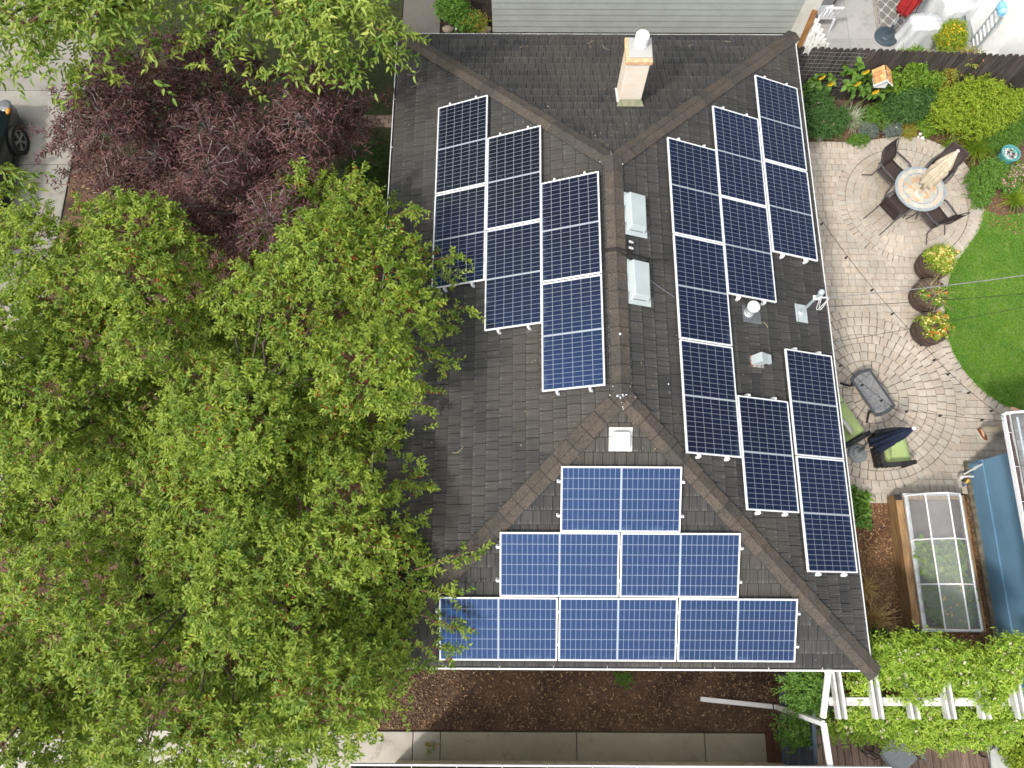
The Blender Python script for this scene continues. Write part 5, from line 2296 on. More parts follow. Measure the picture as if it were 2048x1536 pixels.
gm.b.inputs['Roughness'].default_value = .05
mx = gm.n('ShaderNodeMixShader')
mx.inputs[0].default_value = .30
gm.l(tr.outputs[0], mx.inputs[1])
gm.l(gm.b.outputs[0], mx.inputs[2])
gm.l(mx.outputs[0], gm.out.inputs['Surface'])
b = MB()
vs = [cen + ux * x * (1 - .055 / hl) + uy * y * (1 - .045 / hw) + V(0, 0, .006) for x, y in ot]
b.add(vs + [v_ - V(0, 0, .006) for v_ in vs], [tuple(range(n)), tuple(range(2 * n - 1, n - 1, -1))])
b.build('glass_top', gm.m, t)
for sx in (-1, 1):
    for sy in (-1, 1):
        b = MB()
        p = cen + ux * hl * .82 * sx + uy * hw * .8 * sy
        pts = [V(p.x, p.y, .41), V(*(p - ux * .05 * sx)[:2], .2), V(*(p + ux * .04 * sx + uy * .03 * sy)[:2], .09), V(*(p + ux * .12 * sx + uy * .07 * sy)[:2], PZ + .01)]
        for i in range(3):
            b.beam(pts[i], pts[i + 1], .04, .022)
        b.build('leg', BLACK, t)
b = MB()
b.beam(cen - ux * hl * .7 - V(0, 0, .3), cen + ux * hl * .7 - V(0, 0, .3), .03, .02)
for s in (-1, 1):
    b.beam(cen + ux * hl * .7 * s - uy * hw * .6 - V(0, 0, .3), cen + ux * hl * .7 * s + uy * hw * .6 - V(0, 0, .3), .03, .018)
b.build('stretcher', MATS['dark_table_rim'], t)

# ---- wicker seats with green cushions
CUSH = mat('pale_green_cushion', (.335, .42, .17), .85, col2=(.29, .37, .15), ns=4, bump=.12, bs=200)
WICK = mat('black_wicker', (.022, .022, .024), .6, rnd=.4, bump=.6, bs=160)


def cushion(mb, o, x, y, sx, sy, sz, z, puff=.02):
    """soft slab: x,y unit axes in plan, o its middle"""
    nx, ny = 10, 10
    def top(u, v):
        e = 1 - max(abs(2 * u - 1), abs(2 * v - 1)) ** 8
        return o + x * (u - .5) * sx + y * (v - .5) * sy + V(0, 0, z + sz / 2 * e + puff * math.sin(u * math.pi) * math.sin(v * math.pi))
    def bot(u, v):
        e = 1 - max(abs(2 * u - 1), abs(2 * v - 1)) ** 8
        return o + x * (.5 - u) * sx + y * (v - .5) * sy + V(0, 0, z - sz / 2 * e)
    mb.sheet(top, nx, ny)
    mb.sheet(bot, nx, ny)


def wicker_seat(name, label, cat, mid, face, width, depth, cushions=1, pillow=None, hb=.42, arms=(1, 1)):
    """mid: centre of the seat on the ground; face: plan direction it looks"""
    y = Vector(face).normalized()
    x = V(y.y, -y.x, 0)
    t = thing(name, label, cat, (mid.x, mid.y, PZ))
    m0 = V(mid.x, mid.y, PZ)
    b = MB()
    rot = Matrix((x, y, V(0, 0, 1))).transposed()
    b.box(m0 + V(0, 0, .17), (width, depth * .94, .2), rot)
    for sx in (-1, 1):
        for sy in (-1, 1):
            b.box(m0 + x * sx * (width / 2 - .04) + y * sy * (depth / 2 - .07) + V(0, 0, .04), (.05, .05, .1), rot)
    b.build('frame', WICK, t)
    b = MB()
    n = 9
    for i in range(n):
        s = i / (n - 1)
        p0 = m0 - y * (depth / 2 - .02) + x * (s - .5) * width
        b.tube([p0 + V(0, 0, .2), p0 - y * .06 + V(0, 0, hb), p0 - y * .13 + V(0, 0, .72 + .03 * math.sin(s * 3.14))], .016, 5)
    for z, k in ((.3, .03), (.45, .07), (.6, .10), (.74, .135)):
        b.tube([m0 - y * (depth / 2 - .02 + k) + x * (s / 8 - .5) * width + V(0, 0, z + .03 * math.sin(s / 8 * 3.14)) for s in range(9)], .02 if z < .7 else .03, 6)
    b.build('backrest', WICK, t)
    for s in (-1, 1):
        if not arms[(s + 1) // 2]:
            continue
        b = MB()
        pts = []
        for i in range(9):
            q = i / 8
            pts.append(m0 + x * s * (width / 2 + .01 + .02 * math.sin(q * 3)) + y * (-depth / 2 - .06 + (depth + .05) * q) + V(0, 0, .60 + .03 * math.sin(q * 3.0) - .08 * q ** 3))
        for i in range(8):
            b.beam(pts[i], pts[i + 1] + (pts[i + 1] - pts[i]) * .12, .085, .03)
        for i in range(1, 9):
            b.tube([pts[i], V(pts[i].x, pts[i].y, .2)], .014, 5)
        b.beam(pts[8], V(pts[8].x, pts[8].y, PZ), .07, .05, y)
        b.build('arm', WICK, t)
    cwid = (width - .08) / cushions
    for k in range(cushions):
        b = MB()
        o_ = m0 + x * ((k + .5) / cushions - .5) * (width - .06) + y * .04
        cushion(b, o_, x, y, cwid - .01, depth - .06, .13, .34)
        b.build('seat_cushion', CUSH, t, smooth=True)
        b = MB()
        c_ = m0 + x * ((k + .5) / cushions - .5) * (width - .06) - y * (depth / 2 - .1)
        for_ = (y * .3 + V(0, 0, 1)).normalized()
        def fb_(u, v):
            e = 1 - max(abs(2 * u - 1), abs(2 * v - 1)) ** 6
            return c_ + x * (u - .5) * (cwid - .02) + (V(0, 0, 1) - y * .22) * (.38 * v) + y * (.09 * e) + V(0, 0, .38)
        def bb_(u, v):
            e = 1 - max(abs(2 * u - 1), abs(2 * v - 1)) ** 6
            return c_ + x * (.5 - u) * (cwid - .02) + (V(0, 0, 1) - y * .22) * (.38 * v) - y * (.06 * e) + V(0, 0, .38)
        b.sheet(fb_, 10, 10)
        b.sheet(bb_, 10, 10)
        b.build('back_cushion', CUSH, t, smooth=True)
    return t, m0, x, y


se, sf_ = P(1680, 788, .42), P(1733, 866, .42)
sd_ = (sf_ - se)
sd_.z = 0
sd_.normalize()
sface = V(-sd_.y, sd_.x, 0)
if sface.x < 0:
    sface = -sface
mid = sf_ - sd_ * .78 - sface * .37
t, m0, x, y = wicker_seat('garden_sofa', 'black wicker sofa with pale green cushions half under the eave', 'sofa', mid, sface, 1.56, .76, 2)
wp = MB()
pc = P(1695, 852, .60)
pc = V(pc.x, pc.y, .56)
wp.sheet(lambda u, v: pc + sd_ * (u - .5) * .40 + (V(0, 0, .85) - sface * .5) * (v - .5) * .40 + sface * .07 * (1 - max(abs(2 * u - 1), abs(2 * v - 1)) ** 3), 8, 8)
wp.sheet(lambda u, v: pc + sd_ * (.5 - u) * .40 + (V(0, 0, .85) - sface * .5) * (v - .5) * .40 - sface * .05 * (1 - max(abs(2 * u - 1), abs(2 * v - 1)) ** 3), 8, 8)
tp_ = thing('throw_pillow', 'off white throw pillow on the green sofa cushions', 'pillow', pc)
wp.build('pillow_cover', mat('off_white_pillow', (.58, .57, .49), .85, var=.1, ns=5), tp_, smooth=True)
ac = P(1783, 898, .36)
t, m0, x, y = wicker_seat('armchair', 'black wicker armchair with pale green cushions under the navy umbrella', 'armchair', V(ac.x, ac.y, 0), V(.985, .10, 0), .64, .66, 1)
ub = P(1714, 907, PZ)
closed_umbrella('patio_umbrella', 'closed navy umbrella leaning on its grey round base beside the armchair', ub, 2.12, WHITE, NAVYC, mat('pale_umbrella_pole', (.40, .32, .22), .5), .125, .80, .20, mat('grey_concrete_base', (.22, .235, .245), .7, var=.1, ns=5), lean=(.045, .03, 1), loose=.8)

# ---- string lights
BULB = mat('dark_bulb_socket', (.03, .028, .026), .4)


def string_light(label, pts, bulbs, sag):
    t = thing('string_light', label, 'string light', pts[0])
    b = MB()
    line = []
    for i in range(len(pts) - 1):
        for k in range(17):
            s = k / 16
            line.append(Vector(pts[i]).lerp(Vector(pts[i + 1]), s) - V(0, 0, sag * 4 * s * (1 - s)))
    b.tube(line, .0045, 4)
    b.build('wire', CABLE, t)
    for i in range(bulbs):
        p = line[int((i + .5) / bulbs * (len(line) - 1))]
        b = MB()
        b.lathe(p, [(.0, -.105), (.018, -.095), (.024, -.07), (.017, -.045), (.014, -.04), (.014, -.005), (.0, 0)], 8)
        b.build('bulb', BULB, t)


string_light('long string of dark bulbs crossing the patio from the gutter to the shed corner', [V(4.12, 2.05, 2.66), P(1846, 688, 2.2), P(2012, 838, 2.28)], 9, .12)
string_light('shorter string of dark bulbs running over the coffee table to the shed corner', [V(4.12, -.85, 2.66), P(1790, 818, 2.32), P(2012, 842, 2.25)], 6, .05)

# ---- half barrels
BARR = mat('old_barrel_staves', (.10, .068, .045), .75, col2=(.055, .036, .026), ns=5, stretch=(14, 14, .6), bump=.3, bs=50)
brl = []
for (px, py), lbl in (((1875, 523), 'half barrel planter nearest the sling chairs, heaped with pale yellow flowers'), ((1864, 585), 'middle half barrel planter holding bare soil and straw stems'), ((1868, 653), 'half barrel planter lowest of the three, orange flowers round bare soil')):
    q = P(px, py, .46)
    r_ = .335
    t = thing('barrel_planter', lbl, 'planter', (q.x, q.y, PZ), 'half barrel planters along the lawn')
    q0_ = V(q.x, q.y, PZ)
    b = MB()
    b.lathe(q0_, [(r_ * .86, 0), (r_ * .97, .16), (r_ * 1.03, .32), (r_ * 1.0, .44), (r_ * .92, .44), (r_ * .93, .36), (.0, .36)], 36, wob=lambda a, h: 1 + .006 * math.cos(a * 18))
    b.build('staves', BARR, t)
    for z, k in ((.07, .925), (.22, 1.012), (.385, 1.03)):
        b = MB()
        b.lathe(q0_ + V(0, 0, z), [(r_ * k, -.02), (r_ * k + .012, -.018), (r_ * k + .012, .018), (r_ * k, .02)], 36)
        b.build('hoop', mat('rusty_hoop', (.085, .06, .05), .6, var=.3), t)
    b = MB()
    b.sheet(lambda u, v: q0_ + V((u - .5) * 2 * r_ * .66, (v - .5) * 2 * r_ * .66, .385 + .012 * math.sin(9 * u) * math.sin(11 * v)), 10, 10)
    b.lathe(q0_ + V(0, 0, .37), [(r_ * .93, 0), (.0, .012)], 24)
    b.build('soil', SOIL, t)
    brl.append(q0_)

# ---- person
hip = V(8.44, -1.56, .93)
fr_, fl_ = P(1961, 866, PZ), P(2012, 874, PZ)
fr_ = V(fr_.x, fr_.y, PZ)
fl_ = V(fl_.x, fl_.y, PZ)
SKIN = mat('skin', (.60, .36, .25), .55, var=.08)
TROU = mat('khaki_trousers', (.33, .29, .225), .85, var=.12, ns=9, bump=.2, bs=18)
SHIRT = mat('white_shirt', (.70, .71, .73), .8, var=.06)
fdir = V(.32, -.95, 0).normalized()               # where the person faces
side = V(fdir.y, -fdir.x, 0)                      # towards the right hand (west)
if side.x > 0:
    side = -side


def skinned(name, m, parent, verts, edges, radii, root=0, lv=2):
    base = Vector(parent['_loc']) if parent.get('_loc') else V(0, 0, 0)
    me = bpy.data.meshes.new(name)
    me.from_pydata([tuple(Vector(v) - base) for v in verts], edges, [])
    o = bpy.data.objects.new(name, me)
    COL.objects.link(o)
    o.parent = parent
    sk = o.modifiers.new('skin', 'SKIN')
    if not me.skin_vertices:
        me.attributes.new('', 'FLOAT', 'POINT') if False else None
    ly_ = me.skin_vertices[0] if me.skin_vertices else None
    if ly_ is None:
        bpy.context.view_layer.objects.active = o
        bpy.ops.mesh.customdata_skin_add()
        ly_ = me.skin_vertices[0]
    for i, r in enumerate(radii):
        ly_.data[i].radius = r if isinstance(r, tuple) else (r, r)
        ly_.data[i].use_root = (i == root)
    sk.use_smooth_shade = True
    ss = o.modifiers.new('sub', 'SUBSURF')
    ss.levels = ss.render_levels = lv
    me.materials.append(m)
    return o


pt = thing('person', 'person in khaki trousers and brown shoes standing beside the blue shed', 'person', (hip.x, hip.y, PZ))
Rh, Lh = hip + side * .10, hip - side * .10
kr = Rh.lerp(fr_, .52) + fdir * .05
kl = Lh.lerp(fl_, .52) + fdir * .04
ar, al = fr_ + V(0, 0, .10) - fdir * .07, fl_ + V(0, 0, .10) - fdir * .07
che = hip + V(0, 0, .30) + fdir * .02
shc = hip + V(0, 0, .50) + fdir * .02
nk = hip + V(0, 0, .57) + fdir * .03
hd = hip + V(0, 0, .73) + fdir * .06
shr, shl = shc + side * .17, shc - side * .17
elr = P(2022, 815, 1.2)
ell = shl + V(0, 0, -.27) - fdir * .02 - side * .06
wr = elr + fdir * .22 + V(0, 0, .02) - side * .06
wl_ = ell + fdir * .24 + side * .08 + V(0, 0, .05)
verts = [hip, Rh, kr, ar, Lh, kl, al, che, shc, nk, hd - V(0, 0, .02), hd + V(0, 0, .08), shr, elr, wr, shl, ell, wl_, fr_ + fdir * .1 + V(0, 0, .045), fl_ + fdir * .1 + V(0, 0, .045), wr + fdir * .06, wl_ + fdir * .06]
edges = [(0, 1), (1, 2), (2, 3), (0, 4), (4, 5), (5, 6), (0, 7), (7, 8), (8, 9), (9, 10), (10, 11), (8, 12), (12, 13), (13, 14), (8, 15), (15, 16), (16, 17), (3, 18), (6, 19), (14, 20), (17, 21)]
rad = [.13, .095, .062, .034, .095, .062, .034, (.15, .11), (.13, .09), .055, (.075, .09), (.07, .085), .062, .043, .03, .062, .043, .03, .018, .018, (.038, .02), (.038, .02)]
skinned('body', SKIN, pt, verts, edges, rad)
skinned('trousers', TROU, pt, [hip + V(0, 0, .06), hip, Rh, kr, ar + V(0, 0, .03), Lh, kl, al + V(0, 0, .03)], [(0, 1), (1, 2), (2, 3), (3, 4), (1, 5), (5, 6), (6, 7)], [(.17, .13), (.165, .135), .112, .088, .078, .112, .088, .078], 1)
skinned('shirt', SHIRT, pt, [hip + V(0, 0, .02), che, shc, nk, shr, shr.lerp(elr, .62), shl, shl.lerp(ell, .62)], [(0, 1), (1, 2), (2, 3), (2, 4), (4, 5), (2, 6), (6, 7)], [(.18, .14), (.175, .135), (.15, .11), .075, .085, .068, .085, .068], 1)
for f_, a_ in ((fr_, ar), (fl_, al)):
    toe = V(.48, -.88, 0).normalized()
    sd2 = V(-toe.y, toe.x, 0)
    b = MB()
    secs = [(-.10, .036, .075), (-.06, .042, .085), (.0, .044, .075), (.07, .05, .055), (.13, .05, .045), (.165, .034, .035), (.178, .012, .02)]
    vs, fs = [], []
    for s, w_, h_ in secs:
        for k in range(10):
            an = math.pi * k / 9
            vs.append(f_ + toe * s + sd2 * (w_ * math.cos(an)) + V(0, 0, .018 + h_ * math.sin(an)))
    for i in range(len(secs) - 1):
        for k in range(9):
            fs.append((i * 10 + k, i * 10 + k + 1, (i + 1) * 10 + k + 1, (i + 1) * 10 + k))
    fs += [tuple(range(9, -1, -1))]
    b.add(vs, fs)
    so = b.build('shoe', mat('brown_leather_shoe', (.19, .07, .028), .45, col2=(.12, .045, .02), ns=14), pt, smooth=True)
    b = MB()
    rim = [f_ + toe * s + sd2 * (w_ + .006) * sg + V(0, 0, .011) for sg in (1, -1) for s, w_, h_ in (secs if sg == 1 else secs[::-1])]
    b.add([p + V(0, 0, .011) for p in rim] + [p - V(0, 0, .011) for p in rim], [tuple(range(len(rim)))] + [(i, len(rim) + i, len(rim) + (i + 1) % len(rim), (i + 1) % len(rim)) for i in range(len(rim))])
    b.build('sole', mat('cream_sole', (.6, .56, .48), .6), so)
b = MB()
b.blob(hd + V(0, 0, .09) - fdir * .015, (.088, .10, .085), 8, jit=.05)
b.build('hair', mat('brown_hair', (.06, .04, .025), .7), pt, smooth=True)
b = MB()
b.blob(hd + fdir * .085 + V(0, 0, .015), (.016, .016, .025), 5)
for s in (-1, 1):
    b.blob(hd + side * .082 * s + V(0, 0, .01), (.012, .02, .03), 5)
b.build('face_features', SKIN, pt, smooth=True)
for w0, sg in ((wr, -1), (wl_, 1)):
    b = MB()
    pd = (fdir + V(0, 0, -.1)).normalized()
    ps_ = side * (1 if sg < 0 else -1)
    for k in range(4):
        o_ = w0 + pd * .085 + ps_ * (.03 - .02 * k)
        L_ = (.062, .07, .066, .052)[k]
        b.tube([o_, o_ + pd * L_ * .5, o_ + pd * L_ * .85 - V(0, 0, .022), o_ + pd * L_ * .7 - V(0, 0, .045)], [.009, .0085, .008, .007], 6)
    o_ = w0 + pd * .03 - ps_ * .035 + V(0, 0, .01)
    b.tube([o_, o_ - ps_ * .012 + pd * .03, o_ + pd * .06], [.011, .01, .008], 6)
    b.build('fingers', SKIN, pt, smooth=True)

# ---- deck furniture
GSL = mat('grey_sling_fabric', (.24, .255, .27), .75, var=.08, bump=.1, bs=200)
dc = P(1796, 1512, .5)
t = thing('deck_chair', 'grey sling chair on the wooden deck with a black wire hoop behind it', 'chair', (dc.x, dc.y, .105))
fx = V(.62, -.78, 0).normalized()
fyy = V(fx.y, -fx.x, 0)
d0 = V(dc.x, dc.y, .105)
b = MB()
b.sheet(lambda u, v: d0 + fyy * (u - .5) * .5 + fx * (.25 - .5 * v) + V(0, 0, .40 - .03 * math.sin(v * 3)), 4, 6, thick=.012)
b.build('seat', GSL, t)
b = MB()
b.sheet(lambda u, v: d0 + fyy * (u - .5) * .5 - fx * (.25 + .22 * v) + V(0, 0, .41 + .5 * v), 4, 6, thick=.012)
b.build('backrest', GSL, t)
for s in (-1, 1):
    b = MB()
    q = d0 + fyy * .29 * s
    b.beam(q + fx * .26 + V(0, 0, .6), q - fx * .3 + V(0, 0, .62), .05, .02)
    b.build('arm', GREYMETAL, t)
    for e in (-.25, .27):
        b = MB()
        b.tube([q + fx * e + V(0, 0, .6), q + fx * e * 1.15], .014, 6)
        b.build('leg', GREYMETAL, t)
t = thing('wire_hoop', 'black wire hoop stand beside the grey deck chair', 'plant stand', P(1746, 1496, .12))
c = P(1746, 1496, .42)
b = MB()
b.tube([c + V(.19 * math.cos(a), .19 * math.sin(a), 0) for a in np.linspace(0, 6.283, 33)], .008, 6)
b.tube([c + V(.15 * math.cos(a), .15 * math.sin(a), -.28) for a in np.linspace(0, 6.283, 33)], .008, 6)
for k in range(4):
    a = k * 1.57 + .4
    b.tube([c + V(.19 * math.cos(a), .19 * math.sin(a), 0), c + V(.15 * math.cos(a), .15 * math.sin(a), -.30)], .008, 6)
b.build('hoop', BLACK, t)
lc = P(2030, 1528, .4)
t = thing('patio_chair', 'grey fabric covered patio chair at the bottom right edge of the deck', 'chair', (lc.x, lc.y, .105))  # a cushioned patio chair on the deck
b = MB()
b.sheet(lambda u, v: lc + V(-.42 + .95 * u, -.45 + .75 * v, .02 + .06 * math.sin(u * 3.1) * math.sin(v * 3.1) - .10 * (1 - u)), 8, 8, thick=.03)
b.build('seat_cushion', mat('pale_grey_cushion', (.40, .41, .40), .85, var=.1), t, smooth=True)
b = MB()
b.tube([lc + V(-.44, -.4, -.08), lc + V(-.40, .2, -.06), lc + V(-.2, .36, .0), lc + V(.5, .36, .02)], .014, 6)
for dx, dy in ((-.35, -.35), (-.3, .25), (.45, .3), (.45, -.35)):
    b.tube([lc + V(dx, dy, -.03), V(lc.x + dx, lc.y + dy, .105)], .014, 6)
b.build('frame', GREYMETAL, t)
t = thing('tool_handle', 'short dark rod resting on the deck boards beside the bottom right chair', 'rod', P(1945, 1497, .12))
b = MB()
b.tube([P(1943, 1494, .16), P(1963, 1512, .16), P(1972, 1514, .3)], .017, 8)
b.build('rod', BLACK, t)

# ---- parked car at the left edge (front right quarter enters the frame)
wq = P(44, 283, .33)
cxr = wq.x - .08                                   # right flank
cw_, cl = 1.78, 4.5
ny_ = P(34, 212, .55).y + .12                      # nose
t = thing('parked_car', 'dark green black car parked on the pale concrete at the left edge', 'car', (cxr - cw_ / 2, ny_ - cl / 2, .04))
CARP = mat('dark_green_car_paint', (.008, .014, .013), .3, var=.1, spec=.4, coat=.15)
CARG = mat('car_glass', (.012, .016, .018), .06, spec=.6)
secs = [  # distance behind nose, half width, sill z, belt z, hood/deck z
    (0.0, .55, .32, .50, .52), (.08, .72, .24, .60, .64), (.3, .82, .20, .68, .74), (.75, .88, .2, .76, .84), (1.2, .89, .2, .82, .92), (1.5, .89, .2, .86, .96),
    (2.6, .89, .2, .9, .98), (3.6, .88, .2, .92, 1.0), (4.1, .85, .22, .92, 1.0), (4.4, .76, .28, .85, .93), (4.5, .6, .34, .7, .75)]
xm_ = cxr - cw_ / 2
b = MB()
vs, fs = [], []
for s, hw_, zs, zb, zt in secs:
    y = ny_ - s
    pr = [(-hw_ * .9, zs), (-hw_, zs + .12), (-hw_, zb - .1), (-hw_ * .95, zb), (-hw_ * .6, zt), (0, zt + .02), (hw_ * .6, zt), (hw_ * .95, zb), (hw_, zb - .1), (hw_, zs + .12), (hw_ * .9, zs)]
    vs += [(xm_ + x, y, z + .04) for x, z in pr]
k = 11
for i in range(len(secs) - 1):
    for j in range(k - 1):
        fs.append((i * k + j, i * k + j + 1, (i + 1) * k + j + 1, (i + 1) * k + j))
    fs.append((i * k + k - 1, i * k, (i + 1) * k, (i + 1) * k + k - 1))
fs.append(tuple(range(k - 1, -1, -1)))
fs.append(tuple((len(secs) - 1) * k + j for j in range(k)))
b.add(vs, fs)
bo = b.build('body', CARP, t, smooth=True)
b = MB()
cab = [(1.35, .80, .95), (2.05, .66, 1.38), (2.9, .66, 1.42), (3.9, .78, 1.0)]
vs = []
for s, hw_, z in cab:
    vs += [(xm_ - hw_, ny_ - s, z + .04), (xm_ + hw_, ny_ - s, z + .04)]
for s, hw_ in ((1.35, .84), (3.9, .84)):
    vs += [(xm_ - hw_, ny_ - s, .95), (xm_ + hw_, ny_ - s, .95)]
b.add(vs, [(0, 1, 3, 2), (4, 5, 7, 6), (1, 9, 11, 7, 5, 3), (0, 2, 4, 6, 10, 8)])
b.build('windows', CARG, t)
b = MB()
b.sheet(lambda u, v: V(xm_ + (u - .5) * 1.34, ny_ - 2.02 - .92 * v, 1.435 + .03 * math.sin(u * 3.14) + .03 * math.sin(v * 3.14)), 6, 4, thick=.03)
b.build('roof_panel', CARP, t, smooth=True)
for y in (wq.y, wq.y - 2.65):
    for s in (1, -1):
        xw = xm_ + s * (cw_ / 2 - .02)
        wc = V(xw, y, .37)
        w_ = thing_w = None
        b = MB()
        b.lathe(wc, [(.20, -.10), (.325, -.10), (.335, -.06), (.335, .06), (.325, .095), (.235, .10), (.225, .07)], 32, (s, 0, 0))
        tyre = b.build('wheel', mat('tyre_rubber', (.018, .018, .018), .8), t)
        b = MB()
        ax_ = V(s, 0, 0)
        b.lathe(wc, [(.235, .05), (.235, .085), (.21, .085), (.205, .03), (.03, .03), (.0, .03)], 32, ax_)
        for i in range(5):
            for off in (-.12, .12):
                a = i * 2 * math.pi / 5 + off
                d = V(0, math.cos(a), math.sin(a))
                b.beam(wc + ax_ * .075 + d * .03, wc + ax_ * .085 + d * .215, .026, .02, ax_)
        b.lathe(wc, [(.05, .05), (.05, .09), (.0, .095)], 12, ax_)
        b.build('rim', mat('grey_alloy_rim', (.26, .27, .27), .35, metal=.6), tyre)
for s in (1, -1):
    b = MB()
    b.blob(V(xm_ + s * .70, ny_ - .26, .74), (.16, .17, .055), 8)
    b.build('headlight', mat('clear_headlamp', (.13, .14, .14), .1, spec=.6), t, smooth=True)
    b = MB()
    b.blob(V(xm_ + s * .82, ny_ - .40, .75), (.05, .09, .04), 6)
    b.build('turn_signal', mat('amber_lens', (.55, .22, .03), .25), t, smooth=True)
    b = MB()
    b.blob(V(xm_ + s * 1.0, ny_ - 1.72, 1.03), (.11, .07, .075), 6)
    b.build('mirror', CARP, t, smooth=True)
    b = MB()
    b.beam((xm_ + s * .893, ny_ - 1.05, .30), (xm_ + s * .893, ny_ - 3.5, .30), .012, .05)
    b.build('side_trim', BLACK, t)
b = MB()
b.box((xm_ + .897, ny_ - .95, .62), (.01, .05, .03))
b.build('side_marker', mat('amber_lens', (.5, .2, .03), .25), t)
# ------------------------------------------------------------------ trees
BARK = mat('grey_brown_bark', (.115, .095, .08), .9, col2=(.06, .05, .042), ns=12, bump=.5, bs=40)
TWIG_R = mat('reddish_twigs', (.17, .085, .055), .8)
TWIG_G = mat('silver_grey_twigs', (.25, .22, .21), .8, col2=(.17, .14, .13), ns=20)


def poisson_px(poly, spacing, avoid=(), seed=1):
    rnd = random.Random(seed)
    xs = [p[0] for p in poly]
    ys = [p[1] for p in poly]
    out = []
    for _ in range(6000):
        x, y = rnd.uniform(min(xs), max(xs)), rnd.uniform(min(ys), max(ys))
        if not inside(poly, x, y):
            continue
        if any((x - a) ** 2 + (y - b_) ** 2 < r * r for a, b_, r in avoid):
            continue
        if all((x - a) ** 2 + (y - b_) ** 2 > spacing ** 2 for a, b_ in out):
            out.append((x, y))
    return out


def fruit_mesh(name, pts, r, m, parent, n_per=3):
    n = len(pts)
    p = np.repeat(np.asarray(pts), n_per, 0) + rng.normal(0, .028, (n * n_per, 3)) - np.array([0, 0, .03])
    k = len(p)
    rr = (r * rng.uniform(.7, 1.2, k))[:, None]
    o = np.array([[1, 0, 0], [0, 1, 0], [-1, 0, 0], [0, -1, 0], [0, 0, 1], [0, 0, -1]], float)
    v = (p[:, None, :] + o[None] * rr[..., None]).reshape(-1, 3)
    b_ = (np.arange(k) * 6)[:, None]
    f = np.concatenate([b_ + np.array([x]) for x in ((0, 1, 4), (1, 2, 4), (2, 3, 4), (3, 0, 4), (1, 0, 5), (2, 1, 5), (3, 2, 5), (0, 3, 5))], 1).reshape(-1, 3)
    ob = np_obj(name, v, f, np.repeat(rng.random(k), 8), m, parent)
    ob['kind'] = 'stuff'
    return ob


def tree(name, label, cat, base, fork, lobes, leafm, n_tw, per, tl, ll, lw, twigm, droop=.2, shoots=(), fruit=None, r0=.16, shell=.5, limb_r=.026, vis_twigs=.12, flat=.9, spread=.8, up=.25, zmin=-.35, curl=.18, group=None, tw_r=.0045, under=0):
    t = thing(name, label, cat, base, group)
    tr_, br = MB(), MB()
    base = Vector(base)
    fk = Vector(fork)
    limb(tr_, base, fk, r0, r0 * .75, 5, .05, sides=10)
    tr_.lathe(base + V(0, 0, -.05), [(r0 * 1.5, 0), (r0 * 1.15, .12), (r0 * 1.0, .25)], 10)
    # main limbs to a few hubs, then branches to every lobe
    hubs = []
    cs = [Vector(l[0]) for l in lobes]
    order = sorted(range(len(cs)), key=lambda i: (cs[i] - fk).length)
    nh = max(3, len(cs) // 6)
    step = max(1, len(order) // nh)
    for i in order[::step]:
        h = fk.lerp(cs[i], .62) - V(0, 0, .25)
        hubs.append(h)
        limb(tr_, fk - V(0, 0, .05), h, r0 * .55, limb_r * 1.2, 5, .10, .05, 7)
    for c in cs:
        h = min(hubs, key=lambda q: (q - c).length)
        limb(tr_, h, c + V(0, 0, .05), limb_r, limb_r * .3, 5, .10, .04, 5)
    tr_.build('trunk', BARK, t, smooth=True)
    ps, ds = twig_points(lobes, n_tw, zmin, shell, up)
    own = np.argmin(np.linalg.norm(ps[:, None, :] - np.array([tuple(c) for c in cs])[None], axis=2), 1) if len(ps) * len(cs) < 4e6 else None
    # thin branches that can be seen between the leaves
    for i in rng.choice(len(ps), int(len(ps) * vis_twigs), replace=False):
        c = cs[own[i]]
        a = Vector(ps[i])
        limb(br, c.lerp(a, .15), a + Vector(ds[i]) * tl * .8, limb_r * .32, tw_r, 4, .08, 0, 4)
    sp, sdv = [], []
    for a, e, z0, z1 in shoots:
        A, E_ = P(*a, z0), P(*e, z1)
        pts = limb(br, A, E_, .012, .004, 6, .05, .03, 4)
        for q in range(12):
            s = q / 11
            p = A.lerp(E_, .1 + .9 * s)
            p.z += .03 * math.sin(s * 3.14) * (E_ - A).length
            d = (E_ - A).normalized()
            sp.append(tuple(p))
            sdv.append(tuple((d * .7 + V(random.gauss(0, .5), random.gauss(0, .5), random.gauss(.1, .25))).normalized()))
    if sp:
        ps2, ds2 = np.concatenate([ps, np.array(sp)]), np.concatenate([ds, np.array(sdv)])
    else:
        ps2, ds2 = ps, ds
    if under:
        cs_a = np.array([tuple(c) for c in cs])
        k = rng.integers(0, len(cs_a), under)
        pu = cs_a[k] + np.clip(rng.normal(0, 1, (under, 3)), -1.2, 1.2) * np.array([.6, .6, .25]) - np.array([0, 0, .55])
        ps2, ds2 = np.concatenate([ps2, pu]), np.concatenate([ds2, rand_dirs(under, -.2)])
    br.build('twigs', twigm, t)['kind'] = 'stuff'
    (v, f, r), tp = twig_leaves(ps2, ds2, per, tl, ll, lw, droop, flat, spread, curl=curl)
    np_obj('crown', v, f, r, leafm, t)
    if fruit:
        m_, n_, rad_ = fruit
        wf = np.clip(np.sin(ps2[:, 0] * 2.7 + 1.3 * np.sin(ps2[:, 1] * 1.7)) * np.sin(ps2[:, 1] * 3.1 + ps2[:, 0]) + .1, .02, 1) ** 1.5
        k = rng.choice(len(ps2), n_, p=wf / wf.sum())
        fruit_mesh('fruit', tp[k, per // 2], rad_, m_, t)
    return t


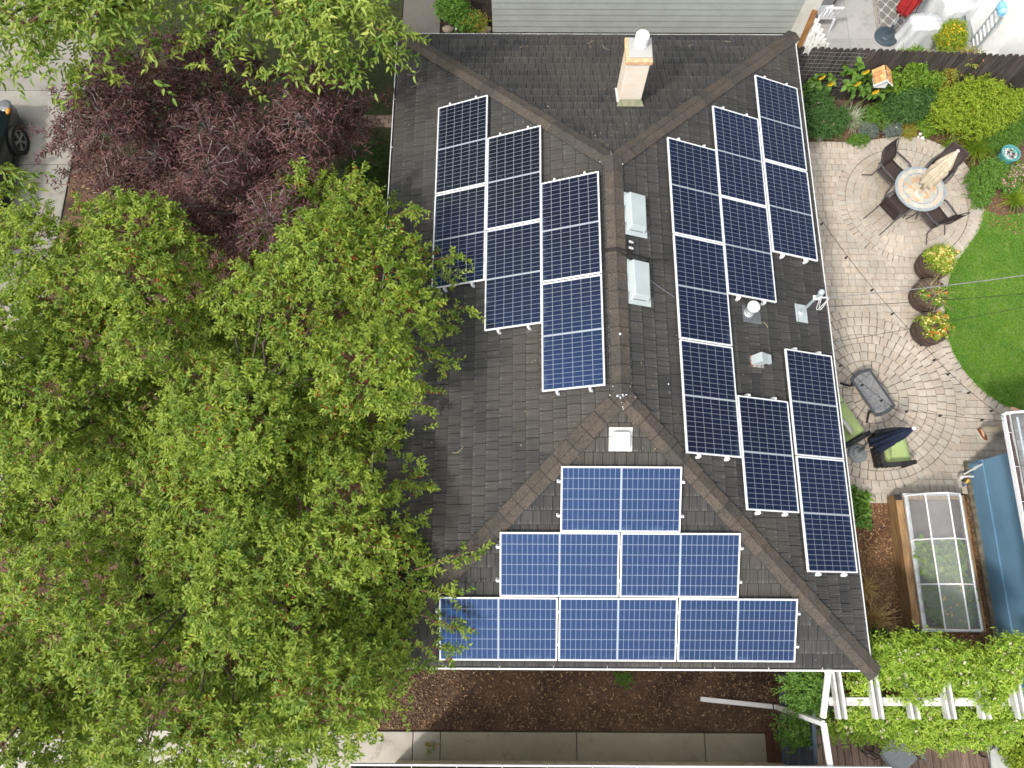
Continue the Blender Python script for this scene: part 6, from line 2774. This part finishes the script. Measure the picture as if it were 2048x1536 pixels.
LEAF_C = leafmat('crabapple_leaves', (.07, .148, .014), (.33, .41, .052), (.32, .19, .06), .40, .5, .945)
LEAF_P = leafmat('purple_leaves', (.06, .028, .031), (.18, .085, .08), (.30, .15, .10), .22, .45, .93)
LEAF_T = leafmat('pale_green_elm_leaves', (.09, .19, .025), (.36, .42, .08), (.45, .44, .13), .38, .45, .9)
RED = mat('red_berries', (.33, .04, .025), .35, rnd=.35)

# outlines of the crowns as the photo shows them; lobes get real heights and sizes
crab_n = [(25, 480), (140, 445), (240, 435), (300, 490), (400, 530), (470, 560), (540, 500), (565, 410), (610, 385), (690, 385), (735, 430), (780, 460), (770, 510), (820, 540), (815, 600), (820, 650), (800, 710),
          (790, 780), (770, 830), (730, 880), (640, 880), (500, 860), (330, 900), (150, 880), (30, 900), (-60, 880), (-60, 640), (0, 600)]
crab_s = [(30, 900), (150, 880), (330, 900), (500, 860), (640, 880), (710, 900), (680, 960), (720, 1010), (700, 1070), (760, 1120), (805, 1140), (790, 1200), (805, 1270), (755, 1320), (710, 1370), (660, 1430), (560, 1440), (640, 1490), (540, 1530),
          (300, 1500), (100, 1510), (-60, 1500), (-60, 880)]
rl = random.Random(5)


def mk_lobes(pts, z0, z1, r0, r1, kz=.62):
    out = []
    for x, y in pts:
        z = rl.uniform(z0, z1)
        r = rl.uniform(r0, r1)
        c = P(x, y, z)
        out.append((tuple(c), r * rl.uniform(.85, 1.2), r * rl.uniform(.85, 1.2), r * kz * rl.uniform(.8, 1.2)))
    return out


pn_ = poisson_px(crab_n, 78, ((430, 470, 85), (640, 560, 34), (720, 660, 30), (10, 400, 70)), 3)
ps_ = poisson_px(crab_s, 82, ((225, 1235, 52), (120, 1190, 30), (620, 1330, 34), (60, 1060, 28), (420, 1330, 26), (560, 1180, 24), (330, 1400, 24)), 4)
ln_ = mk_lobes(pn_, 2.7, 5.1, .36, .66)
ls_ = mk_lobes(ps_, 2.5, 4.9, .36, .68)
tn = thing
sh_n = [((790, 430), (834, 418), 4.2, 4.3), ((770, 480), (838, 505), 4.2, 4.2), ((830, 530), (918, 512), 3.9, 4.0), ((820, 560), (912, 548), 3.9, 3.8), ((840, 620), (942, 620), 3.9, 3.9), ((830, 660), (905, 650), 3.8, 3.8), ((820, 690), (892, 715), 3.8, 3.7), ((800, 740), (858, 778), 3.8, 3.7), ((780, 800), (856, 812), 3.8, 3.7), ((590, 380), (600, 338), 4.2, 4.3), ((690, 380), (722, 345), 4.2, 4.2), ((200, 420), (160, 398), 4, 4), ((60, 470), (22, 430), 4, 4)]
sh_s = [((720, 930), (790, 880), 3.9, 3.8), ((740, 985), (872, 966), 3.8, 3.7), ((760, 1020), (838, 940), 3.8, 3.8), ((760, 1060), (842, 1040), 3.8, 3.7), ((830, 1140), (962, 1100), 3.7, 3.7), ((820, 1180), (912, 1190), 3.6, 3.6), ((840, 1230), (925, 1262), 3.6, 3.5), ((830, 1290), (905, 1300), 3.6, 3.5), ((770, 1350), (852, 1338), 3.6, 3.4), ((720, 1400), (790, 1395), 3.4, 3.2), ((620, 1480), (690, 1500), 3.2, 3.0)]
tree('crabapple_tree', 'red berried green tree overhanging the left gutter beside the dark purple tree', 'tree', (-7.3, -.9, 0), (-7.1, -.8, 1.5), ln_, LEAF_C, 7600, 12, .23, .070, .036, TWIG_R, .22, sh_n, (RED, 2000, .015), .15, .42, flat=1.25, group='red berried trees left of the house', under=1500)
tree('crabapple_tree', 'red berried green tree reaching over the sidewalk at the lower left corner', 'tree', (-8.3, -5.3, 0), (-8.0, -5.2, 1.5), ls_, LEAF_C, 8400, 12, .23, .070, .036, TWIG_R, .22, sh_s, (RED, 2000, .015), .16, .42, flat=1.25, group='red berried trees left of the house', under=1500)

purp = [(175, 200), (220, 120), (300, 105), (420, 105), (520, 135), (600, 170), (680, 200), (720, 245), (705, 300), (640, 330), (560, 380), (540, 450), (520, 520), (430, 500), (340, 460), (250, 400), (190, 350), (150, 290)]
pp_ = poisson_px(purp, 52, (), 9)
tree('purple_leaf_tree', 'dark purple leaved tree with grey branches between the green trees', 'tree', (-7.6, 3.2, 0), (-7.5, 3.1, 1.2), mk_lobes(pp_, 2.2, 3.9, .34, .58, .6), LEAF_P, 3900, 10, .26, .105, .028, TWIG_G, .12,
     [((160, 290), (85, 305), 2.6, 2.6), ((180, 330), (118, 362), 2.4, 2.4), ((180, 210), (112, 190), 2.8, 2.8), ((690, 210), (778, 188), 2.6, 2.7), ((200, 280), (72, 258), 2.6, 2.7)], None, .11, .35, .034, .24, .6, 1.0, tw_r=.007)

elm = [(-40, 0), (60, -50), (180, -50), (290, -20), (295, 5), (240, 45), (170, 65), (100, 75), (30, 60), (-40, 60)]
elm2 = [(390, -50), (480, -50), (600, -50), (720, -50), (730, 0), (710, 35), (660, 50), (620, 62), (560, 50), (480, 35), (420, 5)]
# the tree's high crown, out of frame, shaped to darken the panels' reflections
elm_high = []
for i in range(26):
    u_ = rand_dirs(1, -.75)[0]
    c_ = np.array([-8.2, 9.0, 8.0]) + u_ * np.array([2.9, 2.5, 3.0]) * rl.uniform(.55, 1.0)
    if c_[2] < 7 and c_[1] < 7.5:
        continue
    r_ = rl.uniform(.95, 1.3)
    elm_high.append((tuple(c_), r_, r_, r_ * .8))
pe = poisson_px(elm, 58, (), 12) + poisson_px(elm2, 58, (), 13) + [(335, -30)]
tree('elm_tree', 'tall pale green tree with large drooping leaves along the top left edge', 'tree', (-9.2, 8.6, 0), (-8.8, 8.2, 2.6), mk_lobes(pe, 4.6, 6.2, .34, .52, .6) + elm_high, LEAF_T, 7600, 9, .36, .125, .052, TWIG_R, .5,
     [((730, 60), (822, 70), 5.0, 4.6), ((740, 80), (800, 105), 5.0, 4.5), ((640, 90), (700, 130), 4.9, 4.4), ((560, 110), (585, 135), 5, 4.5), ((400, 50), (378, 70), 5, 4.6), ((-40, 330), (38, 350), 4.9, 4.6), ((-50, 360), (12, 385), 4.9, 4.5), ((150, 110), (160, 165), 4.8, 4.3)], None, .2, .40, .04, .10, .8, .75, curl=.3, under=900)


# ------------------------------------------------------------------ bushes and flowers
def bush(name, label, cat, lobes, m, n, per=9, tl=.16, ll=.05, lw=.025, droop=.15, flowers=None, group=None, shell=.55, flat=.8, stemm=None, zmin=-.15, curl=.18, spread=.8, up=.35):
    c = lobes[0][0]
    t = thing(name, label, cat, (c[0], c[1], 0), group)
    lobes = [(l[0], l[1] * random.uniform(.85, 1.12), l[2] * random.uniform(.85, 1.12), l[3]) for l in lobes]
    ps, ds = twig_points(lobes, n, zmin, shell * .85, up)
    ps = ps + rng.normal(0, .03, ps.shape)
    ps[:, 2] = np.maximum(ps[:, 2], .03)
    (v, f, r), tp = twig_leaves(ps, ds, per, tl, ll, lw, droop, flat, spread, curl=curl)
    np_obj('foliage', v, f, r, m, t)
    b = MB()
    for l in lobes:
        g0 = V(l[0][0], l[0][1], 0)
        for k in range(4):
            limb(b, g0 + V(random.uniform(-.05, .05), random.uniform(-.05, .05), 0), Vector(l[0]) + V(random.uniform(-.5, .5) * l[1], random.uniform(-.5, .5) * l[2], random.uniform(0, .5) * l[3]), .012, .004, 4, .08, 0, 4)
    b.build('stems', stemm or TWIG_R, t)['kind'] = 'stuff'
    if flowers:
        for (fm, k, sz, hh) in flowers:
            pick = ps[rng.choice(len(ps), k)] + np.array([0, 0, hh])
            d = rand_dirs(k * 5, .1)
            (vv, ff, rr) = leaf_mesh(np.repeat(pick, 5, 0), d, np.array([0, 0, 1.0]) + rng.normal(0, .4, (k * 5, 3)), np.full(k * 5, sz), np.full(k * 5, sz * .75), .1)
            np_obj('flowers', vv, ff, rr, fm, t)['kind'] = 'stuff'
    return t


def L(*items):
    return [(tuple(P(a, b_, z)), rx, ry, rz) for a, b_, z, rx, ry, rz in items]


G_YEL = leafmat('yellow_green_leaves', (.16, .26, .02), (.33, .40, .035), (.42, .36, .05), .35, .5, .93)
G_LIME = leafmat('lime_leaves', (.10, .21, .02), (.22, .33, .035), None, .35)
G_MID = leafmat('mid_green_leaves', (.06, .155, .02), (.16, .28, .04), None, .3)
G_DARK = leafmat('dark_green_leaves', (.03, .085, .02), (.085, .17, .038), None, .25)
G_BLUE = leafmat('blue_grey_leaves', (.12, .16, .13), (.2, .24, .21), None, .2)
G_AUT = leafmat('autumn_tinged_leaves', (.17, .23, .03), (.34, .32, .05), (.42, .20, .05), .35, .5, .72)
G_VINE = leafmat('vine_leaves', (.15, .28, .025), (.42, .54, .07), (.52, .56, .13), .38)
F_PINK = mat('pink_petals', (.62, .36, .36), .7, rnd=.2)
F_YEL = mat('yellow_petals', (.75, .50, .02), .6, rnd=.15)
F_PALE = mat('pale_yellow_petals', (.62, .58, .20), .6, rnd=.2)
F_ORG = mat('orange_petals', (.72, .16, .02), .6, rnd=.2)
F_CREAM = mat('cream_petals', (.60, .55, .40), .7, rnd=.15)

bush('round_bush', 'large round yellow green bush in front of the picket fence', 'bush', L((1945, 215, .62, .78, .70, .58), (1900, 225, .5, .5, .5, .42), (1990, 225, .55, .5, .5, .42)), G_YEL, 3600, 7, .12, .046, .03, shell=.62, flat=.6)
bush('leafy_shrub', 'yellow green shrub right of the birdhouse against the fence', 'shrub', L((1815, 135, 1.0, .42, .3, .4), (1800, 165, .65, .4, .3, .4), (1850, 150, .8, .35, .3, .35)), G_LIME, 1300, 8, .15, .055, .032)
bush('autumn_shrub', 'sparse shrub with yellow and orange leaves climbing the picket fence', 'shrub', L((1892, 140, 1.0, .3, .18, .22), (1915, 122, 1.25, .25, .15, .2), (1875, 165, .7, .3, .2, .25), (1945, 118, 1.35, .15, .12, .16)), G_AUT, 420, 7, .14, .05, .032)
bush('peony_bush', 'dark green bush between the birdhouse and the round yellow bush', 'bush', L((1822, 205, .45, .42, .38, .34), (1800, 215, .35, .3, .3, .25)), G_DARK, 1100, 9, .17, .08, .024, up=.6)
bush('rose_bush', 'dark bush with small pink flowers beside the right gutter', 'bush', L((1636, 215, .45, .3, .35, .35), (1650, 255, .35, .35, .3, .3), (1625, 250, .4, .3, .3, .3), (1670, 240, .3, .25, .22, .22)), G_DARK, 1500, 8, .15, .045, .024, flowers=[(F_PINK, 70, .03, .03)])
bush('ground_cover_plant', 'low mid green plant mound below the peony bush at the patio edge', 'plant', L((1765, 232, .15, .32, .28, .15), (1735, 232, .15, .2, .2, .13)), G_MID, 600, 7, .1, .035, .022)
bush('ground_cover_plant', 'bright green low plant at the patio edge left of the blue grey mound', 'plant', L((1717, 281, .07, .22, .10, .07)), G_MID, 240, 7, .08, .035, .022)
bush('lavender_mound', 'blue grey mound at the patio edge, left of two', 'plant', L((1736, 264, .1, .19, .14, .1)), G_BLUE, 300, 8, .09, .035, .009, up=.8)
bush('lavender_mound', 'blue grey mound at the patio edge, right of two with white buds', 'plant', L((1784, 262, .1, .2, .16, .1)), G_BLUE, 320, 8, .09, .035, .009, up=.8, flowers=[(WHITE, 12, .02, .05)])
bush('ground_cover_plant', 'olive green low plant right of the blue grey mounds', 'plant', L((1815, 262, .08, .2, .15, .09)), G_AUT, 260, 7, .08, .03, .018)
bush('lady_mantle', 'pale green leaf clump left of the round yellow bush', 'plant', L((1858, 248, .14, .22, .24, .14)), G_LIME, 260, 7, .12, .06, .05)
bush('feathery_shrub', 'feathery bright green shrub right of the grass clump below the round bush', 'shrub', L((2015, 262, .35, .38, .34, .3), (2035, 240, .4, .3, .3, .3), (1995, 285, .25, .3, .25, .22)), G_MID, 1300, 9, .14, .06, .012, up=.7)
bush('shrub', 'yellow green shrub at the right edge beside the round bush', 'shrub', L((2045, 205, .4, .35, .3, .32)), G_YEL, 420, 8, .14, .05, .03)
bush('leafy_plant', 'mid green leafy plant between the patio edge and the pink sedum', 'plant', L((1962, 365, .2, .28, .34, .2), (1985, 345, .25, .28, .26, .2), (1955, 395, .16, .2, .2, .16)), G_MID, 900, 8, .12, .045, .03)
bush('sedum', 'pink flowering sedum below the turquoise pot', 'plant', L((2012, 365, .25, .26, .28, .16), (2030, 348, .28, .2, .2, .14)), G_MID, 420, 7, .12, .045, .028, flowers=[(F_PINK, 420, .028, .06)])
bush('yellow_flowers', 'yellow flowering plant spilling from a pot beside the white building', 'plant', L((1896, 82, .5, .36, .34, .3), (1905, 70, .55, .28, .28, .25)), G_YEL, 900, 7, .14, .04, .022, flowers=[(F_YEL, 420, .035, .05)])
bush('shrub', 'green shrub at the top left of the siding house wall beside the path', 'shrub', L((905, 20, .4, .35, .4, .35), (930, 45, .25, .3, .25, .22)), G_MID, 520, 7, .16, .06, .034)
bush('shrub', 'olive fern like shrub beside the stones at the siding house corner', 'shrub', L((945, 48, .2, .28, .2, .2)), G_AUT, 200, 8, .16, .05, .02)
bush('evergreen_shrub', 'dark green shrub in the shade beside the left gutter', 'shrub', L((742, 330, .9, .38, .5, .6), (750, 380, .7, .3, .4, .5), (745, 440, .8, .35, .4, .5)), G_DARK, 1300, 9, .15, .06, .014)
bush('leafy_plant', 'bright green broad leaved plant beside the lower right gutter', 'plant', L((1714, 1000, .14, .10, .16, .12), (1718, 1030, .12, .10, .14, .12)), G_MID, 60, 6, .12, .12, .065)
bush('leafy_plant', 'dark green plant in the shade at the lower right corner of the roof', 'plant', L((1752, 1292, .35, .2, .26, .3), (1765, 1310, .4, .2, .2, .25)), G_DARK, 320, 8, .16, .06, .03)
bush('shrub', 'yellow green shrub at the right edge of the deck', 'shrub', L((2036, 1478, .55, .3, .32, .35), (2042, 1505, .45, .28, .3, .3)), G_YEL, 800, 8, .14, .05, .03)
bush('weed', 'small green weed in the dark mulch strip', 'weed', L((1247, 1356, .04, .12, .09, .05)), G_MID, 60, 6, .09, .045, .02)
bush('weed', 'tiny green weed growing on the pale sidewalk slab', 'weed', L((862, 1492, .06, .09, .07, .03)), G_AUT, 20, 6, .08, .05, .014)
# in the planter
bush('leafy_vegetable', 'broad leaved green vegetables inside the covered planter bed', 'plant', L((1860, 1118, .44, .16, .15, .14), (1848, 1105, .42, .1, .1, .1), (1893, 1120, .46, .17, .17, .16), (1870, 1145, .44, .18, .15, .14), (1905, 1108, .46, .14, .14, .14), (1895, 1148, .44, .16, .14, .14)), G_LIME, 330, 6, .10, .15, .11, shell=.3)
bush('tomato_plant', 'dark green plants with yellow flowers at the lower end of the covered planter', 'plant', L((1872, 1190, .42, .16, .2, .14), (1910, 1195, .44, .2, .22, .16), (1882, 1228, .40, .18, .15, .14), (1925, 1230, .42, .14, .15, .14), (1915, 1172, .44, .2, .14, .14), (1868, 1172, .4, .12, .12, .12)), G_MID, 700, 7, .11, .08, .034, flowers=[(F_YEL, 60, .035, .10)], shell=.3)
# barrels
q = brl[0]
bush('barrel_flowers', 'heap of pale yellow and orange flowers growing in the barrel nearest the chairs', 'flowers', [((q.x + .0, q.y + .06, .55), .25, .25, .22), ((q.x + .1, q.y - .12, .47), .15, .12, .12)], G_YEL, 380, 7, .11, .045, .024, flowers=[(F_PALE, 300, .04, .06), (F_ORG, 26, .04, .08)])
q = brl[1]
bush('barrel_flowers', 'sparse green growth round the edge of the middle barrel', 'flowers', [((q.x - .2, q.y - .06, .44), .06, .12, .06), ((q.x + .12, q.y - .2, .44), .1, .06, .06), ((q.x + .2, q.y + .02, .44), .06, .1, .06)], G_LIME, 70, 6, .08, .05, .03, flowers=[(F_ORG, 5, .04, .05), (F_PALE, 26, .03, .04)])
v, f, r = blades([(q.x + random.uniform(-.1, .15), q.y + random.uniform(-.1, .15), .40) for _ in range(14)], 4, .55, .009, 1.3, .5)
t = np_obj('dry_grass', v, f, r, leafmat('straw_blades', (.36, .30, .14), (.50, .43, .22), None, .25), None, (q.x, q.y, .40))
tag(t, 'pale straw stems leaning over the middle barrel', 'dry grass')
q = brl[2]
bush('barrel_flowers', 'ring of yellow and orange flowers round bare soil in the lowest barrel', 'flowers', [((q.x + .21 * math.cos(a), q.y + .21 * math.sin(a), .46), .075, .075, .08) for a in (.0, .7, 1.5, 2.6, 3.9, 4.6, 5.4)], G_YEL, 170, 7, .09, .045, .024, flowers=[(F_PALE, 120, .036, .05), (F_ORG, 30, .042, .06)])


def tuft(name, label, cat, px, py, n, ln, wd, m, lean=1.0, rad=.06, up=.9, arch=.6):
    q = P(px, py, 0)
    a = rng.uniform(0, 6.28, n)
    rr = rad * np.sqrt(rng.random(n))
    v, f, r = blades(np.stack([q.x + rr * np.cos(a), q.y + rr * np.sin(a), np.full(n, .0)], 1), 1, ln, wd, lean, up, arch=arch)
    return tag(np_obj(name, v, f, r, m, None, (q.x, q.y, 0)), label, cat)


G_GRASS = leafmat('day_lily_blades', (.12, .24, .015), (.28, .38, .035), (.42, .38, .06), .35, .5, .88)
G_STRIPE = leafmat('striped_grass_blades', (.26, .33, .20), (.5, .52, .40), None, .3)
G_TAN = leafmat('tan_grass_blades', (.42, .29, .11), (.66, .50, .24), None, .3)
tuft('striped_grass', 'pale striped ornamental grass between the rose bush and the patio', 'grass', 1695, 245, 210, .55, .016, G_STRIPE, 1.15, .08)
tuft('day_lily', 'green grassy day lily clump below the round yellow bush', 'grass', 1945, 300, 420, .62, .014, G_GRASS, 1.15, .12)
tuft('day_lily', 'yellow tipped day lily clump beside the lawn at the right edge', 'grass', 2025, 402, 260, .55, .018, G_GRASS, 1.1, .1)
tuft('day_lily', 'small grassy clump at the patio edge behind the cream umbrella', 'grass', 1893, 292, 70, .36, .014, G_GRASS, 1.1, .05)
tuft('tan_grass', 'short tan ornamental grass beside the right gutter, upper of two', 'grass', 1728, 1175, 170, .42, .009, G_TAN, .9, .08)
tuft('tan_grass', 'longer tan ornamental grass beside the right gutter, lower of two', 'grass', 1738, 1240, 260, .62, .010, G_TAN, 1.1, .1)

# sunflowers
for gq, fol, heads, lbl in ((P(1608, 215, 0), ((1645, 165, .75, .2, .16, .2), (1625, 185, .5, .16, .14, .2)), ((1661, 168, .95), (1643, 155, 1.0)), 'shorter sunflower plant with two yellow heads beside the gutter'),
                            (P(1675, 240, 0), ((1700, 165, .9, .22, .18, .25), (1710, 130, 1.2, .16, .14, .2), (1730, 165, .9, .2, .16, .2), (1745, 180, .75, .14, .12, .14)), ((1714, 168, 1.15), (1731, 144, 1.3), (1750, 184, .95)), 'taller sunflower plant with three yellow heads left of the birdhouse')):
    q = gq
    heads = [tuple(P(a_, b_, c_) - V(q.x, q.y, 0)) for a_, b_, c_ in heads]
    t = thing('sunflower', lbl, 'sunflower', q, 'sunflowers by the dark fence')
    lob = L(*fol)
    ps, ds = twig_points(lob, 12 * len(fol), -.3, .4, .3)
    (v, f, r), tp = twig_leaves(ps, ds, 3, .1, .15, .12, .3, 1.0, .7)
    np_obj('leaves', v, f, r, leafmat('sunflower_leaves', (.07, .16, .022), (.17, .30, .05), None, .35), t)
    b = MB()
    for hx, hy, hz in heads:
        limb(b, V(q.x + random.uniform(-.04, .04), q.y, 0), V(q.x + hx, q.y + hy, hz), .014, .008, 6, .04, 0, 6)
    b.build('stem', mat('green_stem', (.10, .18, .04), .7), t)
    for hx, hy, hz in heads:
        c = V(q.x + hx, q.y + hy, hz + .02)
        n_ax = V(random.uniform(.15, .5), -.95, .0).normalized()
        u = n_ax.orthogonal().normalized()
        w_ = n_ax.cross(u)
        k = 22
        a = np.linspace(0, 6.283, k, endpoint=False)
        d = np.array([tuple(u * math.cos(x) + w_ * math.sin(x) + n_ax * .25) for x in a])
        vv, ff, rr = leaf_mesh(np.array([tuple(c)] * k) + d * .03, d, np.array([tuple(n_ax)] * k), np.full(k, .06), np.full(k, .026), .05)
        fo = np_obj('flower_head', vv, ff, rr, F_YEL, t)
        b = MB()
        b.lathe(c, [(.024, .0), (.022, .010), (.0, .015)], 14, n_ax)
        b.build('disc', mat('sunflower_disc', (.50, .27, .02), .9), fo)

# turquoise pot with succulents and pebbles
pq = P(2022, 306, .55)
pq = V(pq.x, pq.y, 0)
t = thing('garden_pot', 'tall turquoise glazed pot with succulents and pale pebbles', 'pot', pq)
b = MB()
b.lathe(pq, [(.15, 0), (.17, .1), (.185, .35), (.195, .52), (.215, .53), (.215, .56), (.185, .56), (.18, .51), (.0, .505)], 32)
b.build('pot', mat('turquoise_glaze', (.09, .30, .29), .3, col2=(.06, .22, .22), ns=7, coat=.3), t)
b = MB()
for _ in range(60):
    a, r_ = random.uniform(0, 6.28), .165 * math.sqrt(random.random())
    s = random.uniform(.012, .028)
    b.blob(pq + V(r_ * math.cos(a), r_ * math.sin(a), .515), (s, s * .9, s * .7), 4)
b.build('pebbles', mat('pale_pebbles', (.50, .47, .43), .8, rnd=.4), t)['kind'] = 'stuff'
b = MB()
for cx_, cy_, k in ((-.05, .03, 9), (.06, -.02, 11), (.02, -.09, 8), (.03, .08, 7)):
    c = pq + V(cx_, cy_, .525)
    for i in range(k * 2):
        a = i * 2.4
        d = V(math.cos(a), math.sin(a), .5 + .06 * i).normalized()
        b.tube([c, c + d * (.03 + .022 * (1 - i / (2 * k)))], [.011, .003], 5)
b.build('succulents', mat('dark_red_succulents', (.10, .05, .045), .6, rnd=.5), t)

# white flower pot bits and stones
for k, (px, py, s) in enumerate(((1841, 268, .05), (1846, 276, .06), (1836, 274, .035))):
    q = P(px, py, .03)
    t = thing('white_stone', 'small white stone lying in the bed at the patio edge', 'stone', (q.x, q.y, 0), 'white stones at the patio edge')
    b = MB()
    b.blob(q, (s, s * .8, s * .7), 5, jit=.2)
    b.build('stone', mat('white_stone', (.66, .66, .64), .8, var=.15), t)
for px, py, s, lb in ((896, 58, .16, 'grey brick sized stone beside the path near the roof edge'), (967, 60, .22, 'rounded tan stone at the siding house corner')):
    q = P(px, py, .06)
    t = thing('edging_stone', lb, 'stone', (q.x, q.y, 0))
    b = MB()
    b.blob(q, (s, s * .55, .09), 5, jit=.25)
    b.build('stone', mat('tan_edging_stone', (.24, .20, .16), .9, var=.25), t)
# brick edging strip along the shaded front bed
b = MB()
e0_, e1_ = P(690, 236, 0), P(790, 232, 0)
for i in range(9):
    for j in range(3):
        p = V(e0_.x + i * .215 + (.1 if j % 2 else 0), e0_.y - j * .11, .02)
        b.box(p, (.205, .10, .06))
S('brick_edging', b, mat('shaded_edging_brick', (.16, .12, .095), .9, rnd=.3, bump=.3), bevel=.006)

# ---- vine over the pergola
vl = L((1845, 1345, 2.5, .22, .12, .1), (1925, 1352, 2.45, .2, .12, .1), (1975, 1400, 2.42, .12, .12, .1), (1820, 1392, 2.4, .12, .1, .08), (1730, 1322, 2.2, .34, .2, .2), (1790, 1305, 2.3, .36, .22, .22), (1850, 1310, 2.35, .40, .24, .24), (1905, 1325, 2.3, .36, .22, .22), (1950, 1335, 2.25, .25, .2, .2), (2005, 1328, 2.35, .3, .24, .22),
       (1785, 1350, 2.28, .22, .14, .14), (1850, 1355, 2.32, .22, .14, .14), (1925, 1362, 2.28, .2, .14, .12), (1720, 1362, 2.15, .2, .14, .12), (2000, 1362, 2.3, .22, .14, .14),
       (1716, 1420, 1.95, .26, .14, .16), (1786, 1424, 1.95, .26, .14, .16), (1858, 1424, 1.98, .26, .14, .16), (1928, 1424, 2.0, .26, .14, .16), (1998, 1418, 2.05, .26, .16, .16),
       (1690, 1455, 1.8, .3, .14, .16), (1750, 1458, 1.85, .34, .14, .16), (1810, 1460, 1.85, .34, .14, .16), (1870, 1464, 1.85, .34, .16, .16), (1930, 1464, 1.9, .34, .16, .16), (1985, 1458, 1.95, .3, .16, .16), (2030, 1440, 2.1, .24, .2, .18), (1705, 1300, 2.1, .24, .18, .2), (2020, 1300, 2.4, .22, .2, .2))
bush('pergola_vine', 'lime green flowering vine covering the white pergola', 'vine', vl, G_VINE, 3700, 11, .22, .062, .026, .3, shell=.35, flowers=[(F_CREAM, 420, .034, .10)], spread=.9)
vl2 = L((1612, 1350, 1.7, .26, .2, .3), (1600, 1385, 1.3, .24, .24, .3), (1625, 1385, 1.6, .25, .22, .3), (1620, 1420, 1.4, .2, .18, .25))
bush('fence_vine', 'darker green vine climbing the slate blue fence beside the mulch', 'vine', vl2, G_MID, 430, 10, .22, .06, .026, .3, shell=.35, spread=.9)
bush('fence_vine', 'small green vine hanging over the lower part of the slate blue fence', 'vine', L((1582, 1462, 1.3, .22, .16, .2), (1600, 1470, 1.4, .18, .14, .18)), G_MID, 130, 10, .2, .06, .026, .3, shell=.3, spread=.9)
